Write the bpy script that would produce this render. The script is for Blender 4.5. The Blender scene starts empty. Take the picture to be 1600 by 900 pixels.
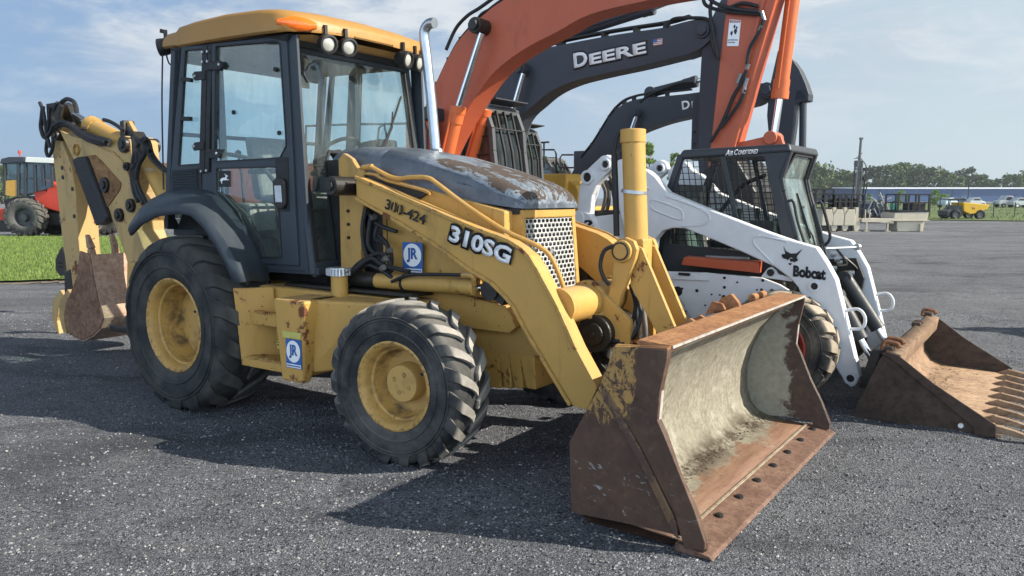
import bpy, bmesh, math, random
from mathutils import Vector, Matrix, noise
from mathutils.geometry import tessellate_polygon
random.seed(7)
R = math.radians
sc = bpy.context.scene
# ------------------------------------------------------------------ camera
cam_d = bpy.data.cameras.new('camera'); cam = bpy.data.objects.new('camera', cam_d)
sc.collection.objects.link(cam); sc.camera = cam
cam.location = (0, 0, 1.5405); cam.rotation_euler = (R(90) - .1147, 0, 0)
cam_d.sensor_width = 36; cam_d.lens = 1227.4 / 1600 * 36; cam_d.clip_start = .05; cam_d.clip_end = 3000
# ------------------------------------------------------------------ light
SUN_EL, SUN_AZ = R(32.5), R(-10.8)            # azimuth measured from +X towards +Y
world = bpy.data.worlds.new('World'); sc.world = world; world.use_nodes = True
wn, wl = world.node_tree.nodes, world.node_tree.links
wn.clear()
def wN(t, **k):
    n = wn.new(t)
    for a, b in k.items(): setattr(n, a, b)
    return n
sky = wN('ShaderNodeTexSky', sky_type='NISHITA', sun_disc=False)
sky.sun_elevation = SUN_EL; sky.sun_rotation = R(90) - SUN_AZ
sky.air_density = 1.0; sky.dust_density = 1.6; sky.ozone_density = 1.0; sky.altitude = 100
tc = wN('ShaderNodeTexCoord')
sep = wN('ShaderNodeSeparateXYZ'); wl.new(tc.outputs['Generated'], sep.inputs[0])
def wmap(sock, a, b, c, d):
    n = wN('ShaderNodeMapRange'); n.interpolation_type = 'SMOOTHSTEP'
    for k, v in (('From Min', a), ('From Max', b), ('To Min', c), ('To Max', d)): n.inputs[k].default_value = v
    wl.new(sock, n.inputs['Value']); return n.outputs[0]
def wmath(op, a, b):
    n = wN('ShaderNodeMath', operation=op)
    for i, v in enumerate((a, b)):
        if isinstance(v, bpy.types.NodeSocket): wl.new(v, n.inputs[i])
        else: n.inputs[i].default_value = v
    return n.outputs[0]
def wmix(f, a, b):
    n = wN('ShaderNodeMixRGB')
    for k, v in (('Fac', f), ('Color1', a), ('Color2', b)):
        if isinstance(v, bpy.types.NodeSocket): wl.new(v, n.inputs[k])
        else: n.inputs[k].default_value = v if isinstance(v, float) else tuple(v) + (1,)
    return n.outputs[0]
def wnoise(scale, sc3, detail=8, rough=.6, dist=.3):
    m = wN('ShaderNodeMapping'); m.inputs['Scale'].default_value = sc3; wl.new(tc.outputs['Generated'], m.inputs['Vector'])
    n = wN('ShaderNodeTexNoise'); wl.new(m.outputs[0], n.inputs['Vector'])
    for k, v in (('Scale', scale), ('Detail', detail), ('Roughness', rough), ('Distortion', dist)): n.inputs[k].default_value = v
    return n.outputs['Fac']
# a milky veil over the blue, thicker towards the sun (right of the picture)
sunward = wmap(sep.outputs['X'], -.45, .60, 0.0, 1.0)
veilc = wmix(sunward, (4.1, 6.5, 10.3), (8.0, 9.6, 10.6))
base = wmix(wmath('ADD', wmath('MULTIPLY', sunward, .22), .62), sky.outputs[0], veilc)
# soft broken cloud, mostly well above the horizon
big = wnoise(1.9, (1.0, 1.0, 3.2)); fine = wnoise(6.5, (1.0, 1.0, 3.0), 9, .62, .5)
cov = wmath('ADD', wmath('MULTIPLY', big, .68), wmath('MULTIPLY', fine, .32))
high = wmap(sep.outputs['Z'], .03, .22, .10, 1.0)
mask = wmath('MULTIPLY', wmap(cov, .45, .60, 0.0, .92), high)
shade = wmap(fine, .38, .62, 0.0, 1.0)
cm_out = wmix(mask, base, wmix(shade, (6.6, 7.6, 8.9), (9.6, 10.1, 10.6)))
bg = wN('ShaderNodeBackground'); bg.inputs['Strength'].default_value = .0465
wo = wN('ShaderNodeOutputWorld'); wl.new(bg.outputs[0], wo.inputs['Surface'])
# added fill: unseen sky brightened behind the camera, dimmed overhead, to lift shaded sides
mb = wN('ShaderNodeMapRange'); mb.inputs['From Min'].default_value = .05; mb.inputs['From Max'].default_value = -.55; mb.inputs['To Min'].default_value = 1.0; mb.inputs['To Max'].default_value = 3.7
mb.interpolation_type = 'SMOOTHSTEP'
wl.new(sep.outputs['Y'], mb.inputs['Value'])
hi = wN('ShaderNodeMapRange'); hi.inputs['From Min'].default_value = .28; hi.inputs['From Max'].default_value = .70; hi.inputs['To Min'].default_value = 1.0; hi.inputs['To Max'].default_value = 0.0
hi.interpolation_type = 'SMOOTHSTEP'; wl.new(sep.outputs['Z'], hi.inputs['Value'])
m1 = wN('ShaderNodeMath', operation='SUBTRACT'); wl.new(mb.outputs[0], m1.inputs[0]); m1.inputs[1].default_value = .45
m2 = wN('ShaderNodeMath', operation='MULTIPLY_ADD'); wl.new(m1.outputs[0], m2.inputs[0]); wl.new(hi.outputs[0], m2.inputs[1]); m2.inputs[2].default_value = .45
vm = wN('ShaderNodeVectorMath', operation='SCALE'); wl.new(cm_out, vm.inputs[0]); wl.new(m2.outputs[0], vm.inputs['Scale'])
wl.new(vm.outputs[0], bg.inputs['Color']); wl.new(bg.outputs[0], wo.inputs['Surface'])
sl = bpy.data.lights.new('sun', 'SUN'); sl.energy = 5.0; sl.angle = R(.55); sl.color = (1.0, .92, .79)
so = bpy.data.objects.new('sun', sl); sc.collection.objects.link(so)
sd = Vector((math.cos(SUN_EL) * math.cos(SUN_AZ), math.cos(SUN_EL) * math.sin(SUN_AZ), math.sin(SUN_EL)))
so.rotation_euler = sd.to_track_quat('Z', 'Y').to_euler()
sc.view_settings.view_transform = 'Standard'; sc.view_settings.look = 'None'
sc.view_settings.exposure = 0.80; sc.view_settings.gamma = 1; sc.view_settings.use_curve_mapping = False
sc.render.engine = 'CYCLES'
sc.cycles.max_bounces = 6; sc.cycles.transparent_max_bounces = 12

# ------------------------------------------------------------------ materials
MATS = {}
class NT:
    def __init__(s, name):
        s.m = bpy.data.materials.new(name); s.m.use_nodes = True
        s.n = s.m.node_tree.nodes; s.l = s.m.node_tree.links
        s.b = s.n['Principled BSDF']; s.out = s.n['Material Output']
        s.tc = s.n.new('ShaderNodeTexCoord'); s.v = s.tc.outputs['Object']
    def node(s, t, ins=None, **k):
        n = s.n.new(t)
        for a, b in k.items(): setattr(n, a, b)
        for a, b in (ins or {}).items():
            if hasattr(b, 'is_output') or isinstance(b, bpy.types.NodeSocket): s.l.new(b, n.inputs[a])
            else: n.inputs[a].default_value = b
        return n
    def noise(s, scale, detail=5, rough=.55, dist=0, vec=None, sc3=None):
        v = vec or s.v
        if sc3: v = s.node('ShaderNodeMapping', {'Vector': v, 'Scale': sc3}).outputs[0]
        return s.node('ShaderNodeTexNoise', {'Vector': v, 'Scale': scale, 'Detail': detail, 'Roughness': rough, 'Distortion': dist}).outputs['Fac']
    def ramp(s, x, a, b, ca=0, cb=1):
        r = s.node('ShaderNodeMapRange', {'Value': x, 'From Min': a, 'From Max': b, 'To Min': ca, 'To Max': cb}); r.clamp = True
        return r.outputs[0]
    def math(s, op, a, b=0):
        return s.node('ShaderNodeMath', {0: a, 1: b}, operation=op).outputs[0]
    def mix(s, f, a, b, mode='MIX'):
        def c(x): return tuple(x) + (1,) if isinstance(x, (tuple, list)) and len(x) == 3 else x
        return s.node('ShaderNodeMixRGB', {'Fac': f, 'Color1': c(a), 'Color2': c(b)}, blend_type=mode).outputs[0]
    def bump(s, h, dist=.01, strength=.5, prev=None):
        d = {'Height': h, 'Distance': dist, 'Strength': strength}
        if prev: d['Normal'] = prev
        return s.node('ShaderNodeBump', d).outputs[0]
    def set(s, **k):
        for a, b in k.items():
            i = s.b.inputs[a.replace('_', ' ')]
            if isinstance(b, bpy.types.NodeSocket): s.l.new(b, i)
            else: i.default_value = b
    def xyz(s, v=None):
        n = s.node('ShaderNodeSeparateXYZ', {'Vector': v or s.v}); return n.outputs
    def nz(s):
        g = s.node('ShaderNodeNewGeometry'); return s.node('ShaderNodeSeparateXYZ', {'Vector': g.outputs['Normal']}).outputs['Z']
def M(name, fn):
    if name not in MATS: MATS[name] = fn(name)
    return MATS[name]
def paint(name, col, rust=.0, dirt=.3, rough=.42, spec=.4, rustcol=(.10, .035, .014), dust=(.28, .24, .19), scale=1, grime=(.03, .026, .022), edge=0):
    t = NT(name)
    big = t.noise(1.7 * scale, 4); mid = t.noise(9 * scale, 6, .65)
    c = t.mix(t.ramp(big, .3, .7, 0, .5), col, tuple(x * .78 for x in col))
    c = t.mix(t.ramp(mid, .45, .75, 0, .25), c, tuple(min(1, x * 1.25 + .01) for x in col))
    # streaky grime, chips, dust lying on upward faces
    gr = t.noise(3.1 * scale, 8, .7, sc3=(1, 1, .35))
    c = t.mix(t.ramp(gr, .62 - .1 * dirt, .80, 0, .75 * min(1, dirt * 2)), c, grime)
    up = t.ramp(t.nz(), .3, 1, 0, 1)
    c = t.mix(t.math('MULTIPLY', up, t.ramp(t.noise(12 * scale, 6), .35, .7, 0, .55 * dirt * 2)), c, dust)
    ru = t.ramp(t.noise(5.5 * scale, 10, .72, .2), .68 - rust * .28, .70 - rust * .26, 0, 1)
    spots = t.ramp(t.noise(38 * scale, 4, .6), .70 - rust * .08, .73 - rust * .08, 0, 1)
    rm = t.math('MAXIMUM', ru, spots) if rust > 0 else None
    if edge:       # paint worn off along the edges
        bv = t.node('ShaderNodeBevel', {'Radius': edge}); bv.samples = 4; gg = t.node('ShaderNodeNewGeometry')
        dt = t.node('ShaderNodeVectorMath', {0: bv.outputs[0], 1: gg.outputs['Normal']}, operation='DOT_PRODUCT').outputs['Value']
        em = t.math('MULTIPLY', t.ramp(dt, .97, .86), t.ramp(t.noise(17 * scale, 9, .75, .2), .48, .56))
        c = t.mix(t.math('MULTIPLY', em, .85), c, rustcol)
        run = t.noise(6 * scale, 7, .7, .2, sc3=(2.6, 2.6, .22)); c = t.mix(t.ramp(run, .60, .78, 0, .55), c, tuple(x * .35 for x in col))
    ro = t.ramp(mid, .3, .8, rough, min(1, rough + .25))
    if rm is not None:
        rc = t.mix(t.noise(60, 3), rustcol, tuple(x * 2.0 for x in rustcol))
        c = t.mix(rm, c, rc); ro = t.math('MAXIMUM', ro, t.math('MULTIPLY', rm, .85))
    t.set(Base_Color=c, Roughness=ro, Specular_IOR_Level=spec)
    t.set(Normal=t.bump(t.noise(26 * scale, 5), .004, .25))
    return t.m
def plain(name, col, rough=.6, metal=0, var=.25, scale=14, bump=.2, spec=.4, emis=None):
    t = NT(name)
    n = t.noise(scale, 6, .6)
    c = t.mix(t.ramp(n, .3, .75), tuple(x * (1 - var) for x in col), tuple(min(1, x * (1 + var)) for x in col))
    t.set(Base_Color=c, Roughness=t.ramp(t.noise(scale * 2.3, 4), .3, .7, rough * .85, min(1, rough * 1.15)), Metallic=metal, Specular_IOR_Level=spec)
    if bump: t.set(Normal=t.bump(n, .004, bump))
    return t.m
def rusty(name, base, light, dark, scale=1, rough=.75):
    t = NT(name)
    a = t.noise(2.6 * scale, 9, .68, .3); b = t.noise(17 * scale, 8, .7); st = t.noise(9 * scale, 7, .7, sc3=(.35, .35, 1.6))
    c = t.mix(t.ramp(a, .3, .7), base, light); c = t.mix(t.ramp(b, .45, .72, 0, .85), c, dark)
    c = t.mix(t.ramp(st, .55, .8, 0, .5), c, tuple(min(1, x * 1.6) for x in light))
    t.set(Base_Color=c, Roughness=t.ramp(b, .3, .7, rough, .95), Specular_IOR_Level=.3)
    t.set(Normal=t.bump(b, .006, .5, t.bump(a, .02, .3)))
    return t.m
def glass(name, tint=(.72, .86, .86), rough=.02, dirt=.08, refl=1.0):
    t = NT(name); t.n.remove(t.b)
    tr = t.node('ShaderNodeBsdfTransparent', {'Color': tint + (1,)})
    gl = t.node('ShaderNodeBsdfGlossy', {'Color': (.95, 1, 1, 1), 'Roughness': rough})
    lw = t.node('ShaderNodeLayerWeight', {'Blend': .5}).outputs['Facing']
    fm = t.math('ADD', t.math('MULTIPLY', t.math('POWER', lw, 4.0), .80 * refl), .055 * refl)
    m1 = t.node('ShaderNodeMixShader', {0: fm, 1: tr.outputs[0], 2: gl.outputs[0]})
    df = t.node('ShaderNodeBsdfDiffuse', {'Color': (.45, .47, .44, 1)})
    st = t.noise(5, 6, .65, sc3=(2, 2, .5))
    m2 = t.node('ShaderNodeMixShader', {0: t.ramp(st, .42, .80, dirt * .3, dirt * 2.2), 1: m1.outputs[0], 2: df.outputs[0]})
    t.l.new(m2.outputs[0], t.out.inputs['Surface'])
    return t.m

# ------------------------------------------------------------------ mesh helpers
YAW = -.6074
ROW0 = Vector((-1.8636, 6.4343, 0))
def thing(name, label, cat, loc=(0, 0, 0), rotz=0, group=None, row=True):
    """an Empty at the base of a thing; row=True: loc is in the frame of the row of parked machines"""
    o = bpy.data.objects.new(name, None); sc.collection.objects.link(o)
    o.empty_display_size = .3
    if row:
        c, s = math.cos(YAW), math.sin(YAW)
        o.location = (ROW0.x + c * loc[0] - s * loc[1], ROW0.y + s * loc[0] + c * loc[1], loc[2]); o.rotation_euler = (0, 0, YAW + rotz)
        o['off'] = loc
    else:
        o.location = loc; o.rotation_euler = (0, 0, rotz)
    tag(o, label, cat, group)
    return o
def tag(o, label=None, cat=None, group=None, kind=None):
    if label: o['label'] = label
    if cat: o['category'] = cat
    if group: o['group'] = group
    if kind: o['kind'] = kind
    return o
KEEP = ('slats', 'louvres', 'line', 'text', 'lettering', 'number', 'outline', 'decal', 'monogram', 'mesh', 'stencil', 'gravel', 'grass', 'soil', 'crown', 'limbs', 'tyre', 'emblem', 'step')
def islands(bm):
    """separate pieces of a mesh: connected faces, joined where their boxes touch"""
    bm.verts.index_update(); seen = {}; comps = []
    for v in bm.verts:
        if v in seen: continue
        st = [v]; seen[v] = len(comps); comp = [v]
        while st:
            q = st.pop()
            for e in q.link_edges:
                w = e.other_vert(q)
                if w not in seen: seen[w] = len(comps); comp.append(w); st.append(w)
        comps.append(comp)
    if len(comps) < 2 or len(comps) > 400: return [comps] if False else [[v for c in comps for v in c]]
    bx = [[min(v.co[k] for v in c) for k in range(3)] + [max(v.co[k] for v in c) for k in range(3)] for c in comps]
    par = list(range(len(comps)))
    def fd(i):
        while par[i] != i: i = par[i]
        return i
    for i in range(len(comps)):
        for j in range(i):
            if all(bx[i][k] <= bx[j][k + 3] + .006 and bx[j][k] <= bx[i][k + 3] + .006 for k in range(3)): par[fd(i)] = fd(j)
    gr = {}
    for i, c in enumerate(comps): gr.setdefault(fd(i), []).extend(c)
    return list(gr.values())
def obj(name, bm, mat, parent=None, split=None, **k):
    """links a mesh as a part; pieces that stand apart become parts of their own with the same name"""
    if split is None: split = parent is not None and not any(w in name for w in KEEP)
    if split:
        isl = islands(bm)
        if 1 < len(isl) <= 60:
            first = None
            for g in isl:
                s_ = set(g); nb = bmesh.new(); mp_ = {}
                for v in g: mp_[v] = nb.verts.new(v.co)
                for f in bm.faces:
                    if f.verts[0] in s_:
                        try: nf = nb.faces.new([mp_[v] for v in f.verts]); nf.material_index = f.material_index
                        except ValueError: pass
                o = obj1(name, nb, mat, parent, **k); first = first or o
            bm.free(); return first
    return obj1(name, bm, mat, parent, **k)
def obj1(name, bm, mat, parent=None, bevel=0, smooth=False, seg=2, solid=0, label=None, ang=35):
    bmesh.ops.recalc_face_normals(bm, faces=bm.faces[:])
    me = bpy.data.meshes.new(name)
    root = parent
    while root is not None and root.parent is not None: root = root.parent
    if root is not None and 'off' in root.keys() and not (parent is not None and 'local' in parent.keys()):
        bmesh.ops.translate(bm, verts=bm.verts[:], vec=-Vector(root['off']))
    bm.to_mesh(me); bm.free()
    mats = mat if isinstance(mat, (list, tuple)) else [mat]
    for m in mats: me.materials.append(m)
    o = bpy.data.objects.new(name, me); sc.collection.objects.link(o)
    o.parent = parent
    if smooth:
        for p in me.polygons: p.use_smooth = True
        try: me.set_sharp_from_angle(angle=R(ang))
        except Exception: pass
    if solid:
        s = o.modifiers.new('solid', 'SOLIDIFY'); s.thickness = solid; s.offset = 0
    if bevel:
        b = o.modifiers.new('bevel', 'BEVEL'); b.width = bevel; b.segments = seg; b.limit_method = 'ANGLE'; b.angle_limit = R(40)
        b.harden_normals = False
    if label: o['label'] = label
    return o
def B(): return bmesh.new()
def box(bm, x0, x1, y0, y1, z0, z1, mi=0):
    v = [bm.verts.new((x, y, z)) for x in (x0, x1) for y in (y0, y1) for z in (z0, z1)]
    fs = [(0, 1, 3, 2), (4, 6, 7, 5), (0, 4, 5, 1), (2, 3, 7, 6), (0, 2, 6, 4), (1, 5, 7, 3)]
    for f in fs: bm.faces.new([v[i] for i in f]).material_index = mi
    return v
def hexa(bm, bot, top, mi=0):
    """two quads of 3D points joined into a solid"""
    b = [bm.verts.new(p) for p in bot]; t = [bm.verts.new(p) for p in top]; n = len(b)
    bm.faces.new(b).material_index = mi; bm.faces.new(t).material_index = mi
    for i in range(n): bm.faces.new((b[i], b[(i + 1) % n], t[(i + 1) % n], t[i])).material_index = mi
def plate(bm, outer, y0, y1, holes=(), mi=0, f=None):
    """polygon with holes in the (x,z) plane, extruded from y0 to y1; f maps (x,y,z) if the plate leans"""
    f = f or (lambda x, y, z: (x, y, z))
    loops = [list(outer)] + [list(h) for h in holes]
    tri = tessellate_polygon([[Vector((p[0], p[1], 0)) for p in l] for l in loops])
    flat = [p for l in loops for p in l]
    a = [bm.verts.new(f(p[0], y0, p[1])) for p in flat]; b = [bm.verts.new(f(p[0], y1, p[1])) for p in flat]
    for t in tri:
        for vs in (a, b):
            try: bm.faces.new([vs[i] for i in t]).material_index = mi
            except ValueError: pass
    k = 0
    for l in loops:
        n = len(l)
        for i in range(n):
            j = (i + 1) % n
            try: bm.faces.new((a[k + i], a[k + j], b[k + j], b[k + i])).material_index = mi
            except ValueError: pass
        k += n
    # planar triangles merge back to clean faces so that bevels find only real edges
    bmesh.ops.dissolve_limit(bm, angle_limit=.001, verts=[v for v in a + b if v.is_valid], edges=list({e for v in a + b if v.is_valid for e in v.link_edges}))
def frame_of(d):
    d = Vector(d).normalized(); u = d.orthogonal().normalized(); return u, d.cross(u)
def cyl(bm, p0, p1, r0, r1=None, n=20, cap=True, mi=0):
    r1 = r0 if r1 is None else r1
    p0, p1 = Vector(p0), Vector(p1); u, w = frame_of(p1 - p0)
    A = []; Bv = []
    for i in range(n):
        a = 2 * math.pi * i / n; k = u * math.cos(a) + w * math.sin(a)
        A.append(bm.verts.new(p0 + k * r0)); Bv.append(bm.verts.new(p1 + k * r1))
    for i in range(n):
        j = (i + 1) % n; bm.faces.new((A[i], A[j], Bv[j], Bv[i])).material_index = mi
    if cap:
        bm.faces.new(A).material_index = mi; bm.faces.new(Bv).material_index = mi
def spin(bm, prof, c, axis=(0, 1, 0), n=48, mi=0, closed=False):
    """lathe: prof = [(along axis, radius)] about axis through c"""
    c = Vector(c); ax = Vector(axis).normalized(); u, w = frame_of(ax); rings = []
    for (h, r) in prof:
        rings.append([bm.verts.new(c + ax * h + (u * math.cos(2 * math.pi * i / n) + w * math.sin(2 * math.pi * i / n)) * max(r, 1e-4)) for i in range(n)])
    m = len(rings)
    for k in range(m if closed else m - 1):
        for i in range(n):
            j = (i + 1) % n
            a, b = rings[k], rings[(k + 1) % m]
            bm.faces.new((a[i], a[j], b[j], b[i])).material_index = mi
def smooth_path(pts, k=6):
    P = [Vector(p) for p in pts]
    if len(P) < 3: return P
    out = []
    for i in range(len(P) - 1):
        p0 = P[max(i - 1, 0)]; p1 = P[i]; p2 = P[i + 1]; p3 = P[min(i + 2, len(P) - 1)]
        for s in range(k):
            t = s / k
            out.append(.5 * ((2 * p1) + (p2 - p0) * t + (2 * p0 - 5 * p1 + 4 * p2 - p3) * t * t + (-p0 + 3 * p1 - 3 * p2 + p3) * t ** 3))
    out.append(P[-1]); return out
def tube(bm, pts, r, n=8, sm=6, mi=0, radii=None):
    P = smooth_path(pts, sm) if sm else [Vector(p) for p in pts]
    u = None; rings = []
    for i, p in enumerate(P):
        d = (P[min(i + 1, len(P) - 1)] - P[max(i - 1, 0)]).normalized()
        if u is None: u = d.orthogonal().normalized()
        u = (u - d * u.dot(d)); u = u.normalized() if u.length > 1e-5 else d.orthogonal().normalized()
        w = d.cross(u)
        rr = r if radii is None else radii[0] + (radii[1] - radii[0]) * i / (len(P) - 1)
        rings.append([bm.verts.new(p + (u * math.cos(2 * math.pi * k / n) + w * math.sin(2 * math.pi * k / n)) * rr) for k in range(n)])
    for a, b in zip(rings, rings[1:]):
        for k in range(n):
            j = (k + 1) % n; bm.faces.new((a[k], a[j], b[j], b[k])).material_index = mi
    bm.faces.new(rings[0]).material_index = mi; bm.faces.new(rings[-1]).material_index = mi
def bar(bm, p0, p1, w, h, up=(0, 0, 1), mi=0):
    p0, p1 = Vector(p0), Vector(p1); d = (p1 - p0).normalized(); s = d.cross(Vector(up)).normalized(); t = s.cross(d)
    q = [s * w / 2 + t * h / 2, -s * w / 2 + t * h / 2, -s * w / 2 - t * h / 2, s * w / 2 - t * h / 2]
    hexa(bm, [p0 + a for a in q], [p1 + a for a in q], mi)
def loft(bm, secs, mi=0, closed=False):
    rings = [[bm.verts.new(p) for p in s] for s in secs]
    for a, b in zip(rings, rings[1:]):
        n = len(a)
        for i in range(n if closed else n - 1):
            j = (i + 1) % n; bm.faces.new((a[i], a[j], b[j], b[i])).material_index = mi
    return rings
def bolt(bm, p, ax, r=.012, h=.01):
    ax = Vector(ax).normalized(); cyl(bm, p, Vector(p) + ax * h, r, r * .9, 6)
def text(name, s, parent, mat, p, xd, zd, w, h, ext=.002, shear=0, off=0.0, bold=0, label=None, warp=None):
    """writing: the string s fitted to a box w by h whose lower left corner is p, running along xd, upright along zd"""
    cu = bpy.data.curves.new(name, 'FONT'); cu.body = s; cu.extrude = .0; cu.shear = shear; cu.offset = bold; cu.resolution_u = 3
    tmp = bpy.data.objects.new(name, cu); sc.collection.objects.link(tmp)
    bpy.context.view_layer.update()
    me = bpy.data.meshes.new_from_object(tmp.evaluated_get(bpy.context.evaluated_depsgraph_get()))
    bpy.data.objects.remove(tmp); bpy.data.curves.remove(cu)
    xs = [v.co.x for v in me.vertices]; ys = [v.co.y for v in me.vertices]
    x0, x1, y0, y1 = min(xs), max(xs), min(ys), max(ys)
    xd = Vector(xd).normalized(); zd = Vector(zd).normalized(); nd = xd.cross(zd).normalized()
    bm = B(); bm.from_mesh(me); bpy.data.meshes.remove(me)
    for v in bm.verts:
        a = (v.co.x - x0) / (x1 - x0) * w; b = (v.co.y - y0) / (y1 - y0) * h
        if warp: a, b = warp(a / w, b / h)
        v.co = Vector(p) + xd * a + zd * b + nd * off
    g = bmesh.ops.extrude_face_region(bm, geom=bm.faces[:])
    bmesh.ops.translate(bm, verts=[e for e in g['geom'] if isinstance(e, bmesh.types.BMVert)], vec=nd * ext)
    return obj(name, bm, mat, parent, label=label)
def copy_tree(o, parent=None):
    c = o.copy(); sc.collection.objects.link(c); c.parent = parent
    for ch in list(o.children): copy_tree(ch, c)
    return c

# ------------------------------------------------------------------ tyres
def tyre_profile(Rt, W, rim):
    h = W / 2; d = Rt - rim
    half = [(h * .80, rim - .01), (h * .93, rim + d * .10), (h * 1.0, rim + d * .33), (h * 1.02, rim + d * .52), (h * .97, rim + d * .74),
            (h * .90, rim + d * .88), (h * .78, rim + d * .955), (h * .45, rim + d * .99), (0, Rt)]
    return [(-a, b) for a, b in half] + [(a, b) for a, b in half[-2::-1]]
def prof_r(prof, y):
    for (a, ra), (b, rb) in zip(prof, prof[1:]):
        if a <= y <= b and b > a + 1e-6: return ra + (rb - ra) * (y - a) / (b - a)
    return prof[0][1]
def make_tyre(bm, c, Rt, W, rim, lugs=20, lh=.03, lw=.05, skew=.2, steps=9, wrap=.95, n=72, rot=0):
    prof = tyre_profile(Rt, W, rim); spin(bm, prof, c, (0, 1, 0), n)
    c = Vector(c); seq = []
    # the path of a lug in the cross-section: from the middle over the shoulder
    half = [(y, r) for y, r in prof if y >= 0]
    L = [(W * .02, Rt)] + [(W / 2 * t, prof_r(prof, W / 2 * t)) for t in (.2, .4, .6, .74)] + [(W / 2 * .84, prof_r(prof, W / 2 * .84)), (W / 2 * .91, prof_r(prof, W / 2 * .905)), (W / 2 * 1.0, Rt - (Rt - rim) * (.26 + .12 * (wrap - .9)))]
    for k in range(lugs):
        for s in (-1, 1):
            a0 = 2 * math.pi * (k + (0 if s < 0 else .5)) / lugs + rot
            rows = []
            m = len(L) - 1
            for i, (y, r) in enumerate(L):
                t = i / m
                ang = a0 + skew * (t ** .8)
                wd = lw * (1.0 + .75 * t) / r / 2
                hh = lh * (1 if i < m - 1 else .75 if i == m - 1 else .12)
                ny = 0 if i < 4 else (.5 if i < 6 else .9)
                nr = math.sqrt(1 - ny * ny) if ny < 1 else 0
                row = []
                for (da, top) in ((-wd * 1.15, 0), (-wd, 1), (wd, 1), (wd * 1.15, 0)):
                    rr = r + (hh * nr if top else -.004); yy = y + (hh * ny * .8 if top else 0)
                    row.append(bm.verts.new(c + Vector((math.cos(ang + da) * rr, s * yy, math.sin(ang + da) * rr))))
                rows.append(row)
            for p, q in zip(rows, rows[1:]):
                for j in range(3): bm.faces.new((p[j], p[j + 1], q[j + 1], q[j]))
            for p in (rows[0], rows[-1]): bm.faces.new(p)

# ------------------------------------------------------------------ ground
def gravel_mat(name):
    t = NT(name)
    v1 = t.node('ShaderNodeTexVoronoi', {'Vector': t.v, 'Scale': 74.0}); v2 = t.node('ShaderNodeTexVoronoi', {'Vector': t.v, 'Scale': 150.0})
    r1 = t.xyz(v1.outputs['Color'])[0]; r2 = t.xyz(v2.outputs['Color'])[1]
    g = t.mix(t.ramp(r1, 0, 1), (.036, .038, .045), (.22, .222, .235))
    g2 = t.mix(t.ramp(r2, 0, 1), (.036, .038, .045), (.28, .28, .29))
    c = t.mix(.5, g, g2); c = t.mix(t.ramp(r1, .12, .06, 0, .8), c, (.018, .019, .022))
    c = t.mix(t.ramp(r2, .92, .95, 0, .8), c, (.42, .42, .40))                    # pale chips
    big = t.noise(.55, 6, .6); c = t.mix(t.ramp(big, .35, .7, 0, .45), c, (.066, .067, .074), 'MIX')
    dst = t.noise(1.9, 8, .62, .4); c = t.mix(t.ramp(dst, .56, .74, 0, .45), c, (.24, .235, .22))
    pt = t.noise(1.3, 9, .7, .5, sc3=(.55, 1.3, 1)); c = t.mix(t.ramp(pt, .52, .64, 0, .6), c, (.035, .036, .042)); p2 = t.noise(.34, 9, .72, .8, sc3=(.35, 1.3, 1)); c = t.mix(t.ramp(p2, .50, .60, 0, .6), c, (.040, .041, .048)); far = t.noise(.09, 5, .6); c = t.mix(t.ramp(far, .4, .65, 0, .3), c, (.22, .218, .21))
    cl = t.noise(26, 6, .75, .3); c = t.mix(t.ramp(cl, .34, .46, .55, 0), c, (.020, .022, .027))          # gaps between clumps
    pw = t.noise(.8, 9, .75, .8, sc3=(1, 1.8, 1)); c = t.mix(t.ramp(pw, .64, .74, 0, .65), c, (.33, .325, .31))        # pale dusty scuffs
    c = t.mix(1.0, c, (1.18, 1.23, 1.31), 'MULTIPLY')
    t.set(Base_Color=c, Roughness=.9, Specular_IOR_Level=.25)
    hgt = t.math('ADD', t.math('MULTIPLY', v1.outputs['Distance'], -1.0), t.math('MULTIPLY', v2.outputs['Distance'], -.6))
    t.set(Normal=t.bump(hgt, .014, .9, t.bump(t.noise(9, 9, .75), .05, .8)))
    return t.m
gm = M('gravel', gravel_mat)
def axis_steps(a, b, step, lo, hi):
    v = []; x = a
    while x < b: v.append(x); x += step
    v.append(b); s = step
    x = b
    while x < hi: s *= 1.25; x += s; v.append(min(x, hi))
    s = step; x = a; w = []
    while x > lo: s *= 1.25; x -= s; w.append(max(x, lo))
    return w[::-1] + v
xs = axis_steps(-6, 9, .09, -900, 900); ys = axis_steps(1.5, 16, .09, -60, 1200)
def ground_z(x, y):
    d = math.hypot(x, y)
    k = max(0, 1 - max(0, d - 22) / 25)
    z = (noise.noise(Vector((x * .5, y * .5, 3))) * .018 + noise.noise(Vector((x * 2.6, y * 2.6, 9))) * .012 + noise.noise(Vector((x * 5.3, y * 5.3, 4))) * .009 + max(0, noise.noise(Vector((x * 1.1, y * 1.3, 5))) - .15) * .06) * k
    rim = math.exp(-((x - 4.6) / 2.6) ** 2 - ((y - 9.8 + .25 * math.sin(x * 3)) / .22) ** 2) * .11 + math.exp(-((x - 5.2) / 2.2) ** 2 - ((y - 12.4 + .2 * math.sin(x * 2)) / .25) ** 2) * .09
    rim2 = math.exp(-((x + 1.75) / .35) ** 2 - ((y - 4.15) / .07) ** 2) * .022
    return z + (rim + rim2) * (.6 + .6 * noise.noise(Vector((x * 6, y * 6, 1)))) - .012
bm = B(); grid = [[bm.verts.new((x, y, ground_z(x, y))) for x in xs] for y in ys]
for j in range(len(ys) - 1):
    for i in range(len(xs) - 1): bm.faces.new((grid[j][i], grid[j][i + 1], grid[j + 1][i + 1], grid[j + 1][i]))
g = obj('gravel_ground', bm, gm, smooth=True, ang=180); tag(g, kind='structure')
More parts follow.
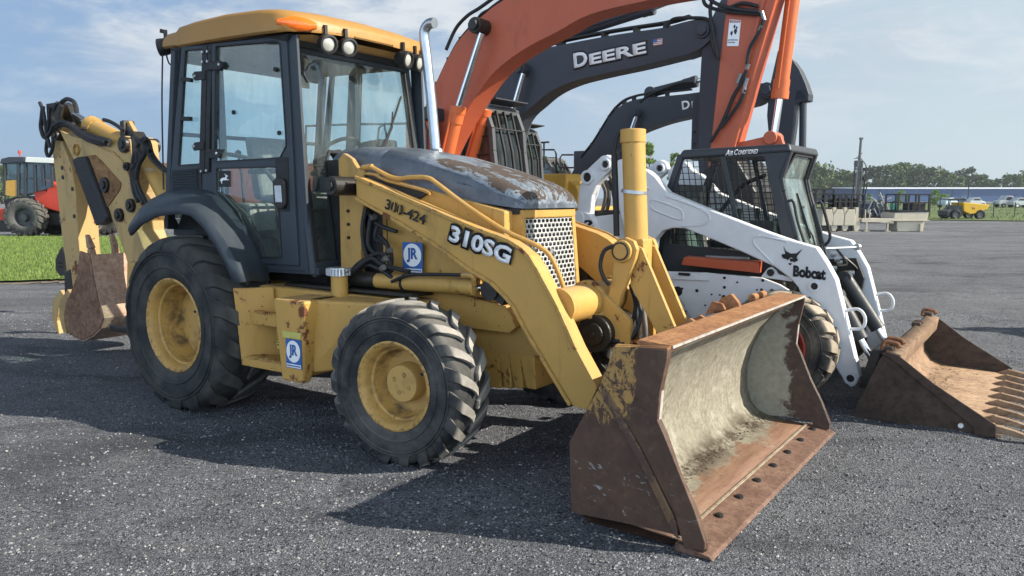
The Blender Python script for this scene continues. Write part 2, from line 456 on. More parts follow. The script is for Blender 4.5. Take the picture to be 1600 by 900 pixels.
# loose stones, uncountable: one object
def stone_mat(name):
    t = NT(name); v = t.node('ShaderNodeTexVoronoi', {'Vector': t.v, 'Scale': 38.0}); r = t.xyz(v.outputs['Color'])[0]
    c = t.mix(t.ramp(r, 0, .8), (.055, .057, .063), (.24, .24, .25)); c = t.mix(t.ramp(r, .94, .98), c, (.38, .37, .34)); t.set(Base_Color=c, Roughness=.85, Specular_IOR_Level=.25); return t.m
sm_ = M('loose_stone', stone_mat)
bm = B(); rnd = random.Random(3)
import array
for k in range(42000):
    d = 2.35 + 8.5 * rnd.random() ** 1.35; a = R(rnd.uniform(-37, 37)); x, y = d * math.tan(a), d
    s = (.0025 + .0075 * rnd.random() ** 3) * (1 + .05 * d); z = ground_z(x, y) + s * .15
    q = rnd.random() * 6.28; cs, sn = math.cos(q), math.sin(q)
    vv = []
    for (px, py, pz) in ((1, 0, 0), (0, 1, .1), (-1, .1, 0), (0, -1, 0), (.15, .1, .7)):
        px *= s * rnd.uniform(.6, 1.3); py *= s * rnd.uniform(.6, 1.3); pz *= s
        vv.append(bm.verts.new((x + px * cs - py * sn, y + px * sn + py * cs, z + pz)))
    for i in range(4): bm.faces.new((vv[i], vv[(i + 1) % 4], vv[4]))
tag(obj('loose_gravel', bm, sm_), 'small loose stones scattered over the grey gravel yard', 'gravel', kind='stuff')

# ------------------------------------------------------------------ grass
def grass_mat(name):
    t = NT(name); n = t.noise(.7, 6, .6); f = t.noise(30, 4, .6)
    c = t.mix(t.ramp(n, .3, .7), (.095, .155, .032), (.145, .215, .05)); c = t.mix(t.ramp(f, .4, .8, 0, .6), c, (.26, .30, .10))
    t.set(Base_Color=c, Roughness=.75, Specular_IOR_Level=.2, Normal=t.bump(f, .05, .6)); return t.m
grm = M('grass', grass_mat)
GF = plain('far_grass', (.085, .125, .030), .8, var=.35, scale=.5)
def grass_strip(name, pts, z, dens, hgt, label, seed=1, mat=None):
    bm = B(); vs = [bm.verts.new((x, y, z)) for x, y in pts]; bm.faces.new(vs)
    r = random.Random(seed); x0 = min(p[0] for p in pts); x1 = max(p[0] for p in pts); y0 = min(p[1] for p in pts); y1 = max(p[1] for p in pts)
    def inside(x, y):
        c = False
        for (ax, ay), (bx, by) in zip(pts, pts[1:] + pts[:1]):
            if (ay > y) != (by > y) and x < (bx - ax) * (y - ay) / (by - ay) + ax: c = not c
        return c
    n = 0
    while n < dens:
        x, y = r.uniform(x0, x1), y0 + (y1 - y0) * r.random() ** 1.6
        n += 1
        if not inside(x, y): continue
        a = r.random() * 3.14; h = hgt * r.uniform(.4, 1.2); w = hgt * .16; lx, ly = r.uniform(-.4, .4) * h, r.uniform(-.4, .4) * h
        v = [bm.verts.new((x - math.cos(a) * w, y - math.sin(a) * w, z)), bm.verts.new((x + math.cos(a) * w, y + math.sin(a) * w, z)), bm.verts.new((x + lx, y + ly, z + h))]
        bm.faces.new(v)
    tag(obj(name, bm, mat or grm), label, 'grass', kind='stuff')
def ragged(P, n=24, amp=.35, sd=0):
    out = []
    for i, (a, b) in enumerate(zip(P, P[1:] + P[:1])):
        for k in range(n): t_ = k / n; q = noise.noise(Vector((i * 7 + k * .9, sd, 0))) * amp * math.hypot(b[0] - a[0], b[1] - a[1]) ** .0; out.append((a[0] + (b[0] - a[0]) * t_, a[1] + (b[1] - a[1]) * t_ + q))
    return out
G1 = ragged([(-11.462, 13.183), (-8.667, 14.293), (-7.303, 14.861), (-5.062, 16.282), (-9.443, 30.524), (-26.34, 30.524)])
grass_strip('grass', G1, .05, 60000, .07, 'mown green grass strip left of the yellow backhoe loader')
G2 = [(28.251, 53.939), (36.341, 49.711), (56.18, 46.097), (247.36, 203.568), (32.981, 203.568), (12.709, 78.332), (31.772, 78.332)]
grass_strip('grass', G2, .04, 22000, .22, 'far green grass verge behind the yellow dumper', 2, GF)
# bare dusty edge between grass and gravel
t = rusty('bare_soil', (.16, .135, .105), (.20, .17, .13), (.07, .06, .05), .6)
bm = B(); e = [(x, y) for x, y in [(-11.151, 12.82), (-8.351, 13.766), (-7.081, 14.403), (-4.894, 15.735)]]; f = [(x, y + .02) for x, y in [(-11.707, 13.468), (-8.8, 14.515), (-7.419, 15.1), (-5.151, 16.569)]]
for i in range(3):
    for k in range(12):
        pass
def wob(a, b, n, amp, sd):
    return [(a[0] + (b[0] - a[0]) * i / n, a[1] + (b[1] - a[1]) * i / n + noise.noise(Vector((i * .7, sd, 0))) * amp) for i in range(n + 1)]
E1 = wob(e[0], e[3], 60, .5, 2); F1 = wob(f[0], f[3], 60, .25, 7)
v1 = [bm.verts.new((x, y, .010)) for x, y in E1]; v2 = [bm.verts.new((x, y + .1, .013)) for x, y in F1]
for i in range(60): bm.faces.new((v1[i], v1[i + 1], v2[i + 1], v2[i]))
tag(obj('bare_soil_edge', bm, t), kind='structure')

# ------------------------------------------------------------------ paints of the backhoe loader
YEL = paint('faded_yellow_paint', (.50, .288, .070), rust=.10, dirt=.42, rough=.48, edge=.014)
YELR = paint('rusting_yellow_paint', (.50, .288, .070), rust=.32, dirt=.55, rough=.5, edge=.018)
YELD = paint('oily_yellow_paint', (.45, .262, .070), rust=.15, dirt=1.0, rough=.5, edge=.014)
ROOF = paint('roof_paint', (.36, .185, .045), rust=0, dirt=.12, rough=.4)
CAB = paint('cab_grey_paint', (.030, .040, .051), rust=0, dirt=.12, rough=.42, dust=(.16, .17, .18))
BLK = plain('black_rubber', (.016, .016, .017), .6)
OIL = plain('oily_black_steel', (.018, .016, .014), .45, var=.5, scale=30)
CHR = plain('chromed_rod', (.75, .77, .80), .12, metal=1, var=.05, bump=0)
STL = plain('stainless_pipe', (.40, .43, .46), .30, metal=.9, var=.12, scale=6, bump=.05)
DKI = plain('dark_interior', (.030, .032, .034), .8)
SEAT = plain('seat_cloth', (.16, .16, .15), .9, scale=30)
AMB = plain('amber_lens', (.85, .16, .015), .15, var=.15, scale=60, spec=.6)
LENS = plain('lamp_lens', (.42, .42, .38), .25, var=.1, scale=50, spec=.7)
WHT = plain('white_vinyl', (.78, .78, .77), .4, var=.06)
BLU = plain('blue_vinyl', (.03, .11, .34), .4, var=.1)
INK = plain('black_ink', (.012, .012, .014), .5, var=.2)
ALU = plain('aluminium', (.55, .56, .57), .35, metal=.8, var=.15)
RUST = rusty('rusted_steel', (.13, .055, .028), (.26, .12, .055), (.05, .025, .018))
GLS = glass('cab_glass', (.905, .965, .955), dirt=.04)
def tyre_mat(name, col=(.021, .023, .025), dust=(.11, .10, .085), k=.5, rt=None):
    t = NT(name); n = t.noise(5, 8, .65); f = t.noise(30, 5, .6)
    c = t.mix(t.ramp(n, .40, .78, 0, k), col, dust); c = t.mix(t.ramp(f, .5, .8, 0, .25), c, tuple(x * 1.6 for x in col))
    c = t.mix(t.math('MULTIPLY', t.ramp(t.nz(), .15, .8), .35 * k * 2), c, dust)
    if rt:       # dust rubbed into the face of the tread blocks
        o = t.xyz(); rad = t.math('SQRT', t.math('ADD', t.math('POWER', o[0], 2.0), t.math('POWER', o[2], 2.0)))
        c = t.mix(t.math('MULTIPLY', t.ramp(rad, rt + .002, rt + .012), t.ramp(t.noise(11, 6, .7), .25, .6, .35, .95)), c, dust)
    t.set(Base_Color=c, Roughness=.82, Specular_IOR_Level=.25, Normal=t.bump(f, .004, .4, t.bump(n, .01, .3))); return t.m
TYR = tyre_mat('worn_tyre_rubber', dust=(.10, .097, .088), k=.75, rt=.628); TYF = tyre_mat('dusty_tyre_rubber', dust=(.32, .30, .265), k=.35, rt=.468)

bh = thing('backhoe_loader', 'faded yellow backhoe loader with dark grey cab, rusty front bucket and 310SG lettering', 'backhoe loader', (0, 0, 0))
# ---------------------------------------------------------------- wheels
def rim_paint(name, col, rr):
    t = NT(name); o = t.xyz(); rad = t.math('SQRT', t.math('ADD', t.math('POWER', o[0], 2.0), t.math('POWER', o[2], 2.0)))
    n = t.noise(9, 9, .7, .3); f = t.noise(34, 7, .7)
    c = t.mix(t.ramp(n, .35, .7, 0, .5), col, tuple(x * .72 for x in col))
    edge = t.math('MULTIPLY', t.ramp(rad, rr - .035, rr - .005), t.ramp(f, .50, .60)); c = t.mix(t.math('MULTIPLY', edge, .8), c, (.12, .055, .025))
    ring = t.math('MULTIPLY', t.ramp(rad, rr * .62, rr * .72), t.ramp(rad, rr * .92, rr * .80)); c = t.mix(t.math('MULTIPLY', ring, t.ramp(n, .45, .62, 0, .85)), c, (.085, .060, .030))
    c = t.mix(t.ramp(f, .66, .70), c, (.10, .045, .02)); c = t.mix(t.ramp(t.noise(4, 8, .7), .58, .72, 0, .6), c, (.10, .075, .04))
    t.set(Base_Color=c, Roughness=t.ramp(n, .3, .7, .45, .75), Normal=t.bump(f, .003, .3)); return t.m
RMR = rim_paint('rear_rim_paint', (.50, .30, .085), .335); RMF = rim_paint('front_rim_paint', (.50, .30, .085), .255)
def wheel(parent, c, side, Rt, W, rim, tm, rm, kw, disc, hub, steer=0, bolts=8, hubmat=None):
    """side -1: outer face towards -y"""
    p = bpy.data.objects.new('wheel', None); sc.collection.objects.link(p); p.parent = parent; p.location = Vector(c) - Vector(parent.get('off', (0, 0, 0)) if parent.get('off') else (0, 0, 0))
    p.rotation_euler = (0, 0, steer); p['local'] = 1
    def wobj(name, bm, mat, **k):
        return obj(name, bm, mat, p, **k)
    bm = B(); make_tyre(bm, (0, 0, 0), Rt, W, rim, **kw); 
    for fr_, wd_ in ((.30, .008), (.62, .006), (.70, .006)):
        rr_ = rim + (Rt - rim) * fr_; yy_ = side * (W / 2 * (1.0 if fr_ < .5 else 1.012)); spin(bm, [(yy_ - side * .006, rr_ - wd_), (yy_ + side * .007, rr_ - wd_ * .4), (yy_ + side * .007, rr_ + wd_ * .4), (yy_ - side * .006, rr_ + wd_)], (0, 0, 0), (0, 1, 0), 64)
    t = wobj('tyre', bm, tm, smooth=True, ang=32)
    bm = B(); cyl(bm, (rim * .80, side * W / 2 * .62, rim * .35), (rim * .78, side * W / 2 * .86, rim * .36), .009, n=8); wobj('valve_stem', bm, BLK)
    bm = B(); h = W / 2 * .84; s = side
    pr = [(s * h, rim - .012), (s * (h + .012), rim + .008), (s * (h + .018), rim - .004), (s * (h + .004), rim - .022), (s * (h - .02), rim - .034), (s * (h - .055), rim - .040), (s * (h - .065), rim - .052), (s * (h - .13), rim - .058), (s * (h - disc + .03), rim - .075), (s * (h - disc + .01), rim - .10), (s * (h - disc), rim * .60), (s * (h - disc - .004), rim * .35), (s * (h - disc), .0)]
    spin(bm, pr, (0, 0, 0), (0, 1, 0), 56)
    spin(bm, [(-s * h, rim), (-s * (h - .06), rim - .05), (-s * .02, rim - .06), (-s * .02, .02)], (0, 0, 0), (0, 1, 0), 40)
    wobj('rim', bm, rm, smooth=True, ang=30)
    bm = B()
    if hub:
        hr, hp = hub
        spin(bm, [(s * (h - disc), hr * 1.06), (s * (h - disc + hp - .012), hr * 1.0), (s * (h - disc + hp), hr * .95), (s * (h - disc + hp), .001)], (0, 0, 0), (0, 1, 0), 36)
        wobj('hub', bm, rm, smooth=True, ang=30)
        bm = B()
        for k in range(4):
            a = 1.2 + k * math.pi / 2; q = Vector((math.cos(a) * hr * .5, s * (h - disc + hp - .001), math.sin(a) * hr * .5))
            cyl(bm, q, q + Vector((0, s * .004, 0)), .016, .013, 12)
        wobj('hub_plug', bm, YELD)
        bm = B()
    rb = rim * .56 if hub else rim * .42
    for k in range(bolts):
        a = 2 * math.pi * (k + .3) / bolts; q = Vector((math.cos(a) * rb, s * (h - disc), math.sin(a) * rb)); bolt(bm, q, (0, s, 0), .015, .022)
    wobj('wheel_bolt', bm, YELD)
    return p
RK = dict(lugs=17, lh=.024, lw=.075, skew=.34, wrap=.9, n=80); FK = dict(lugs=19, lh=.030, lw=.042, skew=.30, wrap=.95, n=80)
for s in (-1, 1):
    wheel(bh, (0, s * .80, .625), s, .625, .50, .335, TYR, RMR, RK, .30, None, bolts=10)
    wheel(bh, (2.13, s * .86, .47), s, .462, .33, .255, TYF, RMF, FK, .19, (.112, .12), steer=R(4.5))
# ---------------------------------------------------------------- frame, axle, tank and steps
bm = B()
plate(bm, [(-.5, .55), (.3, .50), (1.0, .58), (2.35, .58), (2.72, .60), (2.72, .80), (2.50, .90), (1.9, .93), (.6, .93), (-.5, 1.02)], -.36, .36)
obj('frame', bm, YELD, bh, bevel=.01)
bm = B()
plate(bm, [(1.459, 0.952), (2.071, 0.951), (2.515, 0.896), (2.561, 0.846), (2.585, 0.771), (2.543, 0.736), (2.222, 0.737), (2.069, 0.739), (1.454, 0.751)], -.42, -.36)
obj('frame_rail', bm, YELR, bh, bevel=.006)
bm = B(); box(bm, 2.02, 2.24, -.72, .72, .38, .56); cyl(bm, (2.13, -.15, .45), (2.13, .15, .45), .17, n=20)
obj('front_axle', bm, OIL, bh, bevel=.02)
bm = B(); box(bm, -.16, .16, -.62, .62, .48, .80); obj('rear_axle', bm, OIL, bh, bevel=.03)
# nose block below the radiator (stacked plates)
bm = B()
z = .36
for i, (a, b) in enumerate([(2.28, 2.42), (2.425, 2.50), (2.505, 2.585), (2.59, 2.68)]):
    hexa(bm, [(a + .02, -.34, z + .01 * i), (b, -.34, z + .01 * i), (b, .34, z + .01 * i), (a + .02, .34, z + .01 * i)], [(a - .02, -.36, .60), (b, -.36, .60 + .004 * i), (b, .36, .60), (a - .02, .36, .60)])
obj('front_counterweight', bm, YELR, bh, bevel=.008)
bm = B()
hexa(bm, [(.60, -.70, .44), (1.95, -.60, .48), (1.95, -.36, .48), (.60, -.36, .44)], [(.56, -.70, .925), (2.0, -.60, .90), (2.0, -.36, .90), (.56, -.36, .925)])
hexa(bm, [(1.31, -.93, .42), (1.62, -.80, .47), (1.62, -.5, .47), (1.31, -.5, .42)], [(1.31, -.92, .90), (1.80, -.80, .90), (1.80, -.5, .90), (1.31, -.5, .90)])
obj('fuel_tank', bm, YEL, bh, bevel=.018)
bm = B()
hexa(bm, [(.66, -.93, .405), (.675, -.94, .405), (.80, -.71, .42), (.79, -.70, .42)], [(.58, -.92, .925), (.595, -.93, .925), (.74, -.71, .92), (.73, -.70, .92)])
box(bm, .66, 1.32, -.93, -.69, .400, .420); box(bm, .665, 1.32, -.935, -.925, .400, .455)
obj('step_well', bm, YELR, bh, bevel=.004)
for zz in (.755, .452):
    bm = B(); x0 = .68 if zz > .6 else .69
    box(bm, x0, 1.2, -.86 if zz > .6 else -.93, -.71, zz - (.075 if zz > .6 else .03), zz)
    for k in range(22):       # serrated grip edge
        x = x0 + .02 + k * .023
        hexa(bm, [(x, -.86 if zz > .6 else -.925, zz), (x + .018, -.86 if zz > .6 else -.925, zz), (x + .018, -.80, zz), (x, -.80, zz)], [(x + .006, -.85 if zz > .6 else -.915, zz + .016), (x + .010, -.85 if zz > .6 else -.915, zz + .016), (x + .010, -.81, zz + .016), (x + .006, -.81, zz + .016)])
    obj('step', bm, YELR, bh)
bm = B()
hexa(bm, [(1.16, -1.00, .375), (1.36, -1.00, .375), (1.36, -.93, .375), (1.16, -.93, .375)], [(1.10, -1.00, .90), (1.40, -1.00, .90), (1.40, -.70, .90), (1.10, -.70, .90)])
obj('battery_box', bm, YELR, bh, bevel=.015)
bm = B(); box(bm, .75, 1.95, -.62, -.30, .925, .945); obj('tank_top_plate', bm, OIL, bh, bevel=.003)
bm = B(); NP = [(1.35, -0.72, 0.923)][0]
cyl(bm, (NP[0], -.66, .90), (NP[0], -.66, 1.035), .055, n=24); nk = obj('filler_neck', bm, YELR, bh, smooth=True)
bm = B(); cyl(bm, (NP[0], -.66, 1.035), (NP[0], -.66, 1.085), .078, .074, 28)
for k in range(22):
    a = k * 2 * math.pi / 22; box(bm, NP[0] + math.cos(a) * .078 - .005, NP[0] + math.cos(a) * .078 + .005, -.66 + math.sin(a) * .078 - .005, -.66 + math.sin(a) * .078 + .005, 1.038, 1.080)
obj('filler_cap', bm, ALU, nk, smooth=True)
# stickers: blue dealer sign with JR monogram
def jr_sign(p, w, h, yy, lean=0):
    x, z = p; X = Vector((1, 0, lean)).normalized(); Z = Vector((0, 0, 1)); o0 = Vector((x, yy, z))
    bm = B(); hexa(bm, [o0, o0 + X * w, o0 + X * w + Vector((0, -.004, 0)), o0 + Vector((0, -.004, 0))], [q + Z * h for q in (o0, o0 + X * w, o0 + X * w + Vector((0, -.004, 0)), o0 + Vector((0, -.004, 0)))])
    s = obj('dealer_sign', bm, BLU, bh)
    bm = B(); c = o0 + X * w / 2 + Z * h * .58; ring = []
    for k in range(32):
        a = k * math.pi / 16; ring.append(c + X * math.cos(a) * w * .45 + Z * math.sin(a) * h * .38 + Vector((0, -.006, 0)))
    f = bm.faces.new([bm.verts.new(q) for q in ring])
    g = [o0 + X * .004 + Z * .004 + Vector((0, -.006, 0)), o0 + X * (w - .004) + Z * .004 + Vector((0, -.006, 0))]
    bm.faces.new([bm.verts.new(q) for q in (g[0], g[1], g[1] + Z * h * .12, g[0] + Z * h * .12)])
    obj('sign_disc', bm, WHT, s)
    text('monogram', 'JR', s, BLU, c - X * w * .27 - Z * h * .24 + Vector((0, -.0065, 0)), X, Z, w * .54, h * .48, bold=.035)
    text('sign_line', 'CONSTRUCTION EQUIPMENT', s, BLU, g[0] + X * w * .03 + Z * h * .03 + Vector((0, -.001, 0)), X, Z, w * .9, h * .055)
A = [(1.221, 0.469), (1.422, 0.494), (1.23, 0.656)]; jr_sign((A[0][0], A[0][1]), .145, .185, -1.003)
A = [(1.718, 1.059), (1.888, 1.068), (1.722, 1.255)]; jr_sign((A[0][0], A[0][1]), A[1][0] - A[0][0], A[2][1] - A[0][1], -.445)
wy = plain('warning_yellow', (.50, .46, .12), .5, var=.15)
bm = B(); box(bm, .80, .925, -.742, -.738, .50, .665); wl_ = obj('warning_label', bm, wy, bh)
text('warning_text', 'WARNING', wl_, INK, (.805, -.743, .63), (1, 0, 0), (0, 0, 1), .12, .022, bold=.03)
for k in range(5): text('warning_text', 'KEEP CLEAR OF STEP', wl_, INK, (.807, -.743, .602 - k * .02), (1, 0, 0), (0, 0, 1), .09 + .01 * (k % 2), .010)
bm = B(); box(bm, 1.19, 1.36, -1.006, -1.002, .66, .70); obj('faded_label', bm, wy, bh)
# ---------------------------------------------------------------- engine sides, tower, nose
bm = B()
plate(bm, [(1.50, .93), (2.50, .93), (2.50, 1.46), (1.50, 1.68)], -.41, .41); obj('engine_side_panel', bm, YEL, bh, bevel=.012)
bm = B(); box(bm, 1.545, 1.551, -.4125, -.409, .94, 1.60); box(bm, 1.56, 2.49, -.4125, -.409, 1.02, 1.026); obj('panel_seam', bm, INK, bh)
bm = B()
for x_b, z_b in ((1.60, 1.50), (1.60, 1.10), (2.44, 1.10), (2.44, 1.36), (2.0, 1.08)): bolt(bm, (x_b, -.41, z_b), (0, -1, 0), .011, .008)
obj('panel_bolt', bm, YELD, bh)
bm = B()   # bright rear cowl slat with dark vent
VP = [(1.541, 1.66), (1.9, 1.555), (1.845, 1.511), (1.482, 1.615)]
VQ = [(1.372, 1.713), (1.546, 1.668), (1.941, 1.551), (1.822, 1.502), (1.31, 1.654)]
plate(bm, [(1.394, 1.67), (1.614, 1.642), (1.941, 1.575), (1.845, 1.531), (1.405, 1.624)], -.43, -.40); vt = obj('engine_vent', bm, DKI, bh, bevel=.003)
bm = B()
for k in range(7):
    t_ = k / 6; a = Vector((1.22 + .02 * t_, -.437, 1.68 - .013 * k)); bar(bm, (1.3, -.436, 1.655 - .016 * k), (1.85 - .05 * k, -.436, 1.54 - .005 * k), .006, .006)
obj('vent_slats', bm, BLK, vt)
bm = B()
for s in (-1, 1):
    plate(bm, [(1.15, .90), (1.34, .90), (1.36, 1.40), (1.40, 1.56), (1.36, 1.70), (1.28, 1.80), (1.20, 1.84), (1.15, 1.80)], s * .44 - .02, s * .44 + .02)
tw = obj('loader_tower', bm, YELD, bh, bevel=.008)
bm = B()
for zz in (1.45, 1.36, 1.27): cyl(bm, (1.24, -.455, zz), (1.24, -.475, zz), .012, n=8)
cyl(bm, (1.33, -.70, 1.615), (1.33, -.40, 1.615), .062, n=28); cyl(bm, (1.33, -.715, 1.615), (1.33, -.70, 1.615), .034, n=6)
cyl(bm, (1.33, .40, 1.615), (1.33, .70, 1.615), .062, n=28)
obj('loader_pivot_pin', bm, OIL, bh, bevel=.006)
bm = B(); box(bm, 1.10, 1.52, -.36, .36, .93, 1.62); hexa(bm, [(.985, -.385, 1.06), (1.14, -.385, 1.06), (1.14, .385, 1.06), (.985, .385, 1.06)], [(.93, -.385, 1.80), (1.14, -.385, 1.80), (1.14, .385, 1.80), (.93, .385, 1.80)]); obj('engine_bay', bm, BLK, bh)
# hood
HM = NT('peeling_grey_hood'); t = HM
x_, y_, z_ = t.xyz()[0], t.xyz()[1], t.xyz()[2]
n1 = t.noise(13, 10, .75, .4, sc3=(.6, 1.4, 1)); n2 = t.noise(4.2, 8, .68, .8, sc3=(.6, 1.5, 1))
area = t.math('MULTIPLY', t.ramp(x_, 1.70, 2.05), t.ramp(t.math('ADD', t.nz(), t.math('MULTIPLY', t.ramp(x_, 2.2, 2.5), .5)), .45, .8))
pl = t.ramp(t.math('ADD', t.math('MULTIPLY', n2, .60), t.math('MULTIPLY', n1, .50)), .46, .60)
e1 = t.ramp(t.math('MULTIPLY', area, pl), .08, .16); e1 = t.math('MULTIPLY', e1, t.ramp(t.noise(19, 9, .75, .3, sc3=(.5, 1.3, 1)), .38, .56, .15, 1)); e2 = t.ramp(t.math('ADD', t.math('MULTIPLY', area, pl), t.math('MULTIPLY', t.noise(24, 8, .75), .25)), .66, .69)
base = t.mix(t.ramp(t.noise(11, 7, .7), .35, .7), (.065, .080, .100), (.115, .135, .165))
sh = t.ramp(t.noise(46, 4, .6), .60, .66); base = t.mix(t.math('MULTIPLY', sh, .5), base, (.02, .022, .026))
cc = t.mix(e1, base, (.20, .235, .27)); cc = t.mix(e2, cc, (.062, .045, .036))
t.set(Base_Color=cc, Roughness=t.ramp(e2, 0, 1, .38, .9), Specular_IOR_Level=.45, Normal=t.bump(t.math('MULTIPLY', e2, -1), .004, .7, t.bump(t.noise(16, 6), .006, .35)))
def hood_sec(x, hw, zb, zt, rr=.09):
    P = [(x, -hw, zb), (x, -hw, zb + .5 * (zt - zb)), (x, -hw + .012, zt - rr)]
    for k in range(1, 6):
        a = math.pi / 2 * k / 6; P.append((x, -hw + .012 + rr * (1 - math.cos(a)), zt - rr + rr * math.sin(a)))
    P.append((x, -hw + rr + .06, zt + .006)); P.append((x, 0, zt + .02))
    return P + [(a, -b, c) for a, b, c in P[-2::-1]]
bm = B()
secs = [hood_sec(*q) for q in [(.955, .355, 1.60, 1.845), (1.0, .375, 1.60, 1.865), (1.20, .385, 1.67, 1.885), (1.45, .385, 1.640, 1.865), (1.47, .38, 1.636, 1.855), (1.49, .385, 1.632, 1.863), (1.80, .382, 1.570, 1.81), (2.10, .375, 1.530, 1.735), (2.30, .365, 1.508, 1.675), (2.42, .355, 1.492, 1.640), (2.50, .345, 1.482, 1.605), (2.555, .325, 1.476, 1.57, .06), (2.58, .31, 1.474, 1.53, .03)]]
rg = loft(bm, secs); bm.faces.new(rg[-1]); bm.faces.new(rg[0])
obj('hood', bm, HM.m, bh, smooth=True, ang=40)
bm = B()   # black seam below the hood
box(bm, 1.16, 2.545, -.33, .33, 1.44, 1.476); obj('hood_seal', bm, BLK, bh)
# nose: columns, brow and perforated grille
bm = B()
for s in (-1, 1):
    hexa(bm, [(2.40, s * .335, .88), (2.60, s * .335, .88), (2.60, s * .29, .88), (2.40, s * .29, .88)], [(2.40, s * .335, 1.45), (2.56, s * .315, 1.45), (2.56, s * .27, 1.45), (2.40, s * .29, 1.45)])
box(bm, 2.40, 2.565, -.315, .315, 1.415, 1.468); box(bm, 2.36, 2.41, -.38, .38, .86, 1.45); box(bm, 2.40, 2.60, -.29, .29, .84, .90)
obj('radiator_surround', bm, YEL, bh, bevel=.008)
bm = B(); rows, cols = 17, 12
GX = lambda z: 2.592 - .035 * (z - .90) / .5
cw = .56 / cols; chh = .505 / rows
for r_ in range(rows):
    for c_ in range(-1, cols + 1):
        cy_ = -.28 + (c_ + .5 + (.5 if r_ % 2 else 0)) * cw; cz_ = .905 + (r_ + .5) * chh
        y0, y1, z0, z1 = cy_ - cw / 2, cy_ + cw / 2, cz_ - chh / 2, cz_ + chh / 2
        y0, y1 = max(y0, -.28), min(y1, .28)
        if y1 - y0 < .008: continue
        my = (y0 + y1) / 2; a = (y1 - y0) / 2 * .80; b = chh / 2 * .80
        O_ = [(y0, z0), (my, z0), (y1, z0), (y1, cz_), (y1, z1), (my, z1), (y0, z1), (y0, cz_)]
        I_ = [(my - a * .8, cz_ - b), (my, cz_ - b), (my + a * .8, cz_ - b), (my + a, cz_), (my + a * .8, cz_ + b), (my, cz_ + b), (my - a * .8, cz_ + b), (my - a, cz_)]
        vo = [bm.verts.new((GX(q[1]), q[0], q[1])) for q in O_]; vi = [bm.verts.new((GX(q[1]) - .003, q[0], q[1])) for q in I_]
        for k in range(8): bm.faces.new((vo[k], vo[(k + 1) % 8], vi[(k + 1) % 8], vi[k]))
GRM = plain('grille_grey', (.50, .51, .50), .5, var=.2, scale=8)
gr = obj('radiator_grille', bm, GRM, bh, solid=.004)
bm = B(); box(bm, 2.50, 2.53, -.28, .28, .90, 1.41); obj('radiator_core', bm, DKI, bh)
bm = B()
for k in range(24): pass
spin(bm, [(0, .001), (.006, .030), (.010, .030), (.012, .001)], (2.57, -.0, 1.18), (1, 0, 0), 24)
for v in bm.verts: v.co.z = 1.18 + (v.co.z - 1.18) * 1.35
obj('grille_badge', bm, ALU, gr)
# leaping deer emblem as a flat outline
DEER = [(.02, .35), (.12, .42), (.2, .55), (.42, .60), (.6, .62), (.68, .72), (.62, .86), (.5, .98), (.58, .95), (.66, .85), (.7, .98), (.74, .84), (.86, .80), (.94, .74), (.86, .71), (.78, .66), (.76, .52), (.86, .42), (.98, .46), (1.0, .42), (.86, .34), (.70, .40), (.62, .34), (.42, .38), (.34, .30), (.22, .16), (.30, .06), (.24, .04), (.14, .16), (.22, .32), (.10, .28)]
def deer(parent, o0, X, Z, w, h, mat, off=-.003):
    bm = B(); tri = tessellate_polygon([[Vector((a, b, 0)) for a, b in DEER]]); vs = [bm.verts.new(Vector(o0) + Vector(X) * a * w + Vector(Z) * b * h) for a, b in DEER]
    for q in tri: bm.faces.new([vs[i] for i in q])
    return obj('deer_emblem', bm, mat, parent)
deer(gr, (2.586, -.022, 1.15), (0, 1, 0), (0, 0, 1), .042, .062, INK)
# exhaust stack
EX = [(1.47, 1.829), (1.459, 1.875), (1.422, 2.223), (1.384, 2.519), (1.362, 2.669), (1.369, 2.74), (1.412, 2.774), (1.46, 2.773)]
bm = B(); tube(bm, [(x, .20, z) for x, z in EX], .037, 16, 5)
spin(bm, [(-.05, .07), (0, .068), (.03, .048), (.05, .042)], (EX[0][0], .20, EX[0][1] + .01), (0, 0, 1), 24)
ex = obj('exhaust_stack', bm, STL, bh, smooth=True, ang=50)
# ---------------------------------------------------------------- loader arms
AT = [(1.441, 1.671), (1.711, 1.587), (1.956, 1.508), (2.208, 1.425), (2.451, 1.351), (2.566, 1.321), (2.655, 1.295), (2.725, 1.261), (2.786, 1.217), (2.837, 1.151), (2.9, 1.059), (2.976, 0.944), (3.095, 0.726), (3.228, 0.528), (3.167, 0.396), (3.066, 0.409), (2.928, 0.588), (2.778, 0.786), (2.682, 0.928), (2.624, 0.982), (2.528, 1.054), (2.37, 1.12), (2.206, 1.208), (2.086, 1.269), (1.794, 1.396), (1.443, 1.535)]
def arm(s):
    y0, y1 = (-.58, -.47) if s < 0 else (.47, .58)
    bm = B(); plate(bm, AT, y0, y1); a = obj('loader_arm', bm, YEL, bh, bevel=.004)
    # raised flange lips that run along the edges
    bm = B()
    yo = -.588 if s < 0 else .588
    top = [Vector((x, yo, z)) for x, z in AT[:13]]; bot = [Vector((x, yo, z)) for x, z in AT[15:]]
    for P in (top, bot):
        for p, q in zip(P, P[1:]): bar(bm, p, q + (q - p).normalized() * .004, .022, .014, (0, 1, 0))
    obj('arm_flange', bm, YELR, a, bevel=.003)
    return a
arm(-1); arm(1)
AX = Vector((AT[4][0] - AT[1][0], 0, AT[4][1] - AT[1][1])).normalized()
AZ = Vector((0, -1, 0)).cross(AX) * -1
AZ = Vector((-AX.z, 0, AX.x))
N0 = [(1.703, -0.592, 1.471), (2.032, -0.592, 1.373), (1.705, -0.592, 1.519)]
text('stencilled_number', '300-424', bh, INK, N0[0], Vector(N0[1]) - Vector(N0[0]), AZ, (Vector(N0[1]) - Vector(N0[0])).length, .066, ext=.0015, bold=.02)
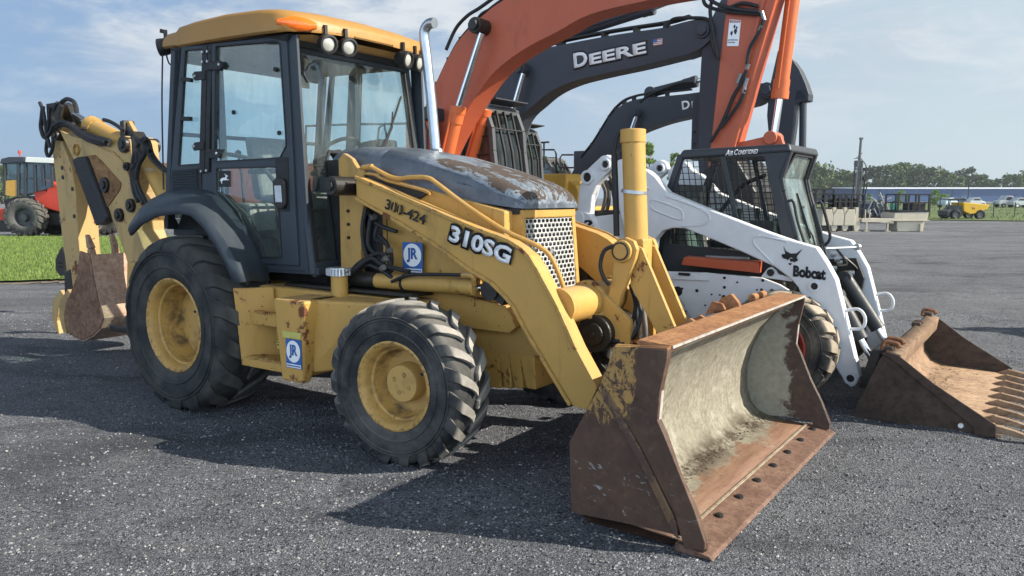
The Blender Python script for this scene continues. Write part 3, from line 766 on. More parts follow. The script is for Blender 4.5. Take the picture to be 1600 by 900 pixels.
bm = B(); NX = (Vector(N0[1]) - Vector(N0[0]))
for f_ in (.215, .355): 
    p = Vector(N0[0]) + NX * f_ + Vector((0, -.003, 0)); bar(bm, p - AZ * .004, p + AZ * .07, .006, .003, (0, 1, 0))
obj('stencil_bridge', bm, YEL, bh)
M0 = [(2.221, -0.592, 1.285), (2.659, -0.592, 1.161), (2.247, -0.592, 1.396)]
MX = (Vector(M0[1]) - Vector(M0[0])); MZ = Vector((-MX.z, 0, MX.x)).normalized()
text('model_outline', '310SG', bh, INK, Vector(M0[0]) - MX.normalized() * .012 - MZ * .014, MX, MZ, MX.length + .024, .130, ext=.0015, bold=.13)
text('model_number', '310SG', bh, WHT, Vector(M0[0]) + Vector((0, -.002, 0)), MX, MZ, MX.length, .100, ext=.0015, bold=.038)
# cross tube between the arms
bm = B(); cyl(bm, (2.93, -.50, .93), (2.93, .50, .93), .105, n=32); obj('torque_tube', bm, YEL, bh, smooth=True)
bm = B()
for s in (-1, 1):
    cyl(bm, (2.93, s * .16 - .02, .93), (2.93, s * .16 + .02, .93), .125, n=32)
    plate(bm, [(2.90, 1.04), (3.02, 1.00), (3.22, .84), (3.22, .70), (3.08, .66), (2.88, .80)], s * .16 - .02, s * .16 + .02)
obj('tube_bracket', bm, YELR, bh, bevel=.006)
# far arm knee seen behind the cross tube is the same arm; lift cylinders
bm = B(); rd = B(); ey = B()
C0 = [(1.463, 1.001), (2.383, 1.01), (2.51, 1.007), (1.32, 1.005)]
for yy in (-.53, .53):
    a, b, c, d = [Vector((x, yy, z)) for x, z in C0]
    cyl(bm, a, b, .050, n=28); cyl(bm, b - (b - a).normalized() * .02, b + (b - a).normalized() * .004, .056, n=28); cyl(rd, b, c, .025, n=16)
    cyl(ey, (d.x, yy - .05, d.z), (d.x, yy + .05, d.z), .065, n=20); cyl(ey, d, a + (b - a) * .12, .06, .052, 20)
    cyl(ey, (c.x, yy - .055, c.z), (c.x, yy + .055, c.z), .060, n=20); bar(ey, c, c + Vector((.10, 0, -.05)), .07, .08)
cy_o = obj('lift_cylinder', bm, YEL, bh, smooth=True); obj('cylinder_rod', rd, CHR, cy_o, smooth=True); obj('cylinder_eye', ey, OIL, cy_o, smooth=True)
bm = B(); tube(bm, [(1.76, -0.6, 1.012), (1.913, -0.6, 1.062), (2.171, -0.6, 1.08), (2.328, -0.6, 1.085)], .011); 
A = [(1.803, -0.585, 1.079), (1.8, -0.585, 0.948)]; cyl(bm, (A[0][0], -.53, C0[0][1] + .002), (A[0][0] + .02, -.53, C0[0][1] + .002), .0535, n=28)
obj('cylinder_hose', bm, BLK, bh, smooth=True)
bm = B(); tube(bm, [(2.328, -0.6, 1.085), (2.404, -0.6, 1.082), (2.395, -0.57, 1.03)], .016); obj('hose_fitting', bm, YELD, bh, smooth=True)
# yellow steel line over the arm
bm = B(); tube(bm, [(1.45, -0.46, 1.748), (1.519, -0.46, 1.718), (1.632, -0.46, 1.674), (1.716, -0.46, 1.661), (1.798, -0.46, 1.668), (1.948, -0.46, 1.662), (2.035, -0.46, 1.621), (2.26, -0.46, 1.489), (2.544, -0.46, 1.346), (2.758, -0.46, 1.27), (2.832, -0.44, 1.217), (2.88, -0.42, 1.12), (2.908, -0.38, 0.997), (2.929, -0.32, 0.903), (2.972, -0.26, 0.854), (3.02, -0.2, 0.851), (3.044, -0.16, 0.871)], .014, 10, 5)
obj('steel_oil_line', bm, YEL, bh, smooth=True)
bm = B(); tube(bm, [(1.49, -0.46, 1.693), (1.581, -0.46, 1.655), (1.698, -0.46, 1.629), (1.904, -0.46, 1.587), (1.967, -0.46, 1.563)], .010); tube(bm, [(1.374, -0.46, 1.577), (1.328, -0.46, 1.641), (1.354, -0.46, 1.695), (1.519, -0.46, 1.689)], .010); obj('oil_line', bm, YELD, bh, smooth=True)
bm = B(); hexa(bm, [(1.245, -0.44, 1.595), (1.317, -0.44, 1.556), (1.395, -0.44, 1.737), (1.323, -0.44, 1.739)], [(1.276, -0.47, 1.594), (1.348, -0.47, 1.556), (1.425, -0.47, 1.736), (1.354, -0.47, 1.737)]); cyl(bm, *[(1.379, -0.46, 1.737), (1.474, -0.46, 1.743)], .018, n=10); obj('line_bracket', bm, YELR, bh, bevel=.003)
# hose nest at the tower foot
bm = B(); rnd = random.Random(5)
H = [[(1.447, -0.5, 1.468), (1.428, -0.52, 1.325), (1.48, -0.53, 1.158), (1.626, -0.55, 1.116), (1.656, -0.52, 1.227), (1.559, -0.5, 1.294)], [(1.493, -0.5, 1.43), (1.508, -0.55, 1.244), (1.602, -0.56, 1.165), (1.66, -0.54, 1.084), (1.615, -0.53, 1.014)], [(1.529, -0.48, 1.359), (1.523, -0.5, 1.276), (1.615, -0.5, 1.246), (1.669, -0.5, 1.165), (1.643, -0.5, 1.03)],
     [(1.375, -0.6, 1.023), (1.467, -0.6, 1.112), (1.623, -0.58, 1.184), (1.692, -0.56, 1.153), (1.705, -0.54, 1.066)], [(1.332, -0.6, 0.986), (1.464, -0.62, 1.08), (1.585, -0.6, 1.151), (1.677, -0.58, 1.108), (1.895, -0.58, 1.083)], [(1.424, -0.46, 1.45), (1.495, -0.48, 1.388), (1.587, -0.48, 1.348), (1.68, -0.46, 1.321)], [(1.364, -0.55, 0.984), (1.505, -0.58, 1.1), (1.631, -0.58, 1.086), (1.74, -0.56, 1.024)]]
for h_ in H: tube(bm, h_, .014, 8, 6)
obj('hydraulic_hoses', bm, BLK, bh, smooth=True)
bm = B()
for p in [(1.69, -0.55, 1.197), (1.668, -0.57, 1.144), (1.514, -0.51, 1.406), (1.673, -0.6, 1.089)]: cyl(bm, p, Vector(p) + Vector((.03, -.01, .012)), .019, n=8)
tube(bm, [(1.358, -0.68, 1.012), (1.407, -0.68, 1.048), (1.461, -0.68, 1.068)], .006); obj('hose_coupling', bm, plain('dull_fitting', (.16, .15, .14), .45, metal=.4), bh, smooth=True)
# ---------------------------------------------------------------- bucket linkage
PN = [(3.148, -0.13, 1.234)][0]; PN = Vector((PN[0], 0, PN[2]))
bm = B()
CR = [(3.083, 1.259), (3.116, 1.301), (3.164, 1.313), (3.217, 1.293), (3.238, 1.246), (3.227, 1.191), (3.2, 1.116), (3.134, 0.945), (3.091, 0.809), (3.02, 0.688), (2.955, 0.708), (2.955, 0.758), (3.043, 0.9), (3.078, 1.053), (3.089, 1.185)]
for y0 in (-.15, .11): plate(bm, CR, y0, y0 + .04)
cyl(bm, (PN.x, -.175, PN.z), (PN.x, .175, PN.z), .064, n=32); obj('bell_crank', bm, YEL, bh, bevel=.005)
bm = B(); cyl(bm, (PN.x, -.185, PN.z), (PN.x, -.172, PN.z), .044, n=28); cyl(bm, (PN.x, -.178, PN.z), (PN.x, -.171, PN.z), .055, n=28); obj('crank_pin', bm, YELD, bh, bevel=.004); bm = B(); spin(bm, [(0, .046), (-.006, .046), (-.006, .053), (0, .053)], (PN.x, -.1785, PN.z), (0, 1, 0), 28); obj('pin_ring', bm, OIL, bh)
bm = B()
LK = [(3.204, 1.268), (3.248, 1.251), (3.491, 0.749), (3.466, 0.68), (3.408, 0.685), (3.18, 1.029), (3.177, 1.186)]
for y0 in (-.105, .075):
    plate(bm, LK, y0, y0 + .03)
obj('bucket_link', bm, YELR, bh, bevel=.004)
bm = B(); cyl(bm, (PN.x + .02, 0, PN.z - .04), (PN.x - .02, 0, 1.93), .068, n=36); t0 = Vector((PN.x - .02, 0, 1.93)); cyl(bm, (PN.x - .0195, 0, 1.855), (PN.x - .02, 0, 1.935), .0745, n=36)
bc = obj('bucket_cylinder', bm, YEL, bh, smooth=True, bevel=.006)
bm = B(); hexa(bm, [(PN.x + .03, -.06, PN.z - .13), (PN.x + .09, -.06, PN.z - .13), (PN.x + .09, .06, PN.z - .13), (PN.x + .03, .06, PN.z - .13)], [(PN.x - .04, -.068, PN.z + .07), (PN.x + .09, -.068, PN.z + .07), (PN.x + .09, .068, PN.z + .07), (PN.x - .04, .068, PN.z + .07)])
obj('cylinder_foot', bm, YELR, bc, bevel=.012)
bm = B(); zc = PN.z + .34
spin(bm, [(-.010, .071), (-.010, .077), (.010, .077), (.010, .071)], (PN.x - .005, 0, zc), (.1, 0, 1), 32); obj('hose_clamp', bm, ALU, bc)
bm = B(); tube(bm, [(PN.x - .09, -.05, PN.z + .08), (PN.x - .10, -.05, PN.z + .3), (PN.x - .115, -.05, 1.80)], .019); tube(bm, [(PN.x - .115, -.05, 1.80), (PN.x - .10, -.04, 1.90), (PN.x - .07, -.02, 1.91)], .012)
tube(bm, [(3.106, -0.17, 1.264), (3.051, -0.19, 1.234), (3.032, -0.2, 1.148), (3.058, -0.2, 1.075), (3.082, -0.18, 1.038)], .012)
for k in range(4): tube(bm, [(3.153, -0.05, 1.03), (3.213, -0.1, 0.908), (3.19, -0.14, 0.779), (3.118, -0.16, 0.703), (3.036, -0.14, 0.707)], .012); 
tube(bm, [(3.172, -0.02, 0.991), (3.246, -0.1, 0.854), (3.213, -0.16, 0.728), (3.1, -0.18, 0.682)], .012); tube(bm, [(3.14, -0.1, 0.826), (3.16, -0.16, 0.723), (3.089, -0.2, 0.71)], .013)
obj('crank_hoses', bm, BLK, bh, smooth=True)
bm = B(); HC = [(2.983, -0.2, 0.749)][0]
cyl(bm, (HC[0] + .03, -.24, HC[2] + .0), (HC[0] + .03, .18, HC[2]), .112, n=30); cyl(bm, (HC[0] + .03, -.262, HC[2]), (HC[0] + .03, -.24, HC[2]), .07, n=24); cyl(bm, (HC[0] + .03, -.275, HC[2]), (HC[0] + .03, -.26, HC[2]), .025, n=8)
cyl(bm, (HC[0] + .13, -.175, HC[2] + .07), (HC[0] + .13, -.14, HC[2] + .07), .045, n=20)
obj('pivot_hub', bm, OIL, bh, bevel=.008)
bm = B(); cyl(bm, [(3.171, 0, 0.989)][0], [(3.211, 0, 0.646)][0], .016, n=10); cyl(bm, [(3.204, 0, 0.991)][0], [(3.252, 0, 0.651)][0], .012, n=10); obj('link_rod', bm, ALU, bh, smooth=True)
# ---------------------------------------------------------------- front bucket
BM = NT('worn_bucket_steel'); t = BM
x_, y_, z_ = t.xyz()[0], t.xyz()[1], t.xyz()[2]
n1 = t.noise(3.2, 9, .66, .4); n2 = t.noise(22, 8, .7); st = t.noise(10, 7, .7, sc3=(2.2, .25, 2.2))
c = t.mix(t.ramp(n1, .35, .68), (.058, .032, .021), (.105, .058, .035)); c = t.mix(t.ramp(st, .52, .75, 0, .45), c, (.19, .11, .07))
c = t.mix(t.ramp(n2, .62, .72, 0, .35), c, (.02, .014, .012))
# what is left of the yellow paint, near the upper rear of the side plates
up = t.math('MULTIPLY', t.ramp(z_, .42, .90), t.ramp(x_, 3.74, 3.66))
c = t.mix(t.ramp(t.math('MULTIPLY', up, t.ramp(t.noise(24, 12, .8, .5, sc3=(1, 1, .7)), .45, .57)), .17, .22), c, (.36, .205, .062))
c = t.mix(t.math('MULTIPLY', t.ramp(z_, .885, .905), .75), c, (.36, .16, .055))
sc_ = t.ramp(t.noise(11, 8, .8, 1.2, sc3=(1, 1, 1.8)), .60, .62); band = t.math('MULTIPLY', t.ramp(z_, .05, .12), t.ramp(z_, .36, .28)); c = t.mix(t.math('MULTIPLY', sc_, t.math('MULTIPLY', band, .8)), c, (.38, .38, .37))
t.set(Base_Color=c, Roughness=t.ramp(n2, .3, .7, .48, .85), Specular_IOR_Level=.4, Normal=t.bump(n2, .003, .4, t.bump(n1, .01, .3)))
BI = NT('caked_bucket_inside'); t = BI
x_, y_, z_ = t.xyz()[0], t.xyz()[1], t.xyz()[2]
n1 = t.noise(2.4, 9, .66, .5); n2 = t.noise(26, 8, .7); st = t.noise(7, 8, .68, .4, sc3=(3, .30, 3)); dr = t.noise(7, 10, .75, .6)
steel = t.mix(t.ramp(st, .35, .7), (.15, .080, .050), (.27, .165, .11)); steel = t.mix(t.ramp(n2, .55, .75, 0, .5), steel, (.07, .04, .03))
caked = t.mix(t.ramp(n2, .35, .65), (.29, .265, .20), (.13, .115, .085)); caked = t.mix(t.ramp(t.noise(55, 6, .7), .56, .66, 0, .8), caked, (.09, .075, .055)); caked = t.mix(t.ramp(t.noise(3.5, 9, .7, .6), .40, .62, 0, .7), caked, (.20, .185, .145)); caked = t.mix(t.ramp(dr, .50, .72, 0, .5), caked, (.46, .435, .36))
m = t.math('ADD', n1, t.math('MULTIPLY', n2, .18))
# cement-coloured crust on the curved back, thinning towards the cutting edge
back = t.ramp(x_, 3.84, 3.58); m2 = t.ramp(t.math('ADD', m, t.math('MULTIPLY', back, .30)), .68, .76)
c = t.mix(m2, steel, caked)
dirtb = t.math('MULTIPLY', t.math('MULTIPLY', t.ramp(x_, 3.50, 3.60), t.ramp(x_, 3.76, 3.66)), t.ramp(t.noise(5, 8, .7), .42, .56)); dirtb = t.math('MULTIPLY', dirtb, t.ramp(z_, .22, .10))
c = t.mix(dirtb, c, (.05, .036, .024))
t.set(Base_Color=c, Roughness=t.ramp(m2, 0, 1, .5, .92), Specular_IOR_Level=.35, Normal=t.bump(n2, .006, .6, t.bump(n1, .02, .4)))
BSI = NT('crusted_side_plate'); t = BSI
x_, y_, z_ = t.xyz()[0], t.xyz()[1], t.xyz()[2]
n1 = t.noise(4.5, 10, .72, .3); n2 = t.noise(24, 8, .7)
dk = t.mix(t.ramp(n2, .4, .7), (.060, .040, .033), (.10, .065, .05)); gy = t.mix(t.ramp(n2, .3, .7), (.22, .215, .17), (.34, .33, .27))
mk = t.ramp(t.math('ADD', n1, t.math('MULTIPLY', t.ramp(x_, 4.0, 3.55), .34)), .64, .70)
c = t.mix(mk, dk, gy); t.set(Base_Color=c, Roughness=.85, Normal=t.bump(n2, .004, .5, t.bump(mk, .004, .4)))
TL = rusty('orange_rust', (.22, .095, .042), (.42, .22, .10), (.085, .038, .024), 2.2)
# inner curve of the bucket from the upper lip down the back to the cutting edge (x, z)
CURV = [(3.845, .892), (3.70, .80), (3.60, .68), (3.53, .53), (3.495, .38), (3.50, .24), (3.53, .145), (3.585, .085), (3.66, .058), (3.78, .048), (3.92, .040)]
LIP = [(3.86, .905), (3.61, .915), (3.455, .73), (3.385, .45), (3.375, .20), (3.40, .06), (3.50, .012)]
bm = B()
yA, yB = -1.075, 1.075
sA = [bm.verts.new((x, yA, z)) for x, z in CURV]; sB = [bm.verts.new((x, yB, z)) for x, z in CURV]
nn = len(CURV)
cols = 10
prev = sA
for c_ in range(1, cols + 1):
    y = yA + (yB - yA) * c_ / cols; cur = [bm.verts.new((x, y, z)) for x, z in CURV]
    for k in range(nn - 1): bm.faces.new((prev[k], prev[k + 1], cur[k + 1], cur[k]))
    prev = cur
bk = obj('front_bucket', bm, BI.m, bh, smooth=True, ang=60, solid=.008)
bm = B()
OUT = [(3.86, .900), (3.845, .908), (3.615, .918), (3.60, .905)]
plate(bm, [(3.862, .888), (3.862, .903), (3.70, .912), (3.69, .900), (3.745, .83)], yA, yB)
obj('bucket_top_plate', bm, TL, bk); bm = B()
# outer back sheet
prev = None
for c_ in range(2):
    y = (yA, yB)[c_]; cur = [bm.verts.new((x, y, z)) for x, z in [(3.70, .905), (3.60, .85), (3.515, .70), (3.39, .42), (3.37, .20), (3.395, .06), (3.46, .012), (3.90, .010)]]
    if prev:
        for k in range(7): bm.faces.new((prev[k], prev[k + 1], cur[k + 1], cur[k]))
    prev = cur
obj('bucket_back', bm, BM.m, bk)
# side plates with traced outline
SP = [(3.601, 0.885), (3.859, 0.902), (3.857, 0.851), (3.828, 0.706), (3.819, 0.576), (3.854, 0.51), (3.92, 0.35), (3.997, 0.209), (4.052, 0.08), (4.051, 0.031), (3.958, 0.018), (3.939, 0.071), (3.737, 0.068), (3.508, 0.055), (3.38, 0.049), (3.366, 0.393), (3.516, 0.668)]
def side(s):
    y0, y1 = (-1.102, -1.078) if s < 0 else (1.078, 1.102)
    bm = B(); plate(bm, SP, y0, y1); bm.normal_update(); 
    for f in bm.faces: f.material_index = 0
    for f in bm.faces:
        cyv = f.calc_center_median().y
        if abs(cyv) < 1.0785: f.material_index = 1
    p = obj('bucket_side', bm, [BM.m, BSI.m], bk, bevel=.003, label='scuffed dark bucket side with leftover yellow paint' if s < 0 else 'crusted far bucket side')
    if s < 0:
        # folded stiffener and wear plate on the outside
        bm = B()
        SA = [(3.604, 0.881), (3.861, 0.9), (3.859, 0.853), (3.83, 0.708), (3.821, 0.578), (3.856, 0.512), (3.999, 0.212), (4.051, 0.081), (4.052, 0.045), (3.96, 0.029), (3.909, 0.176), (3.732, 0.461), (3.548, 0.703)]
        plate(bm, SA, -1.125, -1.1015); obj('side_wear_plate', bm, BM.m, p, bevel=.004)
        bm = B(); S2 = [(3.559, 0.686), (3.585, 0.666), (3.768, 0.401), (3.92, 0.142), (3.93, 0.075), (3.915, 0.077), (3.75, 0.363), (3.543, 0.66)]
        plate(bm, S2, -1.133, -1.100); obj('side_stiffener', bm, paint('worn_stiffener', (.15, .085, .04), rust=.75, dirt=1.0, scale=2, rustcol=(.055, .032, .024)), p, bevel=.004)
side(-1); side(1)
bm = B()
hexa(bm, [(3.915, -1.12, .004), (4.085, -1.115, .002), (4.085, 1.115, .002), (3.915, 1.12, .004)], [(3.915, -1.12, .046), (4.07, -1.115, .016), (4.07, 1.115, .016), (3.915, 1.12, .046)])
CE = rusty('cutting_edge_steel', (.10, .050, .035), (.22, .135, .095), (.045, .026, .02), 2.2, .5)
ce = obj('cutting_edge', bm, CE, bk, bevel=.003)
bm = B(); box(bm, 3.908, 3.920, -1.07, 1.07, .040, .053); obj('edge_weld', bm, WHT if False else rusty('pale_weld', (.24, .18, .12), (.42, .37, .28), (.08, .05, .03), 4), ce)
bm = B()
for k in range(8):
    y = -1.0 + k * .285; spin(bm, [(0, .022), (.012, .020), (.016, .008), (.016, .001)], (3.965, y, .036), (0, 0, 1), 10)
obj('edge_bolts', bm, OIL, ce)
bm = B()
A = [(3.415, 0.3, 0.779), (3.505, 0.3, 0.893), (3.584, 0.3, 0.884), (3.633, 0.3, 0.807)]
plate(bm, [(3.56, .86), (3.72, .90), (3.71, .935), (3.665, .985), (3.60, .955)], .22, .26); plate(bm, [(3.54, .86), (3.66, .90), (3.64, .935), (3.58, .945)], .14, .17)
for y in (.78, .95): cyl(bm, (3.62, y - .04, .905), (3.62, y + .04, .905), .024, n=14)
plate(bm, [(3.50, .66), (3.60, .84), (3.54, .87), (3.40, .78), (3.42, .66)], -.09, -.06); plate(bm, [(3.50, .66), (3.60, .84), (3.54, .87), (3.40, .78), (3.42, .66)], .06, .09)
for s in (-1, 1):
    for y in (.47, .60): plate(bm, [(3.42, .46), (3.24, .42), (3.20, .34), (3.24, .26), (3.40, .20)], s * y - .015, s * y + .015)
obj('bucket_bracket', bm, TL, bk, bevel=.006)
EDGE_HL = plain('painted_edge_highlight', (.42, .38, .34), .4, var=.35, scale=25)  # pale colour for bars that imitate sunlit highlights along the bucket edges
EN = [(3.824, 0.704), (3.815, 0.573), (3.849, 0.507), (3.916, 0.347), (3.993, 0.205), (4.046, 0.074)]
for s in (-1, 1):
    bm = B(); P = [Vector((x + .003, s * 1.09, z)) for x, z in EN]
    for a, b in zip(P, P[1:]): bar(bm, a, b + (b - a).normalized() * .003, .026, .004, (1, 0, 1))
    obj('edge_highlight', bm, EDGE_HL, bk)
bm = B(); bar(bm, (3.864, -1.075, .897), (3.864, 1.075, .897), .006, .012); obj('edge_highlight', bm, EDGE_HL, bk)
# crumbs of soil in the bucket
bm = B(); rnd = random.Random(11)
for k in range(1700):
    y = rnd.uniform(-1.03, 1.05); x = 3.60 + abs(rnd.gauss(0, .09)); 
    if x > 3.95: continue
    zf = .06 + (3.66 - x) * .3 if x < 3.66 else .057 - (x - 3.66) * .06
    s = rnd.uniform(.003, .010) * (1.3 if x < 3.7 else .7)
    vv = [bm.verts.new((x + s * rnd.uniform(-1, 1), y + s * rnd.uniform(-1, 1), max(zf, .045) + s * rnd.uniform(0, .9))) for _ in range(4)]
    for q in ((0, 1, 2), (0, 2, 3), (0, 1, 3), (1, 2, 3)): bm.faces.new([vv[i] for i in q])
tag(obj('dried_soil', bm, plain('soil_crumbs', (.13, .105, .07), .95, var=.5), bk), kind='stuff')

# ---------------------------------------------------------------- cab; its sides lean: y = -(A0 + A1 x)
SA0, SA1 = -.70, .085
def sidef(s, off=0):
    return lambda x, y, z: (x, s * (.70 - .085 * x + y), z)
# door, traced on the leaning side plane
DO = [(0.161, 2.625), (0.859, 2.614), (0.888, 2.603), (0.909, 2.008), (0.935, 1.075), (0.506, 1.074), (0.451, 1.261), (0.329, 1.429), (0.188, 1.543), (0.094, 1.581)]
DG1 = [(0.206, 2.608), (0.799, 2.586), (0.833, 2.562), (0.863, 1.89), (0.799, 1.809), (0.142, 1.798)]
DG2 = [(0.16, 1.751), (0.735, 1.75), (0.765, 1.745), (0.786, 1.126), (0.547, 1.117), (0.483, 1.252), (0.362, 1.433), (0.228, 1.543), (0.156, 1.585)]
QO = [(-0.177, 2.639), (0.141, 2.636), (0.038, 1.562), (-0.379, 1.582)]
QG = [(-0.144, 2.613), (0.078, 2.606), (-0.01, 1.787), (-0.283, 1.779)]
FO = [(-0.184, 2.648), (0.965, 2.616), (1.029, 1.039), (0.504, 1.033), (0.449, 1.224), (0.301, 1.414), (0.119, 1.534), (-0.41, 1.568)]
def side_panel(s):
    bm = B(); plate(bm, FO, -.010, .012, [DO, [(x, z) for x, z in QO]] if False else [DG1 if False else DO, QG], f=sidef(s))
    p = obj('cab_side_frame', bm, CAB, bh, bevel=.004)
    bm = B(); plate(bm, DO, .004, .030, [DG1, DG2], f=sidef(s)); d = obj('door', bm, CAB, bh, bevel=.005)
    bm = B(); plate(bm, DG1, .012, .017, f=sidef(s)); plate(bm, DG2, .012, .017, f=sidef(s)); obj('door_glass', bm, GLS, d)
    bm = B(); plate(bm, QG, .0, .005, f=sidef(s)); obj('quarter_window', bm, GLS, p)
    # rubber seals round the panes
    bm = B()
    for G in (DG1, DG2):
        P = [Vector(sidef(s)(x, .031, z)) for x, z in G]; P.append(P[0])
        for a, b in zip(P, P[1:]): bar(bm, a, b, .010, .006, (0, 1, 0))
    P = [Vector(sidef(s)(x, .013, z)) for x, z in QG]; P.append(P[0])
    for a, b in zip(P, P[1:]): bar(bm, a, b, .010, .006, (0, 1, 0))
    obj('window_seal', bm, BLK, d)
    return p, d
pn, dn = side_panel(-1); pf, df = side_panel(1)
def SP3(x, o, z, s=-1): return Vector(sidef(s)(x, o, z))
# hinges, latches, handle, vent, deer emblem
HG = [(0.11, 2.473), (0.258, 2.47), (0.107, 2.415), (0.254, 2.404), (0.039, 2.42), (0.072, 1.883), (0.222, 1.878), (0.068, 1.823), (0.218, 1.819)]
bm = B()
def tabp(pts, o0, o1): plate(bm, pts, o0, o1, f=sidef(-1))
for q in ([(0.119, 2.508), (0.26, 2.501), (0.29, 2.467), (0.256, 2.439), (0.115, 2.446)], [(0.093, 1.887), (0.209, 1.888), (0.234, 1.855), (0.205, 1.824), (0.089, 1.822)], [(-0.044, 2.426), (-0.015, 2.447), (0.095, 2.443), (0.091, 2.384), (-0.019, 2.383)], [(-0.079, 1.915), (-0.049, 1.942), (0.056, 1.948), (0.045, 1.888), (-0.06, 1.882)]):
    tabp(q, .03, .045)
for q in ([(0.066, 2.625), (0.12, 2.62), (0.027, 1.721), (-0.029, 1.722)], [(0.127, 2.619), (0.167, 2.616), (0.076, 1.73), (0.035, 1.73)]): tabp(q, .014, .034)
obj('door_hinge', bm, BLK, dn, bevel=.004)
bm = B()
for x, z in [(0.083, 2.574), (0.137, 2.574), (0.079, 2.507), (0.133, 2.507), (0.251, 2.475), (-0.01, 2.415), (-0.051, 1.914), (0.187, 1.857), (0.014, 1.731), (0.07, 1.735)]: bolt(bm, SP3(x, .044, z), (0, -1, 0), .011, .008)
obj('hinge_bolts', bm, ALU, dn)
bm = B(); tabp([(0.756, 1.815), (0.877, 1.812), (0.873, 1.447), (0.764, 1.446)], .026, .034); obj('latch_plate', bm, BLK, dn)
bm = B(); tabp([(0.749, 1.653), (0.78, 1.675), (0.847, 1.669), (0.864, 1.648), (0.863, 1.491), (0.838, 1.464), (0.783, 1.468), (0.754, 1.499)], .034, .060); obj('door_handle', bm, OIL, dn, bevel=.008)
bm = B(); tabp([(0.772, 1.622), (0.833, 1.622), (0.84, 1.508), (0.779, 1.508)], .060, .064); obj('handle_pull', bm, ALU, dn, bevel=.004)
q = [(0.172, 1.733), (0.293, 1.731), (0.286, 1.617), (0.165, 1.617)]
bm = B(); tabp(q, .018, .022); db = obj('door_badge', bm, INK, dn, bevel=.004)
o0 = SP3(q[3][0] + .01, .0225, q[3][1] + .02); deer(dn, o0, (1, .085, 0), (0, 0, 1), q[1][0] - q[0][0] - .02, q[0][1] - q[3][1] - .04, WHT)
bm = B(); L = [(-0.352, 1.746), (-0.02, 1.755), (-0.03, 1.6), (-0.371, 1.597)]; tabp(L, .012, .020); lv = obj('cab_vent', bm, BLK, pn, bevel=.003)
bm = B()
for k in range(8):
    t_ = (k + .5) / 8; a = Vector(SP3(L[0][0] + .02, .026, L[0][1] + (L[3][1] - L[0][1]) * t_)); b = Vector(SP3(L[1][0] - .04, .026, L[1][1] + (L[2][1] - L[1][1]) * t_)); bar(bm, a, b, .012, .006, (0, 1, .4))
obj('vent_louvres', bm, CAB, lv)
bm = B()
for px_ in [(0.356, 2.139), (0.778, 2.402), (0.794, 1.978)]: cyl(bm, SP3(px_[0], .018, px_[1]), SP3(px_[0], .034, px_[1]), .016, n=14)
for a, b in ((([(-0.2, 2.121)][0]), ([(-0.094, 2.116)][0])), (([(-0.172, 2.408)][0]), ([(-0.068, 2.391)][0]))):
    bar(bm, SP3(a[0], .03, a[1]), SP3(b[0], .03, b[1]), .03, .035, (0, 1, 0))
obj('window_catch', bm, BLK, dn, bevel=.004)
# door inner grab bar and folded mirror
bm = B(); tube(bm, [SP3(.12, -.07, 1.86), SP3(.30, -.10, 1.83), SP3(.45, -.12, 1.76), SP3(.60, -.12, 1.62)], .016); obj('grab_bar', bm, DKI, bh, smooth=True)
# lower sills and the wall under the doors
bm = B()
for s in (-1, 1):
    hexa(bm, [(.62, s * .652, 1.015), (1.10, s * .61, 1.015), (1.10, s * .50, 1.015), (.62, s * .50, 1.015)], [(.60, s * .655, 1.065), (1.10, s * .614, 1.065), (1.10, s * .50, 1.065), (.60, s * .50, 1.065)])
hexa(bm, [(1.03, -.612, 1.0), (1.07, -.612, 1.0), (1.07, .612, 1.0), (1.03, .612, 1.0)], [(1.03, -.612, 1.10), (1.065, -.612, 1.10), (1.065, .612, 1.10), (1.03, .612, 1.10)])
box(bm, .3, 1.04, -.55, .55, 1.02, 1.05)
hexa(bm, [(-.45, -.70, 1.25), (.7, -.55, 1.25), (.7, .55, 1.25), (-.45, .70, 1.25)], [(-.45, -.70, 1.30), (.45, -.60, 1.30), (.45, .60, 1.30), (-.45, .70, 1.30)])
obj('cab_floor', bm, CAB, bh, bevel=.005)
bm = B(); box(bm, .35, 1.0, -.45, .45, .93, 1.02); obj('under_cab', bm, OIL, bh)
# front posts and windshield (front plane leans back)
def FX(z): return 1.045 - (z - 1.05) * .142
bm = B()
for s in (-1, 1):
    a, b = Vector((FX(1.02) - .01, s * .605, 1.02)), Vector((FX(2.60) - .01, s * .585, 2.60)); cyl(bm, a, b, .030, n=20)
    bar(bm, a + Vector((-.035, s * .012, 0)), b + Vector((-.035, s * .012, 0)), .05, .02, (0, 1, 0))
obj('front_post', bm, CAB, bh, smooth=True, ang=40)
bm = B()
for s in (-1, 1):
    a, b = Vector((-.46, s * .725, 1.30)), Vector((-.28, s * .71, 2.62)); bar(bm, a, b, .06, .05, (1, 0, 0))
    bar(bm, (.17, s * .66, 1.55), (.17, s * .67, 2.62), .05, .035, (1, 0, 0))
bar(bm, (-.46, -.73, 1.34), (-.46, .73, 1.34), .05, .08); bar(bm, (-.28, -.71, 2.58), (-.28, .71, 2.58), .05, .07); bar(bm, (-.36, -.72, 2.02), (-.36, .72, 2.02), .03, .03)
bar(bm, (FX(2.57), -.60, 2.57), (FX(2.57), .60, 2.57), .05, .08)
obj('cab_post', bm, CAB, bh, bevel=.005)
WP = [(-.575, 1.095), (-.40, 1.095), (-.395, 1.55), (-.385, 1.78), (-.34, 1.865), (.34, 1.865), (.385, 1.78), (.395, 1.55), (.40, 1.095), (.575, 1.095), (.56, 2.545), (-.56, 2.545)]
bm = B(); plate(bm, [(y, z) for y, z in WP], 0, .005, f=lambda u, y, v: (FX(v) + y, u, v)); ws = obj('windshield', bm, GLS, bh)
bm = B()
P = [Vector((FX(z) + .004, y, z)) for y, z in WP]
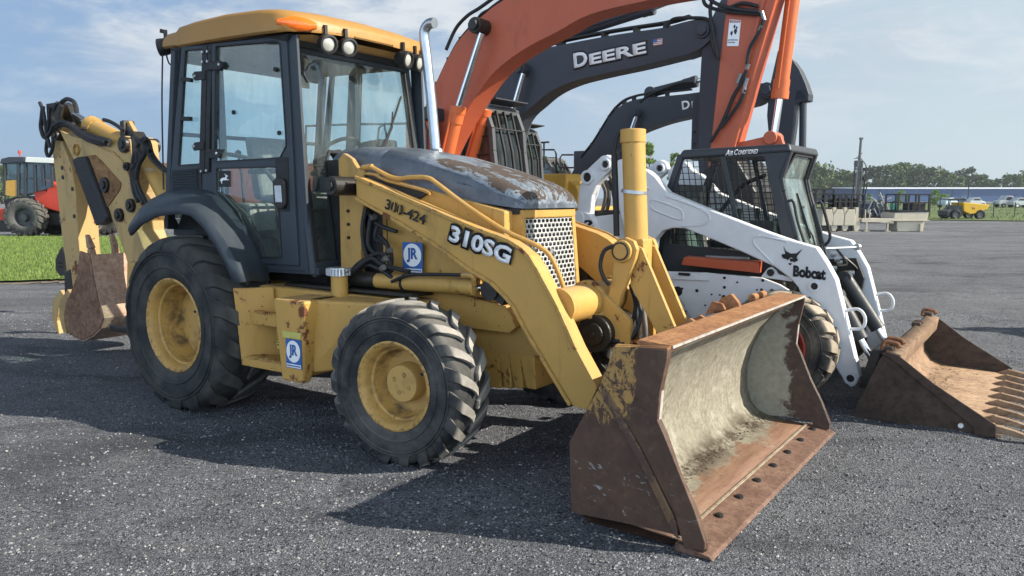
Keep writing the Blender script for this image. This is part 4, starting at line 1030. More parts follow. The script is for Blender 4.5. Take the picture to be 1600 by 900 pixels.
for i in range(8): bar(bm, P[i], P[i + 1], .018 if 0 < i < 8 else .016, .016, (1, 0, 0))
bar(bm, P[9], P[10], .028, .02, (1, 0, 0)); bar(bm, P[11], P[0], .028, .02, (1, 0, 0)); bar(bm, P[8], P[9], .016, .02, (1, 0, 0))
bar(bm, (FX(1.76) + .006, -.58, 1.76), (FX(1.76) + .006, -.40, 1.76), .006, .006)
obj('windshield_seal', bm, BLK, ws)
bm = B(); plate(bm, [(y, z) for y, z in [(-.66, 1.37), (.66, 1.37), (.64, 2.55), (-.64, 2.55)]], 0, .004, f=lambda u, y, v: (-.46 + (v - 1.3) * .136 + y, u, v)); obj('rear_window', bm, GLS, bh)
# firewall between the cab and the engine bay
bm = B(); plate(bm, [(-.395, 1.05), (.395, 1.05), (.395, 1.72), (.33, 1.84), (-.33, 1.84), (-.395, 1.72)], 0, .02, f=lambda u, y, v: (1.09 + y, u, v)); obj('firewall', bm, BLK, bh)
# wiper
bm = B()
W0 = [(0.163, 1.909), (0.293, 2.081), (0.472, 2.33), (0.324, 2.195), (0.412, 2.251)]; 
def wx(q, o=.03): return Vector((FX(q[1]) + o, q[0], q[1]))
tube(bm, [wx(W0[0], .04), wx(W0[1], .045)], .010, 6, 0); tube(bm, [wx(W0[1], .045), wx(W0[3], .04)], .006, 6, 0)
bar(bm, wx([(0.204, 1.907)][0], .02), wx(W0[2], .015), .012, .012, (0, 1, 0)); cyl(bm, wx(W0[0], -.01), wx(W0[0], .05), .02, n=12)
obj('wiper', bm, BLK, bh)
# ---------------------------------------------------------------- interior
bm = B()
hexa(bm, [(.02, -.26, 1.42), (.50, -.26, 1.45), (.50, .26, 1.45), (.02, .26, 1.42)], [(.0, -.25, 1.56), (.50, -.25, 1.58), (.50, .25, 1.58), (.0, .25, 1.56)])
hexa(bm, [(-.06, -.25, 1.52), (.07, -.25, 1.52), (.07, .25, 1.52), (-.06, .25, 1.52)], [(-.20, -.22, 2.02), (-.09, -.22, 2.02), (-.09, .22, 2.02), (-.20, .22, 2.02)])
seat = obj('seat', bm, SEAT, bh, bevel=.04, seg=3)
bm = B()
for s in (-1, 1): box(bm, .0, .30, s * .31 - .03, s * .31 + .03, 1.72, 1.76); 
box(bm, .05, .42, -.18, .18, 1.28, 1.43); obj('armrest', bm, DKI, seat, bevel=.015)
bm = B()
hexa(bm, [(-.15, -.62, 1.05), (.42, -.60, 1.05), (.42, -.36, 1.05), (-.15, -.36, 1.05)], [(-.15, -.62, 1.50), (.36, -.60, 1.50), (.36, -.36, 1.50), (-.15, -.36, 1.50)])
obj('side_console', bm, plain('grey_plastic', (.20, .21, .21), .6, scale=20), bh, bevel=.03)
bm = B(); hexa(bm, [(.66, -.20, 1.05), (.95, -.24, 1.05), (.95, .24, 1.05), (.66, .20, 1.05)], [(.78, -.16, 1.72), (.95, -.22, 1.72), (.95, .22, 1.72), (.78, .16, 1.72)])
cyl(bm, (.80, 0, 1.68), (.66, 0, 1.84), .03, n=12); obj('steering_console', bm, DKI, bh, bevel=.02)
bm = B(); ax = Vector((.62, 0, -.75)).normalized() * -1; u, w_ = frame_of(ax); c0 = Vector((.65, 0, 1.86)); ring = [c0 + (u * math.cos(a) + w_ * math.sin(a)) * .19 for a in [k * 2 * math.pi / 28 for k in range(29)]]
tube(bm, ring, .014, 8, 0)
for a in (0, 2.1, 4.2): bar(bm, c0, c0 + (u * math.cos(a) + w_ * math.sin(a)) * .19, .025, .01, ax)
cyl(bm, c0 - ax * .02, c0 + ax * .02, .045, n=16); obj('steering_wheel', bm, BLK, bh, smooth=True)
bm = B()
for x, y, h_ in ((.62, -.42, .45), (.55, -.36, .38), (-.1, -.3, .42), (-.14, .3, .42), (-.22, .1, .35), (.70, .35, .5)):
    tube(bm, [(x, y, 1.45), (x - .02, y, 1.45 + h_ * .6), (x - .05, y, 1.45 + h_)], .010, 8, 3); spin(bm, [(-.03, .001), (-.02, .02), (.02, .024), (.035, .001)], (x - .05, y, 1.46 + h_), (0, 0, 1), 10)
obj('control_lever', bm, BLK, bh, smooth=True)
bm = B(); hexa(bm, [(.52, .30, 1.70), (.80, .30, 1.70), (.80, .55, 1.70), (.52, .55, 1.70)], [(.56, .32, 1.98), (.78, .32, 2.0), (.78, .53, 2.0), (.56, .53, 1.98)]); obj('side_panel_box', bm, DKI, bh, bevel=.02)
bm = B(); tube(bm, [(.82, -.53, 2.45), (.86, -.50, 2.40), (.87, -.46, 2.33)], .008); hexa(bm, [(.80, -.50, 2.30), (.82, -.50, 2.30), (.82, -.40, 2.30), (.80, -.40, 2.30)], [(.80, -.50, 2.36), (.82, -.50, 2.36), (.82, -.40, 2.36), (.80, -.40, 2.36)]); obj('rear_view_mirror', bm, BLK, bh, bevel=.004)
# ---------------------------------------------------------------- roof
RT = [(-0.514, 2.802), (-0.244, 2.825), (-0.02, 2.829), (0.354, 2.812), (0.7, 2.779), (0.991, 2.742), (-0.52, 2.737), (-0.291, 2.656), (0.231, 2.627), (0.691, 2.614), (0.997, 2.608)]
def rsec(x, w, zt, zb, crown=.035):
    hw = w; P = [(x, -hw + .02, zb), (x, -hw, zb + .012), (x, -hw + .004, zt - .05), (x, -hw + .03, zt - .015), (x, -hw + .09, zt)]
    P += [(x, -hw * .5, zt + crown * .7), (x, 0, zt + crown)]
    return P + [(a, -b, c) for a, b, c in P[-2::-1]]
bm = B()
secs = [rsec(*q) for q in [(-.67, .56, 2.755, 2.71, .02), (-.65, .62, 2.775, 2.69, .02), (-.47, .68, 2.79, 2.67, .03), (-.30, .70, 2.79, 2.66, .03), (-.22, .745, 2.80, 2.64), (.0, .75, 2.815, 2.638), (.35, .75, 2.82, 2.635), (.70, .745, 2.805, 2.628), (.86, .742, 2.785, 2.622), (.945, .715, 2.765, 2.625, .03), (1.0, .64, 2.745, 2.63, .025), (1.03, .50, 2.725, 2.64, .02), (1.055, .36, 2.71, 2.645, .015), (1.06, .20, 2.70, 2.65, .01)]]
rg = loft(bm, secs); bm.faces.new(rg[0]); bm.faces.new(rg[-1])
rf = obj('roof', bm, ROOF, bh, smooth=True, ang=50, solid=.0)
bm = B(); hexa(bm, [(-.40, -.67, 2.60), (.88, -.65, 2.56), (.88, .65, 2.56), (-.40, .67, 2.60)], [(-.40, -.69, 2.66), (.93, -.67, 2.62), (.93, .67, 2.62), (-.40, .69, 2.66)]); obj('headliner', bm, BLK, bh, bevel=.01)
bm = B()   # brow visor that carries the front lamps
hexa(bm, [(.86, -.62, 2.59), (.95, -.50, 2.60), (.95, .50, 2.60), (.86, .62, 2.59)], [(.88, -.64, 2.625), (1.00, -.52, 2.63), (1.00, .52, 2.63), (.88, .64, 2.625)]); obj('roof_visor', bm, ROOF, rf, bevel=.01)
# amber lights on both front corners, follow the curve of the brow
for s in (-1, 1):
    bm = B(); secs = []
    for k in range(11):
        t_ = k / 10; a = R(33 + 36 * t_); cx_, cy_ = .685 + .405 * math.sin(a) * 1.0, (.395 + .395 * math.cos(a) * 1.0)
        hgt = .046 * math.sin(math.pi * (.08 + .84 * t_)) ** .6; o = Vector((math.sin(a), math.cos(a) * 1.0, 0))
        cx_ -= .006; zc = 2.685 - .012 * t_; b0 = Vector((cx_, cy_, 0)); ring = []
        for j in range(8):
            q = 2 * math.pi * j / 8; p = b0 + o * (.018 * math.cos(q)) + Vector((0, 0, zc + hgt * math.sin(q))); ring.append((p.x, s * p.y, p.z))
        secs.append(ring)
    rr = loft(bm, secs, closed=True); bm.faces.new(rr[0]); bm.faces.new(rr[-1])
    obj('turn_signal', bm, AMB, rf, smooth=True, ang=60)
def work_lamp(p, d, r=.055, round_=True, parent=bh, tilt=0):
    p = Vector(p); d = Vector(d).normalized(); bm = B()
    spin(bm, [(-.09, .001), (-.085, r * .6), (-.04, r * .95), (.0, r), (.025, r * 1.0), (.028, r * .80), (.012, r * .70)], p, d, 20)
    bar(bm, p - d * .03, p - d * .03 + Vector((0, 0, r * 1.9)), .02, .025, d); bar(bm, p - d * .03 + Vector((-.01, 0, r * 1.7)), p - d * .03 + Vector((-.06, 0, r * 1.9)), .02, .03)
    l = obj('work_light', bm, BLK, parent, smooth=True, ang=40)
    bm = B(); spin(bm, [(.010, r * .72), (.018, r * .5), (.021, .001)], p, d, 20); obj('lamp_lens', bm, LENS, l, smooth=True)
    return l
for (x, y) in ((1.075, -.455), (1.10, -.295), (1.10, .295), (1.075, .455)): work_lamp((x, y, 2.568), (1, -.25 if y < 0 else .15, -.22), .064)
RL_ = [(-0.627, 2.7)][0]
for s in (-1, 1):
    for k, dy in enumerate((.62, .46)): work_lamp((RL_[0] + .02, s * dy, RL_[1]), (-.85, s * .75 if k == 0 else 0, -.2), .066)
bm = B(); tube(bm, [(-.50, -.66, 2.73), (-.555, -.63, 2.70), (-.56, -.60, 2.58), (-.52, -.58, 2.56)], .006); tube(bm, [(-.52, -.60, 2.56), (-.46, -.62, 2.535), (-.40, -.66, 2.56)], .006)
tube(bm, [(-.405, -.745, 2.60), (-.44, -.75, 2.2), (-.455, -.76, 1.6)], .006); obj('lamp_cable', bm, BLK, bh)
# ---------------------------------------------------------------- rear fenders
FA = [(-0.684, 1.523), (-0.467, 1.583), (-0.23, 1.601), (-0.005, 1.59), (0.164, 1.553), (0.308, 1.452), (0.445, 1.308), (0.557, 1.149), (0.638, 0.954)]
FB = [(-0.54, 1.333), (-0.374, 1.43), (-0.152, 1.484), (0.12, 1.494), (0.293, 1.473), (0.455, 1.383), (0.602, 1.253), (0.711, 1.12), (0.811, 0.985)]
FC = [(-0.485, 1.258), (-0.33, 1.347), (-0.125, 1.406), (0.146, 1.428), (0.296, 1.412), (0.423, 1.34), (0.551, 1.222), (0.649, 1.11), (0.736, 0.974)]
def fender(s):
    bm = B(); secs = []
    for a, b, c in zip(FA, FB, FC):
        secs.append([(a[0], s * .66, a[1] - .0), (a[0], s * .72, a[1]), (a[0] * .5 + b[0] * .5, s * .87, (a[1] + b[1]) / 2 + .012), (b[0], s * .99, b[1]), (b[0] * .6 + c[0] * .4, s * 1.015, b[1] * .6 + c[1] * .4), (c[0], s * 1.02, c[1])])
    loft(bm, secs)
    # rear end cap and the inner wall towards the cab
    return obj('fender', bm, CAB, bh, smooth=True, ang=48, solid=.02)
fender(-1); fender(1)
bm = B()
for s in (-1, 1): plate(bm, [(-.45, 1.28), (-.30, 1.52), (-.05, 1.58), (.2, 1.56), (.42, 1.42), (.56, 1.24), (.62, 1.0), (.4, .98), (-.45, .98)], s * .66 - .012, s * .66 + .012)
obj('inner_fender', bm, DKI, bh)
# ---------------------------------------------------------------- rear digging arm
ARMY = (-.13, .13)
bm = B(); plate(bm, [(-3.303, 2.23), (-3.077, 2.162), (-2.853, 2.121), (-2.511, 2.027), (-2.285, 2.067), (-2.065, 2.118), (-1.982, 2.067), (-1.967, 1.889), (-1.965, 1.58), (-1.864, 1.497), (-1.851, 1.413), (-1.947, 1.322), (-1.945, 1.232), (-1.816, 0.995), (-1.847, 0.897), (-2.015, 0.754), (-2.101, 0.786), (-2.172, 0.98), (-2.367, 1.315), (-2.478, 1.482), (-2.57, 1.513), (-2.769, 1.582), (-2.988, 1.853)], -.14, .14)
WYE = paint('weathered_digger_paint', (.46, .305, .12), rust=.30, dirt=1.0, rough=.5, edge=.025); bo = obj('digger_boom', bm, WYE, bh, bevel=.008)
bm = B(); plate(bm, [(-2.769, 1.954), (-2.61, 1.955), (-2.486, 1.89), (-2.162, 1.677), (-2.191, 1.617), (-2.443, 1.439), (-2.509, 1.482)], -.150, .150); obj('boom_recess', bm, rusty('rust_brown_steel', (.17, .085, .04), (.30, .17, .07), (.07, .035, .02)), bo, bevel=.003)
bm = B()
for p, r_ in ((( [(-2.439, 1.662)][0]), .075), (([(-2.003, 1.466)][0]), .065), (([(-2.215, 1.373)][0]), .065), (([(-3.33, 2.173)][0]), .05), (([(-2.067, 2.034)][0]), .075), (([(-2.032, 1.831)][0]), .04)):
    cyl(bm, (p[0], -.175, p[1]), (p[0], .175, p[1]), r_, n=20); cyl(bm, (p[0], -.19, p[1]), (p[0], .19, p[1]), r_ * .5, n=12)
obj('boom_pin', bm, OIL, bo, bevel=.005)
bm = B(); spin(bm, [(0, .058), (.012, .058), (.012, .04), (0, .04)], ([(-2.959, 2.017)][0][0], -.155, [(-2.959, 2.017)][0][1]), (0, 1, 0), 24)
P = [(-2.468, 2.013), (-2.263, 1.969), (-2.114, 1.881), (-2.006, 1.741), (-1.955, 1.592)]
for a, b in zip(P, P[1:]): bar(bm, (a[0], -.144, a[1]), (b[0], -.144, b[1]), .012, .02, (0, 1, 0))
obj('boom_rib', bm, YELD, bo)
bm = B(); plate(bm, [(-2.995, 1.922), (-2.89, 1.944), (-2.728, 1.946), (-2.376, 1.359), (-2.405, 1.309), (-2.602, 1.262)], -.19, -.10); obj('hose_guard', bm, BLK, bh, bevel=.03, seg=3)
bm = B(); plate(bm, [(-3.408, 2.322), (-3.339, 2.136), (-3.153, 1.844), (-3.11, 1.564), (-3.113, 1.124), (-3.091, 0.773), (-3.122, 0.524), (-3.18, 0.479), (-3.317, 0.558), (-3.39, 0.723), (-3.447, 1.114), (-3.497, 1.665), (-3.552, 2.165), (-3.571, 2.331), (-3.494, 2.491), (-3.413, 2.485)], -.11, .11)
dp = obj('dipper_arm', bm, WYE, bh, bevel=.008)
bm = B(); plate(bm, [(-3.498, 2.503), (-3.269, 2.507), (-3.196, 2.464), (-3.294, 2.218), (-3.433, 2.179), (-3.504, 2.261)], -.16, -.12); plate(bm, [(-3.907, 2.553), (-3.6, 2.553), (-3.421, 2.474), (-3.493, 2.224), (-3.661, 2.191)], .10, .14)
plate(bm, [(-3.477, 2.533), (-3.294, 2.494), (-3.161, 2.305), (-3.197, 2.228), (-3.347, 2.288)], -.05, .05); obj('dipper_head', bm, OIL, dp, bevel=.008)
bm = B()
for p in [(-3.343, 1.848), (-3.343, 1.749), (-3.16, 1.629), (-3.156, 1.348)]: cyl(bm, (p[0], -.118, p[1]), (p[0], -.108, p[1]), .022, n=14)
obj('dipper_holes', bm, OIL, dp)
bm = B(); A = [(-3.407, 2.449), (-2.96, 2.275), (-2.876, 2.251), (-2.31, 2.064), (-2.936, 2.267), (-2.817, 2.223)]
cyl(bm, (A[4][0], 0, A[4][1]), (A[3][0], 0, A[3][1]), .085, n=28); cyl(bm, (A[4][0], 0, A[4][1]), (A[5][0], 0, A[5][1]), .10, n=28)
dc = obj('dipper_cylinder', bm, YEL, bh, smooth=True)
bm = B(); cyl(bm, (A[0][0], 0, A[0][1]), (A[1][0], 0, A[1][1]), .042, n=20); obj('cylinder_rod', bm, CHR, dc, smooth=True)
bm = B(); A = [(-1.901, 1.938), (-1.558, 1.532), (-1.872, 1.902), (-2.02, 2.062)]; cyl(bm, (A[0][0], -.05, A[0][1]), (A[1][0], -.05, A[1][1]), .082, n=28); bcy = obj('boom_cylinder', bm, YEL, bh, smooth=True)
bm = B(); cyl(bm, (A[0][0], -.05, A[0][1]), (A[3][0], -.05, A[3][1]), .05, n=16); obj('cylinder_rod', bm, OIL, bcy)
text('cylinder_decal', 'DEERE', bcy, plain('faded_grey', (.30, .28, .24), .6), [(-1.707, -0.16, 1.777)][0], (1, 0, .0), (-.4, 0, 1), .14, .03)
bm = B(); plate(bm, [(-2.289, 2.271), (-2.231, 2.28), (-2.214, 2.115), (-2.074, 2.169), (-1.974, 2.063), (-2.031, 1.927), (-2.153, 1.826), (-2.244, 1.594), (-2.3, 1.718)], -.06, .06); obj('swing_link', bm, OIL, bh, bevel=.01)
bm = B(); bar(bm, [(-2.222, 0, 2.255)][0], [(-2.082, 0, 2.091)][0], .04, .05); obj('link_bar', bm, YELD, bh)
# black hoses looping over the arm
bm = B(); rnd = random.Random(21)
HS = [[(-3.396, -0.17, 2.459), (-3.442, -0.17, 2.32), (-3.492, -0.17, 2.159), (-3.538, -0.17, 2.029), (-3.491, -0.17, 1.968), (-3.399, -0.17, 2.044), (-3.353, -0.17, 2.185), (-3.26, -0.17, 2.278)],
      [(-3.5, -0.19, 2.477), (-3.544, -0.19, 2.356), (-3.572, -0.19, 2.259), (-3.504, -0.19, 2.158), (-3.359, -0.19, 2.217), (-3.293, -0.19, 2.31)],
      [(-3.147, -0.21, 2.49), (-3.236, -0.21, 2.42), (-3.273, -0.21, 2.339), (-3.2, -0.21, 2.291)],
      [(-3.153, -0.17, 2.494), (-3.046, -0.17, 2.519), (-2.922, -0.17, 2.491), (-2.868, -0.17, 2.426), (-2.862, -0.17, 2.375)],
      [(-3.562, -0.19, 2.52), (-3.495, -0.19, 2.412), (-3.467, -0.19, 2.222), (-3.409, -0.19, 2.056)],
      [(-3.256, -0.21, 2.268), (-3.044, -0.21, 2.295), (-2.803, -0.21, 2.202), (-2.569, -0.21, 2.117), (-2.281, -0.21, 2.063)],
      [(-3.318, -0.17, 2.248), (-3.079, -0.17, 2.262), (-2.863, -0.17, 2.163), (-2.591, -0.17, 2.077), (-2.301, -0.17, 2.042)],
      [(-3.219, -0.19, 2.274), (-2.962, -0.19, 2.255), (-2.722, -0.19, 2.18), (-2.488, -0.19, 2.121), (-2.237, -0.19, 2.074)],
      [(-2.292, -0.21, 2.272), (-2.18, -0.21, 2.249), (-2.051, -0.21, 2.201), (-1.968, -0.21, 2.156)],
      [(-1.949, -0.17, 2.181), (-1.871, -0.17, 2.096), (-1.865, -0.17, 1.944), (-1.926, -0.17, 1.769), (-1.9, -0.17, 1.591), (-1.844, -0.17, 1.503)],
      [(-1.863, -0.19, 2.146), (-1.776, -0.19, 2.056), (-1.793, -0.19, 1.883), (-1.864, -0.19, 1.709), (-1.785, -0.19, 1.532)],
      [(-1.76, -0.21, 2.083), (-1.64, -0.21, 2.021), (-1.627, -0.21, 1.935), (-1.743, -0.21, 1.823), (-1.792, -0.21, 1.649), (-1.691, -0.21, 1.486)],
      [(-1.692, -0.17, 2.082), (-1.613, -0.17, 2.039), (-1.571, -0.17, 1.935), (-1.477, -0.17, 1.847), (-1.4, -0.17, 1.805)],
      [(-1.691, -0.19, 2.064), (-1.613, -0.19, 2.004), (-1.561, -0.19, 1.899), (-1.407, -0.19, 1.805), (-1.309, -0.19, 1.78)],
      [(-1.758, -0.21, 1.996), (-1.692, -0.21, 1.908), (-1.794, -0.21, 1.737), (-1.667, -0.21, 1.521), (-1.57, -0.21, 1.446)]]
for i, h_ in enumerate(HS): tube(bm, h_, .022 if i % 2 else .018, 7, 4)
obj('digger_hoses', bm, BLK, bh, smooth=True)
bm = B()
for p in [(-1.753, -0.2, 2.008), (-1.686, -0.2, 1.937), (-1.847, -0.2, 1.814), (-2.741, -0.18, 2.188), (-2.959, -0.18, 2.243), (-1.634, -0.2, 2.038), (-1.58, -0.2, 1.956)]: cyl(bm, p, Vector(p) + Vector((.04, 0, .03)), .020, n=8)
obj('hose_fitting', bm, OIL, bh)
# bucket folded in against the arm, open face forward
BK = [(-2.715, 1.017), (-2.594, 0.997), (-2.523, 0.987), (-2.486, 0.789), (-2.419, 0.542), (-2.343, 0.379), (-2.414, 0.278), (-2.569, 0.186), (-2.776, 0.113), (-2.951, 0.135), (-3.071, 0.216), (-3.122, 0.33), (-3.064, 0.467), (-2.915, 0.622), (-2.795, 0.771)]
DB = rusty('dug_bucket_steel', (.13, .066, .040), (.28, .16, .10), (.05, .028, .02), 1.3)
bm = B()
for s in (-1, 1): plate(bm, BK, s * .29 - .012, s * .29 + .012)
rb = obj('digging_bucket', bm, DB, bh, bevel=.006)
bm = B(); FR = BK[2:] ; FR2 = BK[:3]
prev = None
for y in (-.29, 0, .29):
    cur = [bm.verts.new((x, y, z)) for x, z in BK[2:]]
    if prev:
        for k in range(len(cur) - 1): bm.faces.new((prev[k], prev[k + 1], cur[k + 1], cur[k]))
    prev = cur
obj('bucket_shell', bm, rusty('pale_rust_steel', (.40, .25, .17), (.55, .40, .30), (.18, .10, .07), 1.5), rb, solid=.02)
for y in (-.24, 0, .24):
    bm = B(); x, z = BK[2]; x -= .06
    hexa(bm, [(x - .05, y - .04, z - .08), (x + .03, y - .04, z - .08), (x + .03, y + .04, z - .08), (x - .05, y + .04, z - .08)], [(x - .05, y - .028, z + .06), (x + .0, y - .028, z + .06), (x + .0, y + .028, z + .06), (x - .05, y + .028, z + .06)])
    hexa(bm, [(x - .055, y - .034, z + .06), (x + .01, y - .034, z + .06), (x + .01, y + .034, z + .06), (x - .055, y + .034, z + .06)], [(x - .10, y - .018, z + .19), (x - .06, y - .018, z + .19), (x - .06, y + .018, z + .19), (x - .10, y + .018, z + .19)])
    obj('bucket_tooth', bm, rusty('tooth_steel', (.28, .17, .11), (.42, .30, .22), (.10, .05, .03), 2), rb, bevel=.01)
bm = B(); plate(bm, [(-3.221, 0.593), (-3.136, 0.532), (-3.272, 0.401), (-3.331, 0.26), (-3.296, 0.114), (-3.386, 0.153), (-3.437, 0.285), (-3.4, 0.459)], -.2, -.15); plate(bm, [(-4.059, 0.499), (-3.966, 0.432), (-4.116, 0.287), (-4.18, 0.133), (-4.142, -0.028), (-4.241, 0.015), (-4.297, 0.16), (-4.256, 0.351)], .12, .17); obj('bucket_tipping_link', bm, WYE, bh, bevel=.006)
bm = B(); plate(bm, [(-3.434, 0.754), (-3.307, 0.795), (-3.269, 0.458), (-3.268, 0.253), (-3.399, 0.075), (-3.492, 0.198), (-3.46, 0.443)], -.12, .12); obj('bucket_knuckle', bm, OIL, bh, bevel=.01)
# swing frame, stabilisers
bm = B()
plate(bm, [(-1.55, .45), (-.5, .45), (-.5, .95), (-1.1, .98), (-1.55, .85)], -.45, .45); obj('swing_frame', bm, OIL, bh, bevel=.02)
for s in (-1, 1):
    bm = B(); hexa(bm, [(-1.25, s * .55, .50), (-1.10, s * .55, .50), (-1.10, s * .68, .50), (-1.25, s * .68, .50)], [(-1.25, s * .50, 1.0), (-1.10, s * .50, 1.0), (-1.10, s * .64, 1.0), (-1.25, s * .64, 1.0)])
    sb = obj('stabiliser', bm, YELD, bh, bevel=.01)
    bm = B(); box(bm, -1.35, -1.0, s * .62 - .15, s * .62 + .15, .42, .47); obj('stabiliser_foot', bm, OIL, sb, bevel=.01)
bm = B(); HP = [(88, 398), (96, 385), (102, 398), (101, 428), (94, 430), (88, 420)]
pad = [(-5.855, 0.715), (-5.677, 0.885), (-5.587, 0.786), (-5.639, 0.519), (-5.763, 0.495), (-5.874, 0.575)]
holes = []
cx_ = sum(p[0] for p in pad) / 6; cz_ = pad[3][1] + .10
for i in range(3):
    for j in range(2): holes.append([(cx_ - .05 + i * .045 + .014 * math.cos(a), cz_ + j * .05 + .012 * math.sin(a)) for a in [q * math.pi / 3 for q in range(6)]])
plate(bm, pad, .93, .97, holes); obj('far_stabiliser_pad', bm, OIL, bh)

# ------------------------------------------------------------------ skid steer loader
WP_ = paint('worn_white_paint', (.66, .67, .68), rust=-.12, dirt=.18, rough=.38, dust=(.45, .42, .36), grime=(.25, .22, .18), rustcol=(.25, .12, .06))
SKC = paint('skid_cab_paint', (.030, .034, .040), rust=0, dirt=.15, rough=.38, dust=(.14, .14, .14))
TYW = tyre_mat('sandy_tyre_rubber', dust=(.37, .31, .235), k=.6, rt=.396)
RED = paint('red_paint', (.36, .05, .03), rust=0, dirt=.3)
ORG = paint('orange_panel', (.42, .085, .035), rust=0, dirt=.3)
GLS2 = glass('greenish_cab_glass', (.66, .84, .80), dirt=.16)
sk = thing('skid_steer_loader', 'white skid steer loader with black caged cab and toothed rusty bucket', 'skid steer loader', (2.55, 2.6, 0))
YN, YF = 1.95, 3.25          # outer faces of the two lift arms
def skid_wheel(x, s):
    Rt = .415
    p = wheel(sk, (x, 2.6 + s * .75, Rt), s, Rt - .022, .30, .215, TYW, RED, dict(lugs=17, lh=.030, lw=.062, skew=.20, wrap=1.0, n=64), .13, None, bolts=8)
    return p
for x in (2.32, 3.50):
    for s in (-1, 1): skid_wheel(x, s)
# arm outline on the near arm plane
AO = [(1.966, 1.798), (2.033, 1.863), (2.148, 1.892), (2.24, 1.793), (2.312, 1.764), (2.384, 1.71), (2.443, 1.64), (2.496, 1.586), (2.56, 1.56), (2.818, 1.461), (3.086, 1.361), (3.342, 1.271), (3.54, 1.208), (3.711, 1.165), (3.789, 1.052), (3.859, 0.931), (3.917, 0.728), (3.988, 0.47), (4.057, 0.212), (4.038, 0.151), (3.999, 0.126), (3.947, 0.177), (3.879, 0.277), (3.849, 0.528), (3.799, 0.621), (3.702, 0.721), (3.618, 0.793), (3.582, 0.86), (3.532, 0.916), (3.402, 1.004), (3.146, 1.109), (2.933, 1.188), (2.657, 1.286), (2.544, 1.288), (2.452, 1.26), (2.39, 1.188), (2.38, 1.073), (2.256, 1.04), (2.099, 1.257), (2.001, 1.588)]
def skid_arm(y0, y1, out):
    bm = B(); plate(bm, AO, y0, y1); a = obj('lift_arm', bm, WP_, sk, bevel=.012, seg=3)
    o = -1 if out < 0 else 1; yy = y0 if out < 0 else y1
    bm = B()
    for loop in ([(2.353, 1.501), (2.376, 1.522), (2.596, 1.449), (2.637, 1.402), (2.61, 1.359), (2.39, 1.431), (2.354, 1.468)], [(2.634, 1.306), (2.795, 1.315), (2.864, 1.353), (2.852, 1.409), (2.735, 1.471), (2.48, 1.554)], [(3.391, 1.028), (3.288, 1.124), (3.235, 1.183), (3.244, 1.228), (3.304, 1.24), (3.492, 1.206)], [(2.243, 1.652), (2.339, 1.608)]):
        P = [Vector((x, yy + o * .001, z)) for x, z in loop]; tube(bm, P, .009, 6, 3)
    obj('pressed_rib', bm, WP_, a, smooth=True)
    bm = B()
    for (x, z), r_ in zip([(3.709, 0.873), (3.996, 0.199), (3.868, 0.305)], (.045, .048, .035)):
        spin(bm, [(o * -.002, r_), (o * .014, r_), (o * .014, r_ * .6), (o * -.002, r_ * .6)], (x, yy, z), (0, 1, 0), 24)
    obj('arm_boss', bm, WP_, a, smooth=True, ang=30)
    bm = B()
    for (x, z), r_ in zip([(3.709, 0.873), (3.996, 0.199), (3.868, 0.305)], (.028, .034, .028)): cyl(bm, (x, yy - .004, z), (x, yy + .004, z), r_, n=18)
    obj('arm_hole', bm, INK, a)
    bm = B(); K = [(3.794, 0.951), (3.849, 0.844)]   # hand loop on the front edge
    h0 = [(3.914, 0.694), (3.929, 0.57)]
    tube(bm, [(h0[0][0], (y0 + y1) / 2, h0[0][1]), (h0[0][0] + .10, (y0 + y1) / 2, h0[0][1] + .02), (h0[0][0] + .15, (y0 + y1) / 2, h0[0][1] - .04), (h0[0][0] + .13, (y0 + y1) / 2, h0[0][1] - .12), (h0[1][0], (y0 + y1) / 2, h0[1][1] - .01)], .012, 8, 6); obj('hose_loop', bm, WP_, a, smooth=True)
    return a
an = skid_arm(1.95, 2.06, -1); af = skid_arm(3.14, 3.25, 1)
# rear links with pivot holes
RL = [(1.608, 1.382), (1.626, 1.59), (1.645, 1.67), (1.677, 1.761), (1.767, 1.838), (1.849, 1.903), (1.906, 1.912), (1.957, 1.883), (1.977, 1.833), (1.953, 1.784), (1.89, 1.735), (1.808, 1.651), (1.764, 1.561), (1.747, 1.384), (1.813, 1.334), (1.827, 1.237), (1.789, 1.19), (1.617, 1.174)]
for y in (1.98, 3.12):
    bm = B(); plate(bm, RL, y, y + .09); l = obj('rear_link', bm, WP_, sk, bevel=.012, seg=3)
    bm = B()
    for (x, z), r_ in zip([(1.723, 1.72), (1.901, 1.829)], (.062, .050)): spin(bm, [(.002, r_), (-.03, r_), (-.03, r_ * .68), (.002, r_ * .68)], (x, y, z), (0, 1, 0), 24)
    obj('pivot_boss', bm, WP_, l, smooth=True, ang=30)
    bm = B()
    for (x, z), r_ in zip([(1.723, 1.72), (1.901, 1.829)], (.043, .028)): cyl(bm, (x, y - .012, z), (x, y - .004, z), r_, n=18)
    obj('pivot_hole', bm, OIL, l)
bm = B(); plate(bm, [(1.563, 1.381), (1.656, 1.423), (1.749, 1.395), (1.815, 1.305), (1.829, 1.213), (1.779, 1.131), (1.566, 1.066)], 1.96, 2.02); cyl(bm, *[(q[0], 1.95 + .03 * i, q[2]) for i, q in enumerate([(1.637, 1.95, 1.366), (1.637, 1.95, 1.366)])], .06, n=20); obj('lower_link', bm, WP_, sk, bevel=.01)
bm = B(); t0 = [(1.701, 1.99, 1.292)][0]; text('black_symbol', '2', sk, INK, (t0[0] - .0, 1.957, t0[2] - .02), (1, 0, 0), (0, 0, 1), .09, .07, bold=.05); bm.free()
bm = B()
tube(bm, [(1.782, 2.06, 1.647), (1.751, 2.06, 1.532), (1.726, 2.06, 1.446), (1.701, 2.06, 1.348)], .022); obj('rear_rod', bm, WP_, sk, smooth=True)
bm = B()
